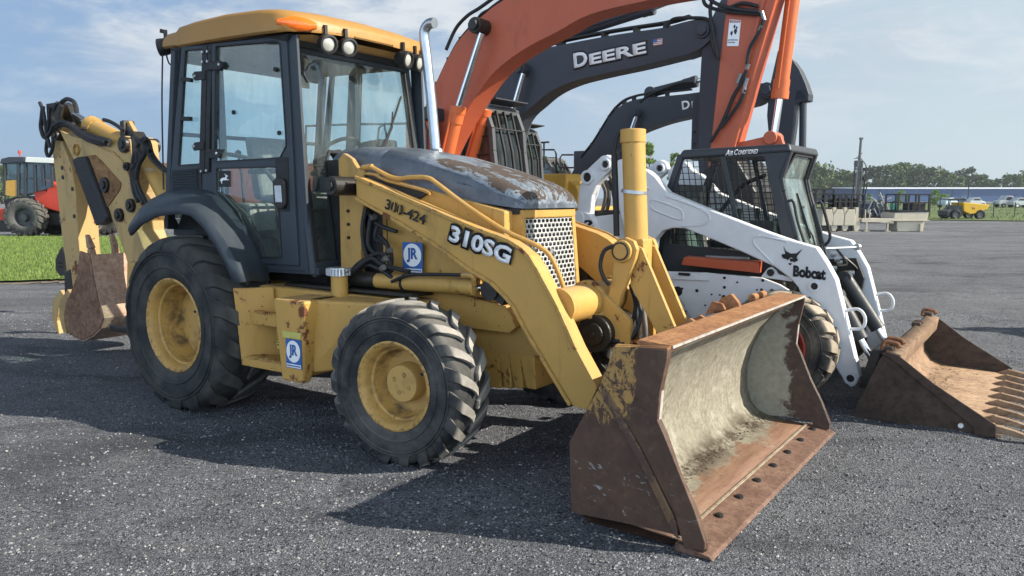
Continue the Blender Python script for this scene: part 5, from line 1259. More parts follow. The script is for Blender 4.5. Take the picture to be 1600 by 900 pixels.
for d_ in (0, 6, 11): tube(bm, [(1.792, 2.1, 1.676), (1.833, 2.1, 1.59), (1.821, 2.1, 1.475), (1.771, 2.1, 1.331)] if d_ == 0 else ([(1.82, 2.12, 1.693), (1.854, 2.12, 1.59), (1.85, 2.12, 1.464), (1.794, 2.12, 1.302)] if d_ == 6 else [(1.835, 2.14, 1.75), (1.888, 2.14, 1.675), (1.889, 2.14, 1.59), (1.916, 2.14, 1.487)]), .018)
obj('skid_hoses', bm, plain('brown_hose', (.09, .075, .06), .7), sk, smooth=True)
# body
bm = B()
plate(bm, [(1.579, 1.096), (1.788, 1.373), (2.214, 1.423), (2.289, 1.341), (2.341, 1.15), (2.368, 0.986), (2.464, 0.913), (2.806, 0.921), (3.284, 0.906), (3.427, 0.859), (3.567, 0.783), (3.647, 0.699), (3.715, 0.555), (3.756, 0.158), (1.795, -0.102)], 2.02, 2.06)
plate(bm, [(x, z) for x, z in [(1.579, 1.096), (1.788, 1.373), (2.214, 1.423), (2.289, 1.341), (2.341, 1.15), (2.368, 0.986), (2.464, 0.913), (2.806, 0.921), (3.284, 0.906), (3.427, 0.859), (3.567, 0.783), (3.647, 0.699), (3.715, 0.555), (3.756, 0.158), (1.795, -0.102)]], 3.14, 3.18)
obj('side_panel', bm, WP_, sk, bevel=.008)
bm = B(); box(bm, 1.62, 3.45, 2.07, 3.13, .25, .88); box(bm, 1.55, 2.15, 2.07, 3.13, .5, 1.42); obj('chassis', bm, OIL, sk, bevel=.02)
bm = B()
hl = [(2.579, 0.75), (2.619, 0.775), (2.749, 0.767), (2.982, 0.888), (3.089, 0.858), (2.984, 0.81), (2.981, 0.73), (2.878, 0.744), (2.948, 0.744), (3.046, 0.724), (3.295, 0.886), (3.252, 0.807), (3.288, 0.809), (3.369, 0.804), (2.973, 0.655), (2.825, 0.649), (2.875, 0.648)]
rr_ = [.042, .010, .014, .012, .008, .012, .017, .008, .008, .006, .012, .008, .012, .018, .012, .008, .008]
for (x, z), r_ in zip(hl, rr_): cyl(bm, (x, 2.016, z), (x, 2.024, z), r_, n=16)
obj('panel_hole', bm, INK, sk)
bm = B(); hexa(bm, [(2.479, 2, 0.905), (2.859, 2, 0.872), (2.849, 2, 0.856), (2.481, 2, 0.85)], [(a, b + .05, c) for a, b, c in [(2.479, 2, 0.905), (2.859, 2, 0.872), (2.849, 2, 0.856), (2.481, 2, 0.85)]]); obj('panel_ledge', bm, WP_, sk, bevel=.004)
bm = B(); hexa(bm, [(2.595, 1.985, 0.912), (2.692, 1.985, 0.912), (2.693, 1.985, 0.891), (2.596, 1.985, 0.891)], [(a, b + .02, c) for a, b, c in [(2.595, 1.985, 0.912), (2.692, 1.985, 0.912), (2.693, 1.985, 0.891), (2.596, 1.985, 0.891)]]); obj('ledge_slot', bm, INK, sk)
bm = B(); plate(bm, [(3.285, 0.913), (3.338, 0.987), (3.367, 0.999), (3.403, 0.975), (3.419, 0.946), (3.537, 0.923), (3.529, 0.892)], 1.99, 2.02); sa_ = obj('stop_bracket', bm, WP_, sk, bevel=.005)
P_ = [(3.365, 0.955)][0]; bm = B(); cyl(bm, (P_[0], 1.97, P_[1]), (P_[0], 1.99, P_[1]), .028, n=16); obj('stop_pin', bm, OIL, sa_, bevel=.004)
bm = B(); Q = [(2.636, 1.99, 1.043), (3.269, 1.99, 1.03), (3.272, 1.99, 0.944), (2.615, 1.99, 0.978)]; hexa(bm, Q, [(Q[0][0], 2.08, Q[0][2] + .01), (Q[1][0], 2.08, Q[1][2] + .01), (Q[2][0], 2.05, Q[2][2]), (Q[3][0], 2.05, Q[3][2])]); obj('orange_guard', bm, ORG, sk, bevel=.006)
bm = B(); Q = [(2.775, 2.12, 1.057), (3.143, 2.12, 1.057), (3.145, 2.12, 1.021), (2.776, 2.12, 1.025)]; hexa(bm, Q, [(a, b + .02, c) for a, b, c in Q]); lt = obj('light_strip', bm, plain('grey_plastic_lid', (.32, .33, .33), .5), sk, bevel=.003)
# front uprights behind the arms, tilt cylinders
bm = B(); rd = B()
for yy, q in ((2.35, 0), (2.85, 1)):
    A_ = [(3.60, yy, .98), (3.98, yy, .50), (4.10, yy, .36)]
    if q == 0: A_ = [(3.798, 2.3, 0.77), (3.987, 2.3, 0.441), (4.073, 2.3, 0.299)]
    else: A_ = [(3.744, 2.8, 0.868), (4.023, 2.8, 0.457), (4.097, 2.8, 0.335)]
    cyl(bm, A_[0], A_[1], .058, n=24); cyl(rd, A_[1], A_[2], .026, n=14); cyl(bm, Vector(A_[0]) - Vector((0, .045, 0)), Vector(A_[0]) + Vector((0, .045, 0)), .058, n=20)
tcy = obj('tilt_cylinder', bm, plain('grey_cylinder_paint', (.032, .035, .036), .5), sk, smooth=True); obj('cylinder_rod', rd, CHR, tcy, smooth=True)
bm = B()
box(bm, 3.42, 3.50, 2.15, 3.05, .35, 1.0); plate(bm, [(3.55, 1.0), (3.78, 1.02), (3.85, .85), (3.80, .5), (3.55, .4)], 3.05, 3.10); obj('front_plate', bm, OIL, sk, bevel=.01)
bm = B()
hexa(bm, [(4.02, 2.10, .10), (4.10, 2.10, .10), (4.10, 3.10, .10), (4.02, 3.10, .10)], [(4.08, 2.24, .38), (4.16, 2.24, .38), (4.16, 2.96, .38), (4.08, 2.96, .38)]); obj('quick_hitch', bm, OIL, sk, bevel=.015)
bm = B(); rnd = random.Random(4)
for k in range(16):
    a = Vector((3.50 + rnd.uniform(0, .18), 2.2 + rnd.uniform(0, .85), 1.06 + rnd.uniform(-.10, .08))); b = a + Vector((rnd.uniform(.0, .14), rnd.uniform(-.15, .15), rnd.uniform(-.30, -.05)))
    tube(bm, [a, (a + b) / 2 + Vector((rnd.uniform(-.05, .12), rnd.uniform(-.05, .05), -.05)), b], .011, 6, 5)
obj('front_hoses', bm, OIL, sk, smooth=True)
bm = B(); F_ = [(3.602, 2.7, 1.116), (3.793, 2.95, 1.121)]; tube(bm, [F_[0], F_[1]], .012, 6, 0); cyl(bm, F_[1], Vector(F_[1]) + Vector((.01, .03, 0)), .03, n=10)
for k in range(5):
    a = Vector([(3.692, 2.95, 1.084)][0]) + Vector((rnd.uniform(-.10, .06), rnd.uniform(-.08, .08), -.03 - .04 * k)); cyl(bm, a, a + Vector((.045, .01, .0)), .022, n=8)
obj('hose_coupler', bm, ALU, sk)
bm = B()
for (a, b) in (([(3.385, 2.2, 1.493), (3.42, 2.2, 1.513), (3.46, 2.2, 1.503), (3.495, 2.2, 1.357), (3.562, 2.2, 1.172)], .011), ([(3.451, 2.98, 1.488), (3.488, 2.98, 1.488), (3.537, 2.98, 1.339), (3.571, 2.98, 1.19), (3.526, 2.98, 1.121)], .013)): tube(bm, a, b, 8, 3)
obj('grab_handle', bm, BLK, sk, smooth=True)
# cab
CO = [(2.494, 1.886), (2.51, 1.918), (2.573, 1.932), (2.987, 1.944), (3.388, 1.945), (3.419, 1.929), (3.397, 1.86), (3.338, 1.696), (3.368, 1.584), (3.43, 1.382), (3.482, 1.221), (3.546, 0.979), (3.495, 0.771), (2.336, 0.803), (2.413, 1.604)]
CW1 = [(2.529, 1.858), (2.592, 1.873), (2.855, 1.876), (2.923, 1.612), (2.986, 1.349), (3.048, 1.102), (2.424, 1.14), (2.466, 1.582)]
CW2 = [(2.904, 1.864), (3.22, 1.865), (3.287, 1.584), (3.34, 1.381), (3.388, 1.197), (3.392, 1.095), (3.101, 1.104), (3.017, 1.386)]
def cab_side(y0, y1):
    bm = B(); plate(bm, CO, y0, y1, [CW1, CW2]); c = obj('cab_side', bm, SKC, sk, bevel=.008, seg=3); bm = B()
    ym = (y0 + y1) / 2
    for W_ in (CW1, CW2):
        xs_ = [p[0] for p in W_]; zs_ = [p[1] for p in W_]; 
        def clip(p, q):      # part of a line that lies inside the window outline
            ts = []
            for a, b in zip(W_, W_[1:] + W_[:1]):
                d = (q[0] - p[0]) * (b[1] - a[1]) - (q[1] - p[1]) * (b[0] - a[0])
                if abs(d) < 1e-9: continue
                t_ = ((a[0] - p[0]) * (b[1] - a[1]) - (a[1] - p[1]) * (b[0] - a[0])) / d; u_ = ((a[0] - p[0]) * (q[1] - p[1]) - (a[1] - p[1]) * (q[0] - p[0])) / d
                if 0 <= u_ <= 1 and 0 <= t_ <= 1: ts.append(t_)
            return (min(ts), max(ts)) if len(ts) > 1 else None
        k = min(zs_) + .02
        while k < max(zs_):
            r_ = clip((min(xs_) - .1, k), (max(xs_) + .1, k))
            if r_: L_ = max(xs_) - min(xs_) + .2; tube(bm, [(min(xs_) - .1 + r_[0] * L_, ym, k), (min(xs_) - .1 + r_[1] * L_, ym, k)], .0042, 4, 0)
            k += .052
        k = min(xs_) - .2
        while k < max(xs_) + .2:
            p, q = (k + .10, min(zs_) - .05), (k - .04, max(zs_) + .05); r_ = clip(p, q)
            if r_: tube(bm, [(p[0] + (q[0] - p[0]) * r_[0], ym + .006, p[1] + (q[1] - p[1]) * r_[0]), (p[0] + (q[0] - p[0]) * r_[1], ym + .006, p[1] + (q[1] - p[1]) * r_[1])], .0042, 4, 0)
            k += .052
    obj('window_mesh', bm, BLK, c, split=False)
    return c
csn = cab_side(2.18, 2.205); cab_side(2.995, 3.02)
bm = B()
top = [(2.493, 1.897), (2.51, 1.924), (2.573, 1.938), (2.987, 1.95), (3.388, 1.95), (3.438, 1.928)]
hexa(bm, [(top[0][0], 2.16, top[0][1] - .03), (top[-1][0], 2.16, top[-1][1] - .03), (top[-1][0], 3.04, top[-1][1] - .03), (top[0][0], 3.04, top[0][1] - .03)], [(top[0][0] + .03, 2.17, top[1][1] + .02), (top[-1][0] - .02, 2.17, top[-1][1] + .035), (top[-1][0] - .02, 3.03, top[-1][1] + .035), (top[0][0] + .03, 3.03, top[1][1] + .02)])
obj('cab_roof', bm, SKC, sk, bevel=.022, seg=4)
FXs = [(3.414, 1.924), (3.348, 1.695), (3.373, 1.584), (3.482, 1.221), (3.546, 0.979)]
bm = B()
def fr(i, dy=0): return Vector((FXs[i][0] - .012, 2.6 + dy, FXs[i][1]))
for s in (-1, 1):
    for i, j in ((0, 1), (1, 2), (2, 3), (3, 4)): bar(bm, fr(i, s * .385), fr(j, s * .385), .07, .05, (0, 1, 0))
bar(bm, fr(4, -.4), fr(4, .4), .05, .05)
obj('cab_front_frame', bm, SKC, sk, bevel=.008, split=False)
bm = B(); gl_ = []
f1 = [fr(4, -.345), fr(3, -.345), fr(2, -.345), fr(1, -.36) , fr(1, .36), fr(2, .345), fr(3, .345), fr(4, .345)]
tz = lambda t_, dy: fr(1).lerp(fr(0), t_) + Vector((0, dy, 0))
a_ = [fr(1, -.345), tz(.82, -.20), tz(.82, .32), fr(1, .345)]
for q in ([fr(4, -.34), fr(4, .34), fr(3, .34), fr(3, -.34)], [fr(3, -.34), fr(3, .34), fr(2, .34), fr(2, -.34)], [fr(2, -.34), fr(2, .34), fr(1, .34), fr(1, -.34)], a_): bm.faces.new([bm.verts.new(p) for p in q])
bmesh.ops.remove_doubles(bm, verts=bm.verts[:], dist=.001)
fd_ = obj('front_door_glass', bm, GLS2, sk, solid=.006)
bm = B(); P = [fr(4, -.345), fr(3, -.345), fr(2, -.345), fr(1, -.345), tz(.84, -.20), tz(.84, .33), fr(1, .35), fr(2, .35), fr(3, .35), fr(4, .35)]
for a, b in zip(P, P[1:]): bar(bm, a + Vector((.012, 0, 0)), b + Vector((.012, 0, 0)), .022, .018, (1, 0, 0)); 
obj('door_frame', bm, BLK, fd_, bevel=.004)
bm = B()
bm.faces.new([bm.verts.new(p) for p in (tz(.96, -.36), tz(.20, -.36), tz(.96, -.24))]); bm.faces.new([bm.verts.new(p) for p in (tz(.96, .37), tz(.30, .37), tz(.96, .345))]); obj('corner_panel', bm, plain('cream_panel', (.55, .50, .40), .6), sk, solid=.01)
bm = B(); tube(bm, [fr(4, .1) + Vector((.03, 0, 0)), fr(3, .05) + Vector((.035, 0, 0)), tz(0, .0) + Vector((.04, 0, -.25))], .008, 6, 0); bar(bm, fr(3, .0) + Vector((.03, 0, -.02)), tz(0, .03) + Vector((.03, 0, -.12)), .02, .012, (0, 1, 0)); cyl(bm, fr(4, .1), fr(4, .1) + Vector((.05, 0, 0)), .03, n=10); obj('wiper', bm, BLK, fd_)
bm = B()
bar(bm, (top[0][0] + .02, 2.19, top[0][1]), (CO[-1][0], 2.19, CO[-1][1]), .05, .05, (1, 0, 0)); bar(bm, (top[0][0] + .02, 3.01, top[0][1]), (CO[-1][0], 3.01, CO[-1][1]), .05, .05, (1, 0, 0)); bar(bm, (CO[-1][0], 2.19, CO[-1][1] - .1), (CO[-1][0], 3.01, CO[-1][1] - .1), .05, .3); obj('rear_cab_post', bm, SKC, sk, split=False)
bm = B(); hexa(bm, [(2.55, 2.35, .9), (2.98, 2.35, .9), (2.98, 2.85, .9), (2.55, 2.85, .9)], [(2.55, 2.37, 1.08), (2.98, 2.37, 1.08), (2.98, 2.83, 1.08), (2.55, 2.83, 1.08)]); hexa(bm, [(2.42, 2.36, 1.0), (2.56, 2.36, 1.0), (2.56, 2.84, 1.0), (2.42, 2.84, 1.0)], [(2.32, 2.40, 1.62), (2.42, 2.40, 1.62), (2.42, 2.80, 1.62), (2.32, 2.80, 1.62)])
obj('seat', bm, SEAT, sk, bevel=.035, seg=3)
bm = B(); box(bm, 2.3, 3.35, 2.23, 2.97, .88, .93); box(bm, 3.1, 3.3, 2.24, 2.34, .9, 1.35); box(bm, 3.1, 3.3, 2.86, 2.96, .9, 1.35); obj('cab_interior', bm, DKI, sk, bevel=.01)
bm = B()
for y in (2.36, 2.84): tube(bm, [(3.08, y, .95), (3.02, y, 1.2), (2.98, y, 1.38)], .012); spin(bm, [(-.05, .001), (-.04, .022), (.04, .026), (.05, .001)], (2.97, y, 1.40), (0, 0, 1), 10)
tube(bm, [(3.2, 2.3, 1.72), (2.95, 2.42, 1.62), (2.7, 2.42, 1.3)], .018); obj('cab_lever', bm, BLK, sk, smooth=True)
# lettering and the cat head emblem
t1, t2 = Vector([(2.909, 2.15, 1.881)][0]), Vector([(3.177, 2.15, 1.891)][0])
text('air_text', 'A', sk, WHT, t1, t2 - t1, (0, 0, 1), (t2 - t1).length * .14, .046, shear=.25, bold=.02)
text('air_text', 'IR', sk, WHT, t1 + (t2 - t1) * .15, t2 - t1, (0, 0, 1), (t2 - t1).length * .09, .036, shear=.25, bold=.02)
text('air_text', 'C', sk, WHT, t1 + (t2 - t1) * .28, t2 - t1, (0, 0, 1), (t2 - t1).length * .12, .046, shear=.25, bold=.02)
text('air_text', 'ONDITIONED', sk, WHT, t1 + (t2 - t1) * .41, t2 - t1, (0, 0, 1), (t2 - t1).length * .59, .036, shear=.25, bold=.02)
t1, t2 = Vector([(3.547, 1.946, 0.937)][0]), Vector([(3.787, 1.946, 0.922)][0])
text('brand_lettering', 'Bobcat', sk, INK, t1, t2 - t1, (0, 0, 1), (t2 - t1).length, .088, bold=.05)
def poly(bm, px, y):
    tri = tessellate_polygon([[Vector((a, b, 0)) for a, b in px]]); vs = [bm.verts.new((a, y, b)) for a, b in px]
    for q in tri: bm.faces.new([vs[i] for i in q])
bm = B()
for q in ([(3.465, 1.171), (3.486, 1.132), (3.521, 1.114), (3.564, 1.116), (3.61, 1.152), (3.578, 1.106), (3.569, 1.086), (3.575, 1.062), (3.546, 1.075), (3.526, 1.084), (3.499, 1.059), (3.488, 1.088), (3.459, 1.087), (3.482, 1.112)],
          [(3.458, 1.106), (3.482, 1.107), (3.507, 1.084), (3.503, 1.069), (3.469, 1.072), (3.454, 1.091)], [(3.536, 1.075), (3.575, 1.077), (3.58, 1.062), (3.552, 1.046), (3.537, 1.055)], [(3.517, 1.074), (3.541, 1.075), (3.537, 1.05), (3.523, 1.05)], [(3.509, 1.039), (3.533, 1.04), (3.529, 1.025), (3.514, 1.025)]): poly(bm, q, 1.9455)
obj('cat_head_emblem', bm, INK, sk, split=False)
# bucket of the skid steer
KB = [(4.284, 0.495), (4.254, 0.443), (4.108, 0.06), (4.106, 0.013), (4.149, -0.012), (4.607, -0.007), (4.919, -0.008), (4.956, 0.016), (4.951, 0.091), (4.789, 0.188), (4.589, 0.309), (4.45, 0.413), (4.369, 0.474)]
SB = rusty('brown_bucket_steel', (.050, .034, .027), (.080, .054, .040), (.028, .02, .016), 1, .6)
SBI = rusty('tan_bucket_floor', (.20, .125, .078), (.34, .235, .15), (.09, .05, .032), 1.2, .7)
Z0 = .03
bm = B()
CUR = [(KB[0][0] + .0, KB[0][1] + .0), (KB[0][0] + .09, KB[0][1] - .02), (KB[0][0] + .075, KB[0][1] - .12), (KB[2][0] + .16, .28), (KB[2][0] + .17, .18), (KB[2][0] + .23, .10), (KB[2][0] + .32, .065), (KB[7][0] - .02, .035)]
prev = None
for i in range(9):
    y = 1.60 + 2.03 * i / 8; cur = [bm.verts.new((x, y, z)) for x, z in CUR]
    if prev:
        for k in range(len(CUR) - 1): bm.faces.new((prev[k], prev[k + 1], cur[k + 1], cur[k]))
    prev = cur
sbk = obj('toothed_bucket', bm, SBI, sk, smooth=True, ang=50, solid=.012)
bm = B()
for y in (1.56, 3.63): plate(bm, [(x, max(z, .012)) for x, z in KB], y, y + .018)
obj('bucket_side', bm, SB, sbk, bevel=.003)
bm = B(); W1 = [(4.257, 0.483), (4.288, 0.5), (4.372, 0.479), (4.592, 0.315), (4.791, 0.194), (4.953, 0.097), (4.957, 0.022), (4.92, -0.001), (4.834, 0), (4.831, 0.06), (4.517, 0.304), (4.322, 0.455)]
plate(bm, [(x, max(z, .012)) for x, z in W1], 1.548, 1.56); obj('side_wear_plate', bm, SB, sbk, bevel=.003)
bm = B(); H_ = [(4.759, 0.061)][0]; cyl(bm, (H_[0], 1.545, H_[1]), (H_[0], 1.559, H_[1]), .016, n=14); obj('pale_hole', bm, WHT, sbk)
bm = B(); x0 = KB[7][0]
box(bm, x0 - .16, x0 + .03, 1.57, 3.64, .012, .034); obj('cutting_edge', bm, SBI, sbk, bevel=.003)
for k in range(9):
    y = 1.60 + k * .2475; bm = B()
    plate(bm, [(x0 - .14, .036), (x0 - .03, .085), (x0 + .10, .062), (x0 + .24, .018), (x0 + .20, .010), (x0 + .02, .034)], y, y + .045); obj('bucket_tooth', bm, SBI, sbk, bevel=.004)
bm = B(); prev = None
for y in (1.60, 3.63):
    cur = [bm.verts.new((x, y, z)) for x, z in [(KB[0][0] - .01, KB[0][1]), (KB[1][0], KB[1][1]), (KB[2][0] + .02, KB[2][1]), (KB[3][0] + .02, .03), (KB[4][0] + .1, .012), (x0 - .1, .012)]]
    if prev:
        for k in range(5): bm.faces.new((prev[k], prev[k + 1], cur[k + 1], cur[k]))
    prev = cur
obj('bucket_back', bm, SB, sbk)
bm = B()
for y in (1.62, 2.0, 2.9, 3.02, 3.55):
    box(bm, KB[0][0] - .03, KB[0][0] + .04, y, y + .07, KB[0][1] - .01, KB[0][1] + .028)
obj('hitch_lug', bm, SB, sbk, bevel=.012)
bm = B()
for y in (1.63, 1.80, 3.55): tube(bm, [(KB[0][0] - .03, y, KB[0][1]), (KB[0][0] - .02, y + .02, KB[0][1] + .05), (KB[0][0] + .05, y + .04, KB[0][1] + .045), (KB[0][0] + .07, y + .03, KB[0][1] + .02)], .016)
obj('lifting_hook', bm, RUST, sbk, smooth=True)
bm = B(); rnd = random.Random(8)
for k in range(900):
    y = rnd.uniform(1.66, 3.58); x = CUR[6][0] + rnd.gauss(0, .12); s = rnd.uniform(.003, .012); z = .07 + max(0, CUR[6][0] - x) * .25
    if x < CUR[4][0] + .03: continue
    vv = [bm.verts.new((x + s * rnd.uniform(-1, 1), y + s * rnd.uniform(-1, 1), z + s * rnd.uniform(0, 1))) for _ in range(4)]
    for q in ((0, 1, 2), (0, 2, 3), (0, 1, 3), (1, 2, 3)): bm.faces.new([vv[i] for i in q])
tag(obj('dried_soil', bm, plain('soil_crumbs2', (.16, .12, .07), .95, var=.5), sbk), kind='stuff')

# ------------------------------------------------------------------ excavators
EOR = paint('sunned_orange_paint', (.46, .098, .042), rust=-.02, dirt=.32, edge=.02, rough=.42, dust=(.3, .2, .15))
EBK = paint('charcoal_paint', (.034, .039, .050), rust=-.04, dirt=.4, rough=.42, dust=(.12, .12, .12))
EYE = paint('machine_yellow_paint', (.56, .32, .05), rust=0, dirt=.3, rough=.42)
ECO = paint('bright_orange_cylinder', (.62, .135, .035), rust=0, dirt=.15); GRY = paint('grey_cab_paint', (.065, .070, .075), rust=-.05, dirt=.4, rough=.5)
EGL = glass('dark_cab_glass', (.30, .40, .38), dirt=.05)
EGR = 'excavators parked in a row behind the backhoe'
def resamp(P, n):
    P = [Vector((a, 0, b)) for a, b in P]; return [(p.x, p.z) for p in smooth_path(P, n)]
def boom(parent, top, bot, y, w, mat):
    T_ = resamp(top, 4); B_ = resamp(bot, 4)
    bm = B(); plate(bm, T_ + B_[::-1], y, y + w); return obj('boom', bm, mat, parent, bevel=.015)
def edge_pipes(parent, P, y, rs, mat, dz=.06, name='boom_pipe'):
    for i, r_ in enumerate(rs):
        bm = B(); tube(bm, [(x, y + .06 + i * .07, z + dz) for x, z in P], r_, 7, 4)
        for x, z in P[1:-1]: box(bm, x - .03, x + .03, y + .03 + i * .07, y + .09 + i * .07, z - .02, z + dz + .01)
        obj(name, bm, mat, parent, smooth=True, ang=40, split=False)
def ram(parent, a, b, c, y, r, rr, mat, collar=.22, name='boom_cylinder'):
    a, b, c = [Vector((q[0], y, q[1])) for q in (a, b, c)]; d = (b - a).normalized()
    bm = B(); cyl(bm, a, b, r, n=24); cyl(bm, b - d * collar, b, r * 1.14, n=24); cyl(bm, b - d * collar * .35, b + d * .02, r * 1.22, n=24)
    cyl(bm, a - Vector((0, r * 1.1, 0)), a + Vector((0, r * 1.1, 0)), r * 1.25, n=20)
    o = obj(name, bm, mat, parent, smooth=True, ang=40)
    bm = B(); cyl(bm, b, c, rr, n=18); obj('cylinder_rod', bm, CHR, o, smooth=True)
    bm = B(); tube(bm, [a + Vector((0, -r * 1.3, 0)), a + (b - a) * .5 + Vector((0, -r * 1.35, 0)), b + Vector((0, -r * 1.2, 0)) - d * .1], r * .14, 6, 2); obj('cylinder_pipe', bm, mat, o, smooth=True)
    return o
def pinboss(parent, q, y0, y1, r, mat):
    bm = B(); cyl(bm, (q[0], y0, q[1]), (q[0], y1, q[1]), r, n=24); cyl(bm, (q[0], y0 - .05, q[1]), (q[0], y0, q[1]), r * .72, n=6); obj('boom_pin', bm, mat, parent, bevel=.008)
def tracks(parent, x0, x1, yc, hw, tw, h):
    for s in (-1, 1):
        y = yc + s * hw; ya, yb = y - tw / 2, y + tw / 2
        bm = B(); prof = [(x0 + .45, h), (x1 - .45, h)] + [(x1 - .45 + .45 * math.sin(a), h / 2 + h / 2 * math.cos(a)) for a in [k * math.pi / 8 for k in range(1, 8)]] + [(x1 - .45, .0), (x0 + .45, .0)] + [(x0 + .45 - .45 * math.sin(a), h / 2 - h / 2 * math.cos(a)) for a in [k * math.pi / 8 for k in range(1, 8)]]
        plate(bm, prof, ya + .05, yb - .05)
        L = len(prof)
        for i in range(L):     # shoe plates
            a, b = Vector((prof[i][0], 0, prof[i][1])), Vector((prof[(i + 1) % L][0], 0, prof[(i + 1) % L][1])); n = max(1, int((b - a).length / .19))
            for k in range(n):
                p = a + (b - a) * ((k + .1) / n); q = a + (b - a) * ((k + .85) / n); nrm = (b - a).normalized().cross(Vector((0, 1, 0)))
                bar(bm, (p.x, ya, p.z), (p.x, yb, p.z), .05, .05, nrm) if (q - p).length < .08 else bar(bm, (p + (q - p) / 2) + Vector((0, ya, 0)), (p + (q - p) / 2) + Vector((0, yb, 0)), (q - p).length, .03, nrm)
        t = obj('track', bm, OIL, parent, split=False)
        bm = B(); box(bm, x0 + .5, x1 - .5, ya + .0, yb - .0, h * .32, h * .68); obj('track_frame', bm, EBK, t, bevel=.02)
    bm = B(); box(bm, x0 + 1, x1 - 1, yc - hw, yc + hw, h * .4, h * .85); cyl(bm, ((x0 + x1) / 2, yc, h * .8), ((x0 + x1) / 2, yc, h * 1.12), .6, n=28); obj('undercarriage', bm, OIL, parent, bevel=.02)
def ecab(parent, P, y0, y1, visor=True):
    """P: rear top, front top, front mid, front low, rear low in (x, z)"""
    (xr, zt), (xf, _), (xm, zm), (xl, zl), (xb, zb) = P
    bm = B()
    for y in (y0, y1):
        pts_ = [(xf, y, zt - .05), ((xf + xm) / 2 + .05, y, (zt + zm) / 2), (xm, y, zm), (xl, y, zl)]
        for a, b in zip(pts_, pts_[1:]): bar(bm, a, b, .09, .09, (0, 1, 0))
        bar(bm, (xr, y, zt - .05), (xb, y, zb), .10, .10, (0, 1, 0)); bar(bm, ((xr + xf) / 2 - .1, y, zt - .05), ((xl + xb) / 2 - .05, y, zb), .08, .08, (0, 1, 0)); bar(bm, (xb, y, zb), (xl, y, zl), .08, .2, (0, 1, 0))
        bar(bm, (xb, y, zb + .75), (xm, y, zb + .75), .04, .07, (0, 1, 0))
    for q in ((xf, zt - .05), (xl, zl)): bar(bm, (q[0], y0, q[1]), (q[0], y1, q[1]), .08, .08)
    f = obj('cab_frame', bm, GRY, parent, split=False, bevel=.012)
    bm = B(); plate(bm, [(xr - .08, zt - .06), (xf + .03, zt - .06), (xf + .05, zt), (xf - .1, zt + .07), (xr + .05, zt + .07), (xr - .08, zt)], y0 - .05, y1 + .05); obj('cab_roof', bm, GRY, parent, bevel=.02)
    bm = B(); plate(bm, [(xr, zt - .05), (xf, zt - .05), (xm, zm), (xl, zl), (xb, zb)], y0 + .01, y0 + .02); plate(bm, [(xr, zt - .05), (xf, zt - .05), (xm, zm), (xl, zl), (xb, zb)], y1 - .02, y1 - .01)
    for a, b in (((xf, zt - .05), (xm, zm)), ((xm, zm), (xl, zl))): bm.faces.new([bm.verts.new(p) for p in ((a[0] - .01, y0, a[1]), (a[0] - .01, y1, a[1]), (b[0] - .01, y1, b[1]), (b[0] - .01, y0, b[1]))])
    obj('cab_glass', bm, EGL, f, split=False)
    bm = B()       # front guard bars
    k = 4
    for i in range(1, k):
        y = y0 + (y1 - y0) * i / k; bar(bm, (xf + .06, y, zt - .05), (xm + .07, y, zm), .035, .035, (0, 1, 0)); bar(bm, (xm + .07, y, zm), (xl + .06, y, zl), .035, .035, (0, 1, 0))
    for t_ in (.45,): 
        x = xf + (xm - xf) * t_; z = zt - .05 + (zm - zt + .05) * t_; tube(bm, [(x + .08, y0, z), (x + .08, y1, z)], .016, 6, 0)
    for t_ in (.5,):
        x = xm + (xl - xm) * t_; z = zm + (zl - zm) * t_; tube(bm, [(x + .07, y0, z), (x + .07, y1, z)], .016, 6, 0)
    for z in (zb + 1.0, zb + .4, zb + .7, zb + 1.3): tube(bm, [(xb, y0 - .03, z), (xm, y0 - .03, z)], .010, 5, 0)
    obj('guard_bars', bm, BLK, f, split=False)
    if visor:
        bm = B(); hexa(bm, [(xf - .05, y0 - .02, zt + .07), (xf + .24, y0 - .02, zt + .11), (xf + .24, y1 + .02, zt + .11), (xf - .05, y1 + .02, zt + .07)], [(xf - .05, y0 - .02, zt + .10), (xf + .24, y0 - .02, zt + .13), (xf + .24, y1 + .02, zt + .13), (xf - .05, y1 + .02, zt + .10)]); obj('rain_visor', bm, EBK, f)
    bm = B(); hexa(bm, [(xb + .35, y0 + .25, zb + .45), (xb + .85, y0 + .25, zb + .45), (xb + .85, y1 - .25, zb + .45), (xb + .35, y1 - .25, zb + .45)], [(xb + .35, y0 + .25, zb + .6), (xb + .85, y0 + .25, zb + .6), (xb + .85, y1 - .25, zb + .6), (xb + .35, y1 - .25, zb + .6)]); hexa(bm, [(xb + .28, y0 + .25, zb + .55), (xb + .42, y0 + .25, zb + .55), (xb + .42, y1 - .25, zb + .55), (xb + .28, y1 - .25, zb + .55)], [(xb + .15, y0 + .3, zb + 1.25), (xb + .27, y0 + .3, zb + 1.25), (xb + .27, y1 - .3, zb + 1.25), (xb + .15, y1 - .3, zb + 1.25)])
    box(bm, xm - .45, xm - .2, y0 + .2, y1 - .2, zb, zb + .7); obj('cab_seat', bm, DKI, f, bevel=.03, split=False)
    return f
def rail(parent, pts_, r=.018, posts=(), mat=None):
    bm = B(); tube(bm, pts_, r, 6, 0)
    for a, b in posts: tube(bm, [a, b], r, 6, 0)
    return obj('handrail', bm, mat or BLK, parent, split=False)
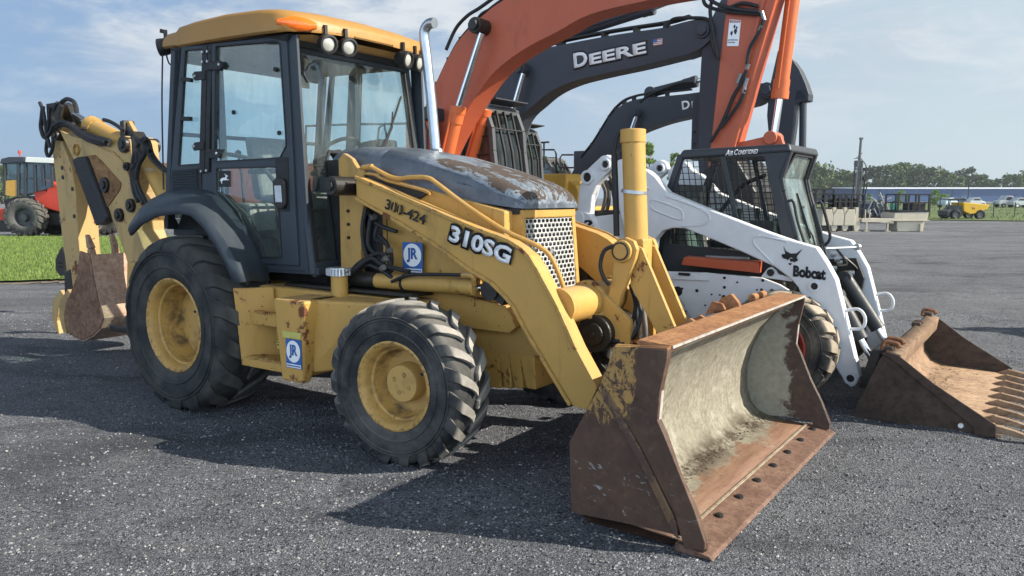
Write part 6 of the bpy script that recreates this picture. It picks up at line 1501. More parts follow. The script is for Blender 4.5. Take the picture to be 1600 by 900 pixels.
# --- orange excavator (machine centre y = 5.95)
e1 = thing('excavator', 'orange excavator with chrome boom rods, nearest of the row behind the backhoe', 'excavator', (-4.4, 5.95, 0), group=EGR)
tracks(e1, -6.6, -2.3, 5.95, 1.2, .6, .95)
bm = B(); box(bm, -7.0, -2.55, 4.6, 7.3, 1.12, 1.35); box(bm, -7.2, -6.0, 4.6, 7.3, 1.3, 2.15); box(bm, -6.0, -4.4, 4.62, 6.3, 1.3, 2.1); box(bm, -4.4, -2.65, 4.62, 5.3, 1.3, 1.95); obj('house', bm, EOR, e1, bevel=.05, seg=3)
bm = B(); Q = [(-3.4, 2.741), (-3.025, 2.721), (-3.031, 2.326), (-3.408, 2.339)]; plate(bm, [(Q[0][0] - .1, Q[0][1]), (Q[1][0], Q[1][1]), (Q[2][0], 1.9), (Q[0][0] - .1, 1.9)], 5.3, 5.6); obj('side_box', bm, EOR, e1, bevel=.03)
bm = B(); Q = [(-3.396, 2.941), (-3.034, 2.957), (-3.024, 2.76), (-3.399, 2.781)]; plate(bm, Q, 5.3, 5.75); obj('air_cleaner', bm, EBK, e1, bevel=.02)
R_ = [(-5.179, 4.7, 2.193), (-5.155, 4.7, 2.716), (-3.932, 4.7, 2.684), (-3.382, 4.7, 2.655), (-3.259, 4.7, 2.207)]
rail(e1, R_, .018, [((R_[2][0], R_[2][1], 2.1), R_[2])]); R2 = [(-3.556, 4.7, 2.216), (-3.491, 4.7, 2.603), (-3.382, 4.7, 2.655), (-2.556, 4.7, 2.631), (-2.508, 4.7, 2.508), (-2.514, 4.7, 2.183)]; rail(e1, R2)
B1T = [(-3.688, 1.632), (-3.619, 2.264), (-3.496, 2.882), (-3.215, 3.342), (-2.971, 3.701), (-2.721, 3.99), (-2.304, 4.277), (-1.858, 4.482), (-1.143, 4.669), (-0.305, 4.763), (0.466, 4.752), (1.179, 4.71), (1.918, 4.658)]
B1B = [(-3.411, 1.315), (-3.294, 1.714), (-3.097, 2.145), (-2.88, 2.494), (-2.526, 2.953), (-2.149, 3.353), (-1.824, 3.572), (-1.396, 3.761), (-0.921, 3.908), (-0.367, 4.086), (0.525, 4.153), (1.28, 4.16), (2.016, 4.115)]
b1 = boom(e1, B1T, B1B, 5.72, .42, EOR)
edge_pipes(b1, B1T[1:9], 5.72, (.022, .022, .018), BLK, .05)
bm = B(); tube(bm, [(-3.048, 5.8, 3.889), (-2.847, 5.8, 4.193), (-2.615, 5.8, 4.36), (-2.364, 5.8, 4.452), (-2.058, 5.8, 4.581)], .028); tube(bm, [(-2.439, 5.75, 4.204), (-2.302, 5.75, 4.34), (-2.082, 5.75, 4.406)], .02); obj('boom_hose', bm, BLK, e1, smooth=True)
pinboss(b1, [(-2.207, 4.114)][0], 5.44, 6.4, .12, OIL)
CA = [(-3.001, 1.526), (-2.568, 2.926), (-2.103, 3.989)]
ram(e1, CA[0], CA[1], CA[2], 5.50, .105, .052, ECO, .24); CB = [(-3.345, 1.306), (-2.718, 2.975), (-2.29, 3.977)]; ram(e1, CB[0], CB[1], CB[2], 6.38, .105, .052, ECO, .24)
# stick with its cylinder
S1 = [(1.654, 5.004), (1.572, 4.017), (1.502, 3.316), (1.415, 2.272), (1.382, 1.928), (1.683, 1.611), (1.738, 2.219), (1.961, 3.116), (2.182, 3.933), (2.37, 4.573), (2.319, 4.912)]
bm = B(); plate(bm, S1, 5.76, 6.10); st1 = obj('stick', bm, EOR, e1, bevel=.015)
bm = B(); plate(bm, [(2.016, 3.952), (2.063, 3.946), (1.753, 2.736), (1.703, 2.74)], 5.73, 5.76); obj('stick_rib', bm, EOR, st1, bevel=.004)
SA_ = [(2.142, 2.308), (2.196, 2.8), (2.351, 4.424)]
a, b, c = SA_; ram(e1, c, b, a, 6.03, .088, .045, ECO, .22, 'bucket_cylinder')
bm = B(); plate(bm, [(1.595, 2.243), (1.806, 2.259), (2.051, 2.306), (2.186, 2.348), (2.268, 2.296), (2.303, 2.2), (2.21, 2.156), (1.936, 2.1), (1.599, 2.127)], 5.90, 6.0); cyl(bm, (a[0], 5.85, a[1] - .02), (a[0], 6.18, a[1] - .02), .085, n=20); obj('bucket_linkage', bm, EOR, e1, bevel=.01)
bm = B(); plate(bm, [(1.148, 1.699), (1.538, 1.929), (1.872, 2.019), (2.133, 1.61), (2.004, 0.623), (1.5, 0.34), (1.078, 0.924)], 5.4, 6.5); obj('digging_bucket', bm, OIL, e1, bevel=.03)
bm = B()
for h_ in ([(1.273, 5.7, 4.086), (1.319, 5.7, 3.977), (1.506, 5.7, 3.89), (1.795, 5.7, 3.821), (2.019, 5.7, 3.777)], [(1.314, 5.68, 4.1), (1.469, 5.68, 3.969), (1.719, 5.68, 3.873), (2.009, 5.68, 3.805)], [(1.63, 5.7, 3.904), (1.791, 5.7, 3.937), (1.984, 5.7, 3.873)], [(2.061, 5.7, 3.711), (2.011, 5.7, 3.564), (1.906, 5.7, 3.384), (1.873, 5.7, 3.193)], [(1.867, 5.7, 3.116), (1.808, 5.7, 2.965), (1.715, 5.7, 2.814), (1.638, 5.7, 2.621), (1.543, 5.7, 2.425), (1.43, 5.7, 2.252)],
           [(1.859, 5.7, 2.882), (1.799, 5.7, 2.729), (1.673, 5.7, 2.563), (1.56, 5.7, 2.424)], [(1.472, 5.7, 4.175), (1.379, 5.7, 3.953), (1.403, 5.7, 3.714), (1.461, 5.7, 3.47), (1.5, 5.7, 3.292)]): tube(bm, h_, .024, 7, 5)
obj('stick_hose', bm, BLK, st1, smooth=True)
bm = B()
for p, q in zip([(2.034, 5.7, 3.805), (2.04, 5.7, 3.637), (1.897, 5.7, 3.191), (1.887, 5.7, 3.021), (1.804, 5.7, 3.083), (1.857, 5.7, 2.945)], [(2.069, 5.7, 3.695), (2.011, 5.7, 3.58), (1.875, 5.7, 3.131), (1.858, 5.7, 2.93), (1.759, 5.7, 2.969), (1.845, 5.7, 2.836)]): cyl(bm, p, q, .024, n=8)
obj('hose_fitting', bm, plain('grey_fitting', (.25, .25, .25), .4, metal=.5), st1)
bm = B(); Q = [(1.591, 5.756, 3.449), (1.74, 5.756, 3.433), (1.763, 5.756, 3.742), (1.614, 5.756, 3.777)]; ws_ = obj('warning_sign', (lambda b: (hexa(b, Q, [(x, y - .004, z) for x, y, z in Q]), b)[1])(bm), WHT, st1)
qa, qb, qc, qd = [Vector(q) for q in Q]; ux = (qb - qa); uz = (qd - qa); off = Vector((0, -.006, 0))
bm = B(); r0 = qd - uz * .13; bm.faces.new([bm.verts.new(p + off) for p in (r0 + ux * .04, r0 + ux * .96, qc - uz * .02 - ux * .04, qd - uz * .02 + ux * .04)]); obj('warning_band', bm, RED, ws_)
text('warning_text', 'WARNING', ws_, WHT, r0 + ux * .12 + uz * .02 + off * 1.3, ux, uz, ux.length * .76, uz.length * .07)
text('warning_text', 'KEEP AWAY FROM', ws_, INK, qa + ux * .08 + uz * .20 + off, ux, uz, ux.length * .8, uz.length * .05); text('warning_text', 'MACHINE', ws_, INK, qa + ux * .08 + uz * .11 + off, ux, uz, ux.length * .6, uz.length * .05)
bm = B()
for (u_, v_, s_) in ((.30, .48, .07), (.62, .55, .09), (.50, .72, .06), (.70, .68, .05)): 
    c_ = qa + ux * u_ + uz * v_ + off; bm.faces.new([bm.verts.new(c_ + ux * s_ * 1.6 * math.cos(k) + uz * s_ * math.sin(k) * (1 + .5 * (k % 2))) for k in range(6)])
obj('warning_figure', bm, INK, ws_)
k1 = [(-3.081, 3.012), (-2.723, 3.035), (-2.559, 2.302), (-2.409, 1.414)]
ecab(e1, [(k1[1][0] - 1.35, k1[1][1]), k1[1], k1[2], (k1[3][0], 1.25), (k1[1][0] - 1.35, 1.25)], 6.40, 7.30)
bm = B(); tube(bm, [(k1[0][0] - 1.2, 4.9, 2.1), (k1[0][0] - 1.2, 4.9, 2.6)], .07, 12, 0); obj('exhaust_pipe', bm, OIL, e1)
# --- dark excavator with lettering (machine centre y = 9.35)
e2 = thing('excavator', 'dark grey excavator whose boom reads DEERE, second in the row', 'excavator', (-5.4, 9.35, 0), group=EGR)
tracks(e2, -8.2, -3.7, 9.35, 1.2, .6, .95)
bm = B(); box(bm, -8.4, -4.1, 8.0, 10.7, 1.12, 1.35); box(bm, -8.5, -7.3, 8.0, 10.7, 1.3, 2.1); box(bm, -7.3, -5.6, 8.02, 9.6, 1.3, 1.95); box(bm, -5.6, -4.2, 8.02, 8.7, 1.3, 1.8); obj('house', bm, EYE, e2, bevel=.05, seg=3)
B2T = [(-5.152, 1.25), (-5.093, 2.195), (-4.969, 2.989), (-4.749, 3.501), (-4.388, 3.963), (-3.991, 4.206), (-3.501, 4.406), (-2.97, 4.46), (-2.035, 4.511), (-1.379, 4.528), (-0.792, 4.537), (-0.338, 4.591), (-0.002, 4.592), (0.115, 4.461)]
B2B = [(-4.643, 1.188), (-4.475, 1.786), (-4.229, 2.501), (-3.865, 3.125), (-3.527, 3.381), (-3.154, 3.602), (-2.676, 3.747), (-2.025, 3.835), (-1.239, 3.914), (-0.501, 4.01), (-0.417, 4.013), (-0.149, 4.083), (0.032, 4.193), (0.121, 4.269)]
b2 = boom(e2, B2T, B2B, 9.12, .48, EBK)
edge_pipes(b2, B2T[4:12], 9.12, (.026, .026, .022), BLK, .10)
bm = B(); tube(bm, [(-0.747, 9.1, 4.539), (-0.605, 9.1, 4.653), (-0.331, 9.1, 4.64), (0.017, 9.1, 4.575), (0.102, 9.1, 4.406), (0.121, 9.1, 4.138), (0.231, 9.1, 3.892)], .03); obj('boom_hose', bm, BLK, e2, smooth=True)
pinboss(b2, [(-3.758, 4.072)][0], 8.9, 9.85, .13, EBK); pinboss(b2, [(-0.065, 4.397)][0], 9.08, 9.65, .13, EBK)
C2 = [(-4.271, 1.653), (-4.109, 2.744), (-3.659, 3.968)]; ram(e2, C2[0], C2[1], C2[2], 8.93, .10, .055, EBK); C3 = [(-4.613, 1.246), (-4.329, 2.469), (-3.912, 3.639)]; ram(e2, C3[0], C3[1], C3[2], 9.8, .10, .055, EBK)
C4 = [(-3.155, 4.642), (-1.118, 4.955), (-0.426, 5.102)]; ram(e2, C4[0], C4[1], C4[2], 9.35, .10, .05, EBK, .2, 'stick_cylinder')
bm = B(); plate(bm, [(0.344, 5.458), (0.281, 5.003), (0.069, 4.613), (-0.099, 4.1), (-0.131, 3.183), (-0.131, 2.349), (-0.052, 1.636), (0.387, 1.635), (0.453, 3.779), (0.522, 5.019), (0.508, 5.431)], 9.18, 9.56); s2 = obj('stick', bm, EBK, e2, bevel=.015)
bm = B(); plate(bm, [(-0.098, 3.404), (-0.213, 3.325), (-0.293, 3.221), (-0.292, 2.757), (-0.294, 2.357), (-0.068, 2.349)], 9.3, 9.45, [[(-0.256, 2.722), (-0.197, 2.719), (-0.195, 2.653), (-0.254, 2.655)], [(-0.25, 2.511), (-0.191, 2.509), (-0.189, 2.442), (-0.248, 2.444)]]); obj('stick_bracket', bm, EBK, s2)
bm = B(); plate(bm, [(-0.465, 1.295), (-0.174, 1.751), (0.409, 1.746), (0.597, 1.195), (0.517, 0.189), (-0.126, 0.037)], 8.8, 9.9); obj('digging_bucket', bm, OIL, e2, bevel=.03)
bm = B(); plate(bm, [(0.196, 2.345), (0.337, 2.57), (0.387, 2.076), (0.228, 2.058)], 9.3, 9.4); obj('bucket_linkage', bm, EBK, e2)
tA, tB, tC = [(-2.617, 9.112, 3.993), (-1.113, 9.112, 4.126), (-2.649, 9.112, 4.294)]
tA, tB, tC = Vector(tA), Vector(tB), Vector(tC); up_ = Vector((-(tB - tA).z, 0, (tB - tA).x)).normalized()
text('letter_outline', 'D', e2, INK, tA - up_ * .03 - (tB - tA) * .012, tB - tA, up_, (tB - tA).length * .225, .34, bold=.05)
text('brand_letter', 'D', e2, WHT, tA - Vector((0, .004, 0)), tB - tA, up_, (tB - tA).length * .20, .28, bold=.035)
text('letter_outline', 'EERE', e2, INK, tA + (tB - tA) * .215 - up_ * .03, tB - tA, up_, (tB - tA).length * .805, .26, bold=.05)
text('brand_letter', 'EERE', e2, WHT, tA + (tB - tA) * .225 - Vector((0, .004, 0)), tB - tA, up_, (tB - tA).length * .775, .205, bold=.035)
Q = [(-0.978, 9.112, 4.235), (-0.806, 9.112, 4.239), (-0.808, 9.112, 4.35), (-0.981, 9.112, 4.347)]; bm = B(); hexa(bm, Q, [(x, y - .004, z) for x, y, z in Q]); fl = obj('flag_sticker', bm, WHT, e2)
qa, qb, qc, qd = [Vector(q) + Vector((0, -.006, 0)) for q in Q]
for k in range(4): 
    bm = B(); t0, t1_ = k / 3.7, k / 3.7 + .13; bm.faces.new([bm.verts.new(p) for p in (qa + (qd - qa) * t0, qb + (qc - qb) * t0, qb + (qc - qb) * t1_, qa + (qd - qa) * t1_)]); obj('flag_stripe', bm, RED, fl)
bm = B(); bm.faces.new([bm.verts.new(p + Vector((0, -.002, 0))) for p in (qd + (qa - qd) * .5, qd + (qa - qd) * .5 + (qc - qd) * .42, qd + (qc - qd) * .42, qd)]); obj('flag_canton', bm, BLU, fl)
k2 = [(-4.728, 2.943), (-4.489, 2.988), (-4.351, 2.367), (-4.262, 1.379)]
ecab(e2, [(k2[1][0] - 1.35, k2[1][1]), k2[1], k2[2], (k2[3][0], 1.25), (k2[1][0] - 1.35, 1.25)], 9.75, 10.62)
# --- third excavator, dark boom on a yellow house (centre y = 13.4)
e3 = thing('excavator', 'farthest excavator of the row with thin dark boom and yellow house', 'excavator', (-6.6, 13.4, 0), group=EGR)
tracks(e3, -8.8, -4.3, 13.4, 1.2, .6, .95)
H3 = [(-5.318, 2.114), (-4.355, 2.098), (-4.345, 1.213)]
bm = B(); box(bm, -8.6, H3[1][0] + .2, 12.1, 14.7, 1.12, 1.32); box(bm, -8.6, H3[1][0] - .2, 12.1, 12.9, 1.3, H3[0][1]); box(bm, -8.6, -6.9, 12.9, 14.7, 1.3, H3[0][1] + .1); obj('house', bm, EYE, e3, bevel=.05, seg=3)
bm = B(); Q = [(-5.14, 12.08, 1.797), (-4.865, 12.08, 1.795), (-4.866, 12.08, 1.887), (-5.14, 12.08, 1.89)]; 
bm = B(); plate(bm, [(-5.276, 1.783), (-4.853, 1.78), (-4.854, 1.887), (-5.276, 1.892)], 12.075, 12.095); tg = obj('side_decal_plate', bm, EBK, e3)
bm = B(); plate(bm, [(-4.865, 1.673), (-4.849, 1.951), (-4.706, 2.041), (-4.526, 1.931), (-4.347, 1.823), (-4.275, 1.671), (-4.307, 1.397), (-4.519, 1.289), (-4.699, 1.334)], 12.2, 12.6); obj('boom_foot_bracket', bm, EYE, e3, bevel=.02)
B3T = [(-5.304, 1.518), (-5.119, 2.052), (-4.842, 2.448), (-4.516, 2.786), (-4.268, 3.12), (-4.042, 3.434), (-3.87, 3.623), (-3.649, 3.776), (-3.395, 3.85), (-3.078, 3.887), (-2.54, 3.894), (-1.943, 3.908), (-1.162, 3.963), (-0.377, 4.011), (-0.181, 3.955)]
B3B = [(-4.775, 1.437), (-4.613, 1.838), (-4.38, 2.152), (-4.028, 2.504), (-3.752, 2.759), (-3.429, 2.975), (-3.178, 3.1), (-2.8, 3.216), (-2.446, 3.301), (-1.898, 3.387), (-1.147, 3.485), (-0.431, 3.564), (-0.186, 3.725)]
b3 = boom(e3, B3T, B3B, 13.2, .44, EBK)
edge_pipes(b3, B3T[2:12], 13.2, (.026, .022), BLK, .10)
pinboss(b3, [(-3.271, 3.541)][0], 13.0, 13.85, .13, EBK); pinboss(b3, [(-0.177, 3.846)][0], 13.1, 13.7, .16, EBK)
C5 = [(-3.85, 1.829), (-3.518, 2.621), (-3.213, 3.45)]; ram(e3, C5[0], C5[1], C5[2], 13.05, .10, .055, EBK)
C6 = [(-2.992, 4.021), (-1.877, 4.198), (-0.952, 4.332)]; ram(e3, C6[0], C6[1], C6[2], 13.4, .11, .05, EBK, .3, 'stick_cylinder')
bm = B(); tube(bm, [(-3.192, 13.2, 3.791), (-2.947, 13.2, 3.952), (-2.544, 13.2, 4.069), (-2.198, 13.2, 4.158), (-1.842, 13.2, 4.158)], .03); obj('boom_hose', bm, BLK, e3, smooth=True)
tA, tB = [Vector(q) for q in [(-2.115, 13.19, 3.544), (-1.178, 13.19, 3.669)]]; up_ = Vector((-(tB - tA).z, 0, (tB - tA).x)).normalized()
text('brand_letter', 'D', e3, WHT, tA, tB - tA, up_, (tB - tA).length * .20, .20, bold=.03); text('brand_letter', 'EERE', e3, WHT, tA + (tB - tA) * .25, tB - tA, up_, (tB - tA).length * .75, .15, bold=.03)
bm = B(); plate(bm, [(-0.017, 4.678), (0.066, 4.643), (0.314, 4.433), (0.454, 4.235), (0.584, 3.96), (0.672, 3.716), (0.664, 3.584), (0.521, 3.568), (0.39, 3.523), (0.379, 3.149), (0.331, 2.666), (0.221, 1.659), (-0.012, 1.66), (-0.12, 2.683), (-0.199, 3.317), (-0.177, 3.86)], 13.3, 13.68); obj('stick', bm, EBK, e3, bevel=.015)
bm = B(); C7 = [(0.516, 3.7), (0.575, 2.589)]; plate(bm, [(C7[0][0] - .12, C7[0][1] - .1), (C7[0][0] + .10, C7[0][1] - .08), (C7[0][0] + .06, C7[0][1] + .12), (C7[0][0] - .1, C7[0][1] + .1)], 13.3, 13.7); cyl(bm, (C7[0][0], 13.45, C7[0][1]), (C7[1][0], 13.45, C7[1][1] - 1.0), .075, n=20); obj('bucket_cylinder', bm, EBK, e3, smooth=True, ang=40)
bm = B(); plate(bm, [(-0.284, 1.662), (0.4, 1.935), (0.718, 1.384), (0.603, 0.273), (-0.09, 0.244)], 12.9, 14.1); obj('digging_bucket', bm, OIL, e3, bevel=.03)
k3 = [(-5.677, 2.775), (-5.668, 1.686)]
ecab(e3, [(-7.0, 2.55), (-6.2, 2.55), (-5.9, 1.9), (-5.9, 1.3), (-7.0, 1.3)], 13.85, 14.7, False)
bm = B(); box(bm, *(lambda q: (q[0][0], q[1][0], 14.0, 14.6, q[1][1], q[0][1]))([(-5.482, 2.762), (-4.916, 2.182)])); obj('black_housing', bm, EBK, e3, bevel=.03)
r1 = [(-5.405, 12.2, 2.269), (-5.407, 12.2, 2.704), (-4.964, 12.2, 2.689), (-4.909, 12.2, 2.596), (-4.905, 12.2, 2.105)]; rail(e3, r1, .022, [([(-5.259, 12.2, 2.884)][0], [(-5.256, 12.2, 2.266)][0]), ([(-5.408, 12.2, 2.875)][0], [(-5.112, 12.2, 2.878)][0])])
r2 = [(-5.61, 13.6, 2.151), (-5.631, 13.6, 2.383), (-5.652, 13.6, 2.566), (-5.594, 13.6, 2.647), (-5.246, 13.6, 2.637)]; rail(e3, r2, .022, [([(-5.611, 13.6, 2.317)][0], [(-5.224, 13.6, 2.308)][0])])

# ------------------------------------------------------------------ things in the distance (world coordinates)
def W(px_): return px_
leafm = []
def leaf_mat(name, a, b):
    t = NT(name); n = t.noise(.35, 4, .6); f = t.noise(2.3, 5, .6)
    c = t.mix(t.ramp(n, .3, .7), a, b); c = t.mix(t.ramp(f, .45, .8, 0, .5), c, tuple(x * 1.7 for x in b))
    t.set(Base_Color=c, Roughness=.7, Specular_IOR_Level=.2); return t.m
LF = [leaf_mat('leaf_green', (.050, .082, .024), (.085, .12, .036)), leaf_mat('leaf_olive', (.065, .100, .035), (.10, .14, .05)), leaf_mat('leaf_dark', (.035, .060, .028), (.055, .082, .036))]
LFY = leaf_mat('leaf_bright', (.10, .17, .03), (.17, .24, .05))
BARK = plain('bark', (.10, .08, .06), .9)
def tree(x, y, h, w, label, mat, n=1500, leaf=.8, seed=0, group=None, base=.0, trunk=.22, conic=0):
    r = random.Random(seed); t = thing('tree', label, 'tree', (x, y, 0), group=group, row=False)
    bm = B(); tube(bm, [(0, 0, 0), (r.uniform(-.2, .2), 0, h * .3), (r.uniform(-.3, .3), 0, h * .7)], .1, 8, 3, radii=(h * .022, h * .008))
    limbs = []
    for k in range(7):
        z = h * (trunk + .09 * k); a = r.uniform(0, 6.28); l = w * .42 * r.uniform(.6, 1); e = (math.cos(a) * l, math.sin(a) * l, z + h * r.uniform(.08, .2)); limbs.append(e)
        tube(bm, [(0, 0, z), (e[0] * .5, e[1] * .5, z + h * .05), e], .05, 6, 2, radii=(h * .009, h * .003))
    obj('trunk', bm, BARK, t, smooth=True, split=False)
    bm = B(); cl = []
    for k in range(26):
        u = r.random(); z = h * (trunk + (.97 - trunk) * u); pr = math.sin(math.pi * (.12 + .80 * u)) ** .7 if not conic else (1.05 - u) ** .8
        a = r.uniform(0, 6.28); rad = w * .5 * pr * math.sqrt(r.uniform(.15, 1)); cl.append((math.cos(a) * rad, math.sin(a) * rad, z, w * r.uniform(.09, .19)))
    for k in range(n):
        c = r.choice(cl); d = Vector((r.gauss(0, 1), r.gauss(0, 1), r.gauss(0, .8))); d = d.normalized() * c[3] * r.uniform(.5, 1.1)
        p = Vector(c[:3]) + d; s = leaf * r.uniform(.5, 1.1); q = Vector((r.gauss(0, 1), r.gauss(0, 1), r.gauss(0, 1))).normalized(); u_, w_ = frame_of(q)
        v = [bm.verts.new(p + u_ * s * math.cos(j) + w_ * s * .75 * math.sin(j)) for j in (0, 1.4, 2.9, 4.6)]; bm.faces.new(v)
    obj('crown', bm, mat, t, split=False)
    return t
rnd = random.Random(77)
TG = 'far wooded tree line'
def tpos(px_, depth): return (px_ - 800) / 1227.4 * depth
def tz_(py, depth): return 1.5405 + (308.6 - py) / 1227.4 * depth
# (pixel column, top row, crown width in pixels)
TL_ = [(1262, 258, 34), (1284, 262, 36), (1305, 270, 34), (1322, 274, 30), (1352, 268, 34), (1374, 262, 38), (1398, 260, 36), (1417, 256, 34), (1440, 266, 36), (1462, 268, 30), (1480, 272, 26), (1498, 265, 30), (1520, 276, 30), (1538, 284, 20), (1560, 281, 24), (1577, 276, 28), (1598, 272, 32), (1622, 270, 34)]
ORD = ['first', 'second', 'third', 'fourth', 'fifth', 'sixth', 'seventh', 'eighth', 'ninth', 'tenth', 'eleventh', 'twelfth', 'thirteenth', 'fourteenth', 'fifteenth', 'sixteenth', 'seventeenth', 'eighteenth']
names = ['rounded', 'broad', 'low', 'uneven', 'bushy', 'tall']
for i, (px_, py, wd) in enumerate(TL_):
    dep = 345 + (i * 37 % 5) * 8; h = tz_(py, dep); w = wd / 1227.4 * dep * 1.6
    tree(tpos(px_, dep), dep, h, w, f'{names[i % 6]} tree, {ORD[i]} from the left in the far tree line at right', LF[i % 3], 2600, .75, i, TG, trunk=.03)
for i, (px_, py, wd) in enumerate([(10, 246, 40), (-22, 240, 40), (40, 262, 36)]):
    dep = 190 + 8 * i; tree(tpos(px_, dep), dep, tz_(py, dep) * .82, wd / 1227.4 * dep, f'{names[i]} tree behind the red machine, {ORD[i]} one at the far left', LF[i], 1100, .55, 40 + i, TG, trunk=.08)
d_ = 120; tree(tpos(1012, d_), d_, tz_(224, d_), 3.6, 'bright green tree rising above the white loader arm beside the yellow cylinder', LFY, 7000, .13, 61, trunk=.30, conic=1)
d_ = 135; tree(tpos(1051, d_), d_, tz_(240, d_), 2.4, 'small pale tree top just left of the black cage cab', LFY, 4000, .13, 62, trunk=.30)
d_ = 130; tree(tpos(855, d_), d_, tz_(246, d_), 4.0, 'green tree seen through the black handrail behind the second cab', LFY, 3000, .18, 63, trunk=.2)
d_ = 150; tree(tpos(1461, d_), d_, tz_(299, d_), 3.4, 'small bright yellow green tree in front of the blue warehouse', LFY, 1500, .16, 64, trunk=.12)
d_ = 150; tree(tpos(1404, d_), d_, tz_(297, d_), 2.2, 'thin young tree in front of the blue warehouse above the cream bin', LFY, 500, .13, 65, trunk=.12)
d_ = 150; tree(tpos(1355, d_), d_, tz_(303, d_), 1.6, 'narrow young tree at the left end of the blue warehouse', LFY, 500, .13, 66, trunk=.12)
# warehouse
BW = NT('blue_metal_siding'); t = BW; x_ = t.xyz()[0]
wv = t.node('ShaderNodeTexWave', {'Vector': t.v, 'Scale': 1.2}, bands_direction='X').outputs['Fac']
c = t.mix(t.ramp(t.noise(.08, 3), .3, .7), (.010, .055, .150), (.014, .066, .170)); c = t.mix(t.ramp(wv, .8, .95, 0, .35), c, (.03, .08, .17)); t.set(Base_Color=c, Roughness=.5, Normal=t.bump(wv, .05, .5))
wx0, wx1, wy = tpos(1349, 300), tpos(2300, 300), 300
wh = thing('warehouse', 'long low blue metal warehouse with pale roof edge', 'warehouse', (wx0, wy, 0), row=False)
H_ = tz_(293.5, 300)
bm = B(); box(bm, 0, wx1 - wx0, 0, 60, 0, H_ - .3); obj('wall', bm, BW.m, wh)
bm = B(); hexa(bm, [(-.8, -.8, H_ - .45), (wx1 - wx0, -.8, H_ - .45), (wx1 - wx0, 30, H_ + .1), (-.8, 30, H_ + .1)], [(-.8, -.8, H_ + .05), (wx1 - wx0, -.8, H_ + .05), (wx1 - wx0, 30, H_ + .5), (-.8, 30, H_ + .5)]); obj('roof', bm, plain('pale_roof', (.75, .78, .80), .4, var=.03), wh)
bm = B()
for k in range(9): box(bm, 5 + k * 27.5, 5.35 + k * 27.5, -.12, -.01, 0, H_ - .4)
obj('downpipe', bm, plain('dark_pipe', (.02, .035, .06), .6), wh)
bm = B()
for k in (3, 8): box(bm, k * 12, k * 12 + 4, -.10, -.02, 0, 3.6)
obj('loading_door', bm, plain('door_blue', (.04, .09, .18), .5), wh)
# fence posts along the verge
fx = [([(27.373, 58.949), (29.298, 55.512), (32.588, 55.512), (34.164, 53.939), (35.782, 52.452)][k]) for k in range(5)]
for k, (x, y) in enumerate([(tpos(p, 62), 62) for p in (1450, 1500, 1549, 1582, 1636)]):
    f_ = thing('fence_post', ['thin fence post between the cream bin and yellow dumper', 'thin fence post behind the yellow dumper', 'thin fence post just right of the yellow dumper', 'thin fence post near the right edge of the photo', 'thin fence post at the far right'][k], 'fence post', (x, y, 0), row=False, group='thin posts of the wire fence on the verge')
    bm = B(); cyl(bm, (0, 0, 0), (0, 0, 1.15), .035, n=8); cyl(bm, (0, 0, 1.15), (0, 0, 1.19), .045, n=8)
    for k in range(4): tube(bm, [(-1.2, 0, .3 + k * .25), (1.2, 0, .3 + k * .25)], .006, 4, 0)
    obj('post', bm, OIL, f_, split=False)
# light pole in front of the warehouse
lp = thing('light_pole', 'tall dark light pole standing in front of the blue warehouse', 'light pole', (tpos(1508, 170), 170, 0), row=False)
bm = B(); cyl(bm, (0, 0, 0), (0, 0, tz_(277, 170)), .12, .08, 10); obj('pole', bm, OIL, lp)
bm = B(); z = tz_(277, 170); box(bm, -.2, 1.6, -.2, .2, z - .05, z + .15); obj('lamp_head', bm, OIL, lp, bevel=.04)
# parked cars
def car(px_, depth, wpx, col, label, pickup=False, ang=0, seed=0):
    x = tpos(px_, depth); s = wpx / 1227.4 * depth / 4.6
    c = thing('parked_car', label, 'car' if not pickup else 'pickup truck', (x, depth, .02), ang, 'vehicles parked on the grass before the warehouse', row=False)
    bm = B()
    if pickup: prof = [(-2.4, .45), (-2.4, 1.05), (-.5, 1.08), (-.35, 1.75), (.85, 1.78), (1.35, 1.15), (2.35, 1.0), (2.45, .5)]
    else: prof = [(-2.2, .4), (-2.25, .95), (-1.7, 1.05), (-1.0, 1.45), (.4, 1.48), (1.1, 1.02), (2.1, .85), (2.25, .42)]
    plate(bm, [(a * s, b) for a, b in prof], -.85, .85); obj('body', bm, plain('car_paint_%d' % seed, col, .3, var=.03, bump=0, spec=.6), c, bevel=.10, seg=3)
    bm = B(); gp = [(-.28, 1.15), (-.2, 1.66), (.75, 1.68), (1.1, 1.16)] if pickup else [(-1.35, 1.08), (-.9, 1.38), (.35, 1.40), (.85, 1.06)]
    plate(bm, [(a * s, b) for a, b in gp], -.87, .87); obj('window', bm, plain('car_glass', (.03, .035, .04), .1, var=0, bump=0), c)
    for sx in (-1.4, 1.45):
        for sy in (-.82, .82):
            bm = B(); cyl(bm, (sx * s, sy - .1, .32), (sx * s, sy + .1, .32), .33, n=18); w_ = obj('wheel', bm, BLK, c, bevel=.03)
            bm = B(); cyl(bm, (sx * s, sy * 1.0 + (.105 if sy > 0 else -.105), .32), (sx * s, sy + (.09 if sy > 0 else -.09), .32), .2, n=14); obj('rim', bm, ALU, w_)
    return c
car(1478, 118, 26, (.50, .58, .62), 'pale blue grey car parked behind the cream bin', seed=1, ang=.2)
car(1497, 128, 26, (.10, .13, .17), 'dark blue car partly behind the yellow dumper cab', seed=2)
car(1519, 126, 26, (.62, .62, .60), 'white car right behind the yellow dumper skip', seed=3)
car(1570, 120, 36, (.46, .47, .47), 'silver pickup truck parked right of the yellow dumper', pickup=True, seed=4, ang=3.14)
car(1590, 118, 34, (.50, .51, .50), 'silver car parked right of the silver pickup', seed=5)
car(1611, 124, 30, (.10, .11, .13), 'dark car at the far right edge behind the silver car', seed=6)
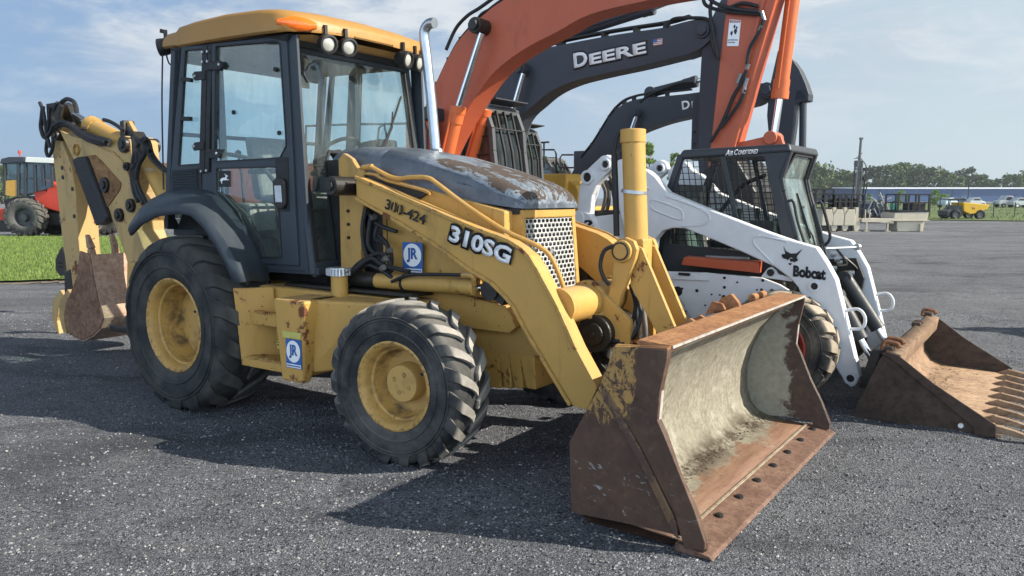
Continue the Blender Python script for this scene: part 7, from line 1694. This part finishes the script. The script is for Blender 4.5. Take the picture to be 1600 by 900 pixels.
# yellow site dumper
dm = thing('site_dumper', 'small yellow site dumper with tipping skip on the gravel edge', 'dumper', (tpos(1512, 56), 56.8, 0), 0, row=False)
dS = 56 / 1227.4
DY = plain('dumper_yellow', (.62, .36, .02), .45, var=.1)
def dq(px_, py): return ((px_ - 1512) * dS, tz_(py, 56))
bm = B(); plate(bm, [dq(1501, 316), dq(1514, 317), dq(1543, 320), dq(1540, 326), dq(1527, 333), dq(1512, 334), dq(1503, 330)], -.8, .8); sk_ = obj('skip', bm, DY, dm, bevel=.05)
text('skip_mark', 'W', sk_, plain('mark_red', (.30, .05, .02), .5), (dq(1515, 326)[0], -.81, dq(1515, 327)[1]), (1, 0, 0), (0, 0, 1), .26, .20, bold=.03)
bm = B(); plate(bm, [dq(1479, 336), dq(1479, 329), dq(1487, 327), dq(1494, 321), dq(1502, 322), dq(1504, 333), dq(1500, 338), dq(1482, 339)], -.65, .65); box(bm, dq(1500, 0)[0], dq(1530, 0)[0], -.3, .3, .45, .75); obj('chassis', bm, GRY, dm, bevel=.04, split=False)
bm = B()
for s in (-.55, .55):
    tube(bm, [(dq(1481, 328)[0], s, dq(0, 328)[1]), (dq(1481, 311)[0], s, dq(0, 311)[1]), (dq(1497, 311)[0], s, dq(0, 311)[1]), (dq(1496, 323)[0], s, dq(0, 323)[1])], .04, 6, 0)
tube(bm, [(dq(1481, 311)[0], -.55, dq(0, 311)[1]), (dq(1481, 311)[0], .55, dq(0, 311)[1])], .04, 6, 0); tube(bm, [(dq(1497, 311)[0], -.55, dq(0, 311)[1]), (dq(1497, 311)[0], .55, dq(0, 311)[1])], .04, 6, 0); obj('roll_bar', bm, BLK, dm, split=False)
for px_, s in ((1491, -.7), (1491, .7), (1529, -.7), (1519, .7), (1529, .7)):
    if px_ == 1519: continue
    bm = B(); make_tyre(bm, (dq(px_, 0)[0], s, .34), .32, .32, .19, lugs=14, lh=.03, lw=.05, n=28); w_ = obj('wheel', bm, BLK, dm); bm = B(); cyl(bm, (dq(px_, 0)[0], s - .13, .34), (dq(px_, 0)[0], s + .13, .34), .18, n=16); obj('rim', bm, GRY, w_)
# cream hoppers and units
CRM = paint('cream_paint', (.50, .44, .33), rust=-.02, dirt=.35)
dep = 36; k_ = dep / 1227.4
def uq(px_, py, c0): return ((px_ - c0) * k_, tz_(py, dep))
cb = thing('cream_bin', 'cream steel bin with a black cage on top, right of the drill mast', 'equipment', (tpos(1421, dep), dep + .6, 0), row=False)
bm = B(); plate(bm, [uq(1394, 345, 1421), uq(1396, 332, 1421), uq(1448, 331, 1421), uq(1447, 345, 1421)], -.6, .7); plate(bm, [uq(1403, 361, 1421), uq(1401, 345, 1421), uq(1445, 345, 1421), uq(1443, 361, 1421)], -.5, .6); obj('bin_body', bm, CRM, cb, bevel=.02, split=False)
bm = B(); box(bm, uq(1436, 0, 1421)[0], uq(1439, 0, 1421)[0], -.62, -.5, .0, .33); box(bm, uq(1392, 0, 1421)[0], uq(1450, 0, 1421)[0], -.63, -.6, uq(0, 345, 0)[1], uq(0, 343.5, 0)[1]); obj('bin_bracket', bm, CRM, cb, bevel=.01)
def cage(parent, c0, x0, x1, y0_, y1_, nx, nz, depth=.6, r=.042):
    bm = B(); z0, z1 = tz_(y1_, dep), tz_(y0_, dep); X0, X1 = (x0 - c0) * k_, (x1 - c0) * k_
    for y in (-depth, depth):
        for i in range(nx + 1): bar(bm, (X0 + (X1 - X0) * i / nx, y, z0), (X0 + (X1 - X0) * i / nx, y, z1), r * 1.6, r * 1.6, (0, 1, 0))
        for i in range(nz + 1): bar(bm, (X0, y, z0 + (z1 - z0) * i / nz), (X1, y, z0 + (z1 - z0) * i / nz), r * 1.4, r * 1.4)
    for X in (X0, X1):
        for i in range(nz + 1): bar(bm, (X, -depth, z0 + (z1 - z0) * i / nz), (X, depth, z0 + (z1 - z0) * i / nz), r, r)
    return obj('cage', bm, BLK, parent, split=False)
cage(cb, 1421, 1400, 1448, 304, 329, 3, 2); bm = B(); box(bm, uq(1425, 0, 1421)[0], uq(1447, 0, 1421)[0], -.4, .5, uq(0, 329, 0)[1], uq(0, 317, 0)[1]); obj('engine_box', bm, BLK, cb, bevel=.04)
bm = B(); box(bm, uq(1399, 0, 1421)[0], uq(1449, 0, 1421)[0], -.62, .72, uq(0, 331, 0)[1], uq(0, 328.5, 0)[1]); obj('bin_rim', bm, BLK, cb)
def hopper(px_, label, flip=1):
    h = thing('cream_hopper', label, 'equipment', (tpos(px_, dep), dep + .5, 0), row=False, group='cream hoppers lined up beside the skid steer')
    q = lambda a, b: ((a) * k_ * 1.0, tz_(b, dep))
    bm = B(); plate(bm, [q(-9, 352), q(-9, 336), q(-3, 327), q(6, 327), q(8, 340), q(7, 352)], -.5, .5); ob = obj('hopper_body', bm, CRM, h, bevel=.02)
    bm = B(); plate(bm, [q(8, 361), q(5, 345), q(8, 335), q(8, 324), q(13, 324), q(13, 340), q(16, 346), q(16, 356), q(13, 361)], -.45, -.1); obj('chute', bm, CRM, h, bevel=.02)
    bm = B(); plate(bm, [q(-8, 361), q(-8, 352), q(6, 352), q(6, 361)], -.3, .4); obj('hopper_engine', bm, OIL, h, bevel=.02)
    bm = B(); 
    for s in (-.5, .42): plate(bm, [q(-11, 363), q(-11, 361), q(17, 361), q(17, 363)], s, s + .08)
    obj('skid_rail', bm, CRM, h)
hopper(1292, 'cream hopper nearest the skid steer cab'); hopper(1309, 'second cream hopper from the skid steer cab'); hopper(1327, 'cream hopper below the drill mast')
cf = thing('cage_frame', 'black steel cage frame standing above the cream hoppers', 'frame', (tpos(1290, dep), dep + .9, 0), row=False)
cage(cf, 1290, 1276, 1303, 296, 325, 2, 4); cage(cf, 1290, 1303, 1352, 304, 326, 5, 2)
bm = B()
for X in (-.35, .3, 1.75): bar(bm, (X, .5, 0), (X, .5, 1.2), .05, .05, (0, 1, 0))
for k in range(5): box(bm, .5 + k * .25, .68 + k * .25, -.3, .3, 1.1, 1.5)
tube(bm, [(1.85, -.3, 1.7), (1.90, -.35, 1.2), (1.84, -.4, .6), (1.9, -.4, .45)], .05, 6, 4); obj('frame_leg', bm, BLK, cf, split=False)
ct = thing('cream_trailer', 'low cream trailer chassis between the hoppers and the caged bin', 'trailer', (tpos(1368, dep), dep + .4, 0), row=False)
bm = B(); plate(bm, [uq(1345, 347, 1368), uq(1345, 341, 1368), uq(1395, 341, 1368), uq(1395, 349, 1368), uq(1368, 347, 1368)], -.4, .4); box(bm, -.55, -.5, -.4, -.35, .5, 1.0); box(bm, -.35, -.3, -.4, -.35, .5, 1.0); obj('trailer_bed', bm, CRM, ct, bevel=.02, split=False)
for px_ in (1353, 1386):
    bm = B(); box(bm, uq(px_, 0, 1368)[0] - .03, uq(px_, 0, 1368)[0] + .03, -.40, -.34, 0, .42); box(bm, uq(px_, 0, 1368)[0] - .12, uq(px_, 0, 1368)[0] + .12, -.45, -.30, 0, .03); obj('stand_leg', bm, CRM, ct)
# machinery cluster behind the trailer
mc = thing('crusher_machine', 'dark blue machine with pipes behind the low cream trailer', 'machine', (tpos(1372, 48), 48.8, 0), row=False); kk = 48 / 1227.4
rnd = random.Random(9)
bm = B(); box(bm, -14 * kk, 12 * kk, -.8, .8, .5, tz_(318, 48)); obj('machine_body', bm, plain('navy_paint', (.03, .045, .08), .5), mc, bevel=.06)
bm = B(); box(bm, -4 * kk, 4 * kk, -.9, -.5, tz_(330, 48), tz_(312, 48)); box(bm, -12 * kk, -7 * kk, -.9, -.5, tz_(330, 48), tz_(315, 48)); obj('machine_panel', bm, GRY, mc, bevel=.03)
bm = B()
for k in range(14):
    a = Vector((rnd.uniform(-14, 12) * kk, rnd.uniform(-.9, -.7), tz_(rnd.uniform(315, 350), 48))); tube(bm, [a, a + Vector((rnd.uniform(-.3, .3), -.1, rnd.uniform(.1, .5))), a + Vector((rnd.uniform(-.5, .5), 0, rnd.uniform(.2, .8)))], .04, 6, 3)
obj('machine_pipes', bm, plain('weathered_pipe', (.22, .22, .22), .6), mc, split=False)
bm = B(); box(bm, -13 * kk, 11 * kk, -.7, .7, 0, .5); obj('machine_base', bm, OIL, mc, bevel=.04)
gt = thing('green_tank', 'small turquoise green tank left of the caged cream bin', 'tank', (tpos(1394, 46), 46, 0), row=False)
bm = B(); plate(bm, [(-.15, .0), (.14, .0), (.16, tz_(317, 46)), (-.16, tz_(316, 46))], -.2, .2); tk = obj('tank_body', bm, plain('turquoise_paint', (.04, .20, .15), .5), gt, bevel=.05); bm = B(); cyl(bm, (0, 0, tz_(316.5, 46)), (0, 0, tz_(314, 46)), .12, n=16); obj('tank_cap', bm, OIL, tk)
# drill rig with tall mast
dr = thing('drill_rig', 'drill rig with a tall dark mast above the cream hoppers', 'drill rig', (tpos(1334, 62), 62, 0), row=False); km = 62 / 1227.4
def mz(py): return tz_(py, 62)
bm = B()
for s in (-.22, .22):
    for t_ in (-.22, .22): bar(bm, (s, t_, .6), (s * .8 + .1, t_, mz(252)), .09, .09, (0, 1, 0))
for k in range(10): z = .8 + k * .42; bar(bm, (-.22, -.22, z), (.22, -.22, z + .4), .05, .05, (0, 1, 0)); bar(bm, (-.22, .22, z), (.22, .22, z), .05, .05, (0, 1, 0))
cyl(bm, (.05, 0, .6), (.12, 0, mz(252)), .16, n=12); cyl(bm, (.12, 0, mz(252)), (.17, 0, mz(219)), .11, .09, 12); box(bm, .06, .30, -.1, .1, mz(220), mz(217)); box(bm, -.20, .28, -.2, .2, mz(262), mz(252)); obj('mast', bm, plain('mast_grey', (.11, .11, .11), .6), dr, split=False)
bm = B(); cyl(bm, (.45, -.1, .8), (.62, -.1, mz(262)), .05, n=8); tube(bm, [(.2, -.2, mz(250)), (.6, -.2, mz(262)), (.7, -.2, mz(290)), (.55, -.2, mz(315))], .04, 6, 4); box(bm, .45, .80, -.25, .05, mz(268), mz(263)); box(bm, .4, .7, -.3, .1, mz(282), mz(276)); obj('drill_head', bm, OIL, dr, split=False)
bm = B(); box(bm, -1.6, 1.2, -.9, .9, .5, 1.3); obj('rig_body', bm, GRY, dr, bevel=.05)
for s in (-.8, .8): bm = B(); plate(bm, [(-1.6, .0), (1.2, .0), (1.4, .25), (1.2, .55), (-1.6, .55), (-1.8, .25)], s - .2, s + .2); obj('track', bm, OIL, dr, bevel=.05)
# ---------------------------------------------------------------- machine at the far left: red hood, amber cab
dl = 31.0; kl = dl / 1227.4
RDP = paint('signal_red_paint', (.50, .045, .020), rust=0, dirt=.1); AGL = glass('amber_tinted_glass', (.80, .48, .10), dirt=.3, refl=.6)
X0_ = tpos(45, dl)
lm = thing('road_machine', 'big wheeled machine with red hood and white cab roof beyond the grass', 'machine', (X0_, dl + .9, 0), row=False)
def lq(px_, py): return ((px_ - 45) * kl, tz_(py, dl))
def wheelL(px_, y, r, n=18):
    x = (px_ - 45) * kl; w_ = thing_child('wheel', lm); bm = B(); make_tyre(bm, (x, y, r), r - .05, .62, r * .52, lugs=n, lh=.06, lw=.07, skew=.3, n=44); obj('tyre', bm, TYR, w_, smooth=True, ang=30, split=False)
    bm = B(); spin(bm, [(-.26, r * .52), (-.22, r * .46), (-.05, r * .42), (-.04, .001)], (x, y, r), (0, 1, 0), 28); spin(bm, [(-.04, r * .22), (-.20, r * .18), (-.21, .001)], (x, y, r), (0, 1, 0), 18); obj('rim', bm, GRY, w_, smooth=True, ang=30, split=False)
def thing_child(name, parent):
    o = bpy.data.objects.new(name, None); sc.collection.objects.link(o); o.parent = parent; return o
wheelL(44, -.9, .76); wheelL(44, .9, .76); wheelL(130, -.9, .76); wheelL(130, .9, .76)
bm = B(); plate(bm, [lq(52, 320), lq(51, 300), lq(58, 279), lq(72, 281), lq(100, 293), lq(150, 300), lq(150, 335), lq(92, 332), lq(66, 325)], -.62, .62); hd = obj('hood', bm, RDP, lm, bevel=.06, seg=3)
bm = B()
for k in range(5):
    a = lq(58.5 + k * 3.2, 296 + k * .8); b = lq(61.5 + k * 3.2, 287 + k * 1.1); bar(bm, (a[0], -.63, a[1]), (b[0], -.63, b[1]), .03, .05, (0, 1, 0))
obj('hood_slats', bm, INK, hd, split=False)
bm = B(); plate(bm, [lq(-10, 345), lq(-10, 326), lq(21, 326), lq(21, 343)], -.9, .9); fb = obj('front_box', bm, RDP, lm, bevel=.03); bm = B(); plate(bm, [lq(9, 340), lq(9, 334), lq(14, 334), lq(14, 340)], -.905, -.9); obj('box_label', bm, WHT, fb)
bm = B(); plate(bm, [lq(-8, 362), lq(-8, 345), lq(20, 345), lq(24, 362)], -.8, .8); plate(bm, [lq(2, 326), lq(0, 312), lq(20, 308), lq(50, 306), lq(60, 330), lq(120, 338), lq(120, 352), lq(60, 352), lq(24, 345)], -.5, .5); obj('chassis', bm, OIL, lm, bevel=.03, split=False)
# cab
bm = B()
for y in (-.72, .72):
    for a, b in (((11, 256), (8, 306)), ((33, 254), (29, 308)), ((44, 250), (40, 306)), ((84, 256), (84, 292)), ((58, 258), (56, 300)), ((70, 258), (70, 290))):
        p, q = lq(*a), lq(*b); bar(bm, (p[0], y, p[1]), (q[0], y, q[1]), .09, .07, (0, 1, 0))
    p, q = lq(9, 254), lq(84, 254); bar(bm, (p[0], y, p[1]), (q[0], y, q[1]), .07, .10)
    p, q = lq(8, 282), lq(32, 280); bar(bm, (p[0], y, p[1]), (q[0], y, q[1]), .05, .05)
    p, q = lq(40, 278), lq(60, 280); bar(bm, (p[0], y, p[1]), (q[0], y, q[1]), .05, .06)
obj('cab_frame', bm, EBK, lm, bevel=.01)
bm = B(); plate(bm, [lq(10, 305), lq(12, 282), lq(31, 281), lq(28, 307)], -.74, -.71); obj('lower_cab_glass', bm, plain('amber_panel', (.50, .27, .04), .25, var=.1), lm)
bm = B(); plate(bm, [lq(9, 302), lq(11, 256), lq(84, 256), lq(84, 292), lq(56, 300)], -.69, -.68); plate(bm, [lq(9, 302), lq(11, 256), lq(84, 256), lq(84, 292), lq(56, 300)], .68, .69); obj('cab_glass', bm, EGL, lm)
bm = B(); plate(bm, [lq(44, 254), lq(46, 246), lq(88, 248), lq(96, 256)], -.78, .78); cr_ = obj('cab_roof', bm, plain('cab_white', (.72, .71, .66), .4, var=.05), lm, bevel=.04)
text('roof_text', 'SERIES', cr_, INK, (lq(60, 253)[0], -.79, lq(60, 253.5)[1]), (1, 0, 0), (0, 0, 1), .35, .05) if False else None
bm = B(); plate(bm, [lq(5, 256), lq(8, 249), lq(20, 246), lq(44, 246), lq(44, 254), lq(10, 257)], -.78, .78); obj('cab_visor', bm, EBK, lm, bevel=.03)
bm = B(); p = lq(31, 246); cyl(bm, (p[0], -.5, p[1]), (p[0], -.5, p[1] + .14), .02, n=8); cyl(bm, (p[0], -.5, p[1] + .14), (p[0], -.5, p[1] + .26), .07, .055, 14); obj('beacon', bm, RDP, lm)
bm = B(); p = lq(7, 263); box(bm, p[0] - .06, p[0] + .03, -.95, -.85, p[1] - .25, p[1] + .1); obj('side_mirror', bm, BLK, lm, bevel=.02)
bm = B(); box(bm, lq(56, 0)[0], lq(80, 0)[0], -.3, .3, lq(0, 292)[1], lq(0, 268)[1]); obj('seat', bm, DKI, lm, bevel=.05)
# boom lift basket and dark machine between the digger and the cab
bl = thing('boom_lift', 'red boom lift basket raised behind the digger arm', 'boom lift', (tpos(238, 60), 60, 0), row=False); kb = 60 / 1227.4
bm = B()
for y in (-.4, .4):
    for k in range(5): bar(bm, (-.4 + k * .2, y, tz_(240, 60)), (-.4 + k * .2, y, tz_(226, 60)), .035, .035, (0, 1, 0))
    for z in (240, 233, 226): bar(bm, (-.42, y, tz_(z, 60)), (.42, y, tz_(z, 60)), .04, .04)
for z in (240, 233, 226):
    for X in (-.42, .42): bar(bm, (X, -.4, tz_(z, 60)), (X, .4, tz_(z, 60)), .04, .04)
box(bm, -.42, .42, -.4, .4, tz_(240, 60) - .05, tz_(240, 60)); obj('basket', bm, plain('lift_red', (.55, .10, .08), .5), bl, split=False)
bm = B(); bar(bm, (-.3, 0, tz_(240, 60)), (-2.6, 0, 1.3), .16, .18); obj('lift_arm', bm, plain('lift_white', (.5, .48, .46), .5), bl)
bm = B(); box(bm, -3.6, -1.2, -.8, .8, .5, 1.4); lb = obj('lift_base', bm, plain('lift_red2', (.45, .08, .06), .5), bl, bevel=.05)
for X in (-3.2, -1.6):
    bm = B(); cyl(bm, (X, -.9, .4), (X, -.6, .4), .4, n=20); obj('wheel', bm, BLK, bl, bevel=.03)
pm = thing('compactor', 'dark machine with white hood and brown box left of the backhoe cab', 'machine', (tpos(254, 40), 40, 0), row=False)
bm = B(); box(bm, -.55, .8, -.6, .6, .5, tz_(266, 40)); obj('machine_body', bm, plain('dark_olive', (.03, .035, .03), .6), pm, bevel=.06)
bm = B(); plate(bm, [(-.75, tz_(268, 40)), (-.6, tz_(258, 40)), (-.05, tz_(259, 40)), (.0, tz_(265, 40))], -.5, .5); obj('hood', bm, plain('off_white', (.6, .58, .53), .5), pm, bevel=.04)
bm = B(); box(bm, .05, .7, -.4, .4, tz_(266, 40), tz_(256, 40)); obj('brown_box', bm, plain('brown_box_paint', (.22, .13, .07), .7), pm, bevel=.02)
bm = B(); cyl(bm, (-.2, -.6, .5), (-.2, .6, .5), .5, n=28); cyl(bm, (1.4, -.6, .5), (1.4, .6, .5), .5, n=28); box(bm, .3, 1.4, -.5, .5, .5, 1.0); obj('roller', bm, OIL, pm, bevel=.02)

# unseen copy of the skid steer, added only to cast a band of shadow
o2 = copy_tree(sk); o2.location = (8.9, 8.2, 0); o2.rotation_euler = (0, 0, R(8)); o2['off'] = (0, 0, 0)
tag(o2, 'unseen copy of the white skid steer, added to cast shadow behind the toothed bucket', 'skid steer loader')
# thin summer haze
hm = bpy.data.materials.new('haze'); hm.use_nodes = True; hn = hm.node_tree.nodes; hn.clear()
pv = hn.new('ShaderNodeVolumePrincipled'); pv.inputs['Density'].default_value = .00022; pv.inputs['Color'].default_value = (.86, .92, 1.0, 1); pv.inputs['Anisotropy'].default_value = .2
ho = hn.new('ShaderNodeOutputMaterial'); hm.node_tree.links.new(pv.outputs[0], ho.inputs['Volume'])
bm = B(); box(bm, -260, 460, -40, 430, -1.3, 27); hz = obj('haze', bm, hm); tag(hz, 'thin pale summer haze in the air over the yard', 'haze', kind='stuff')
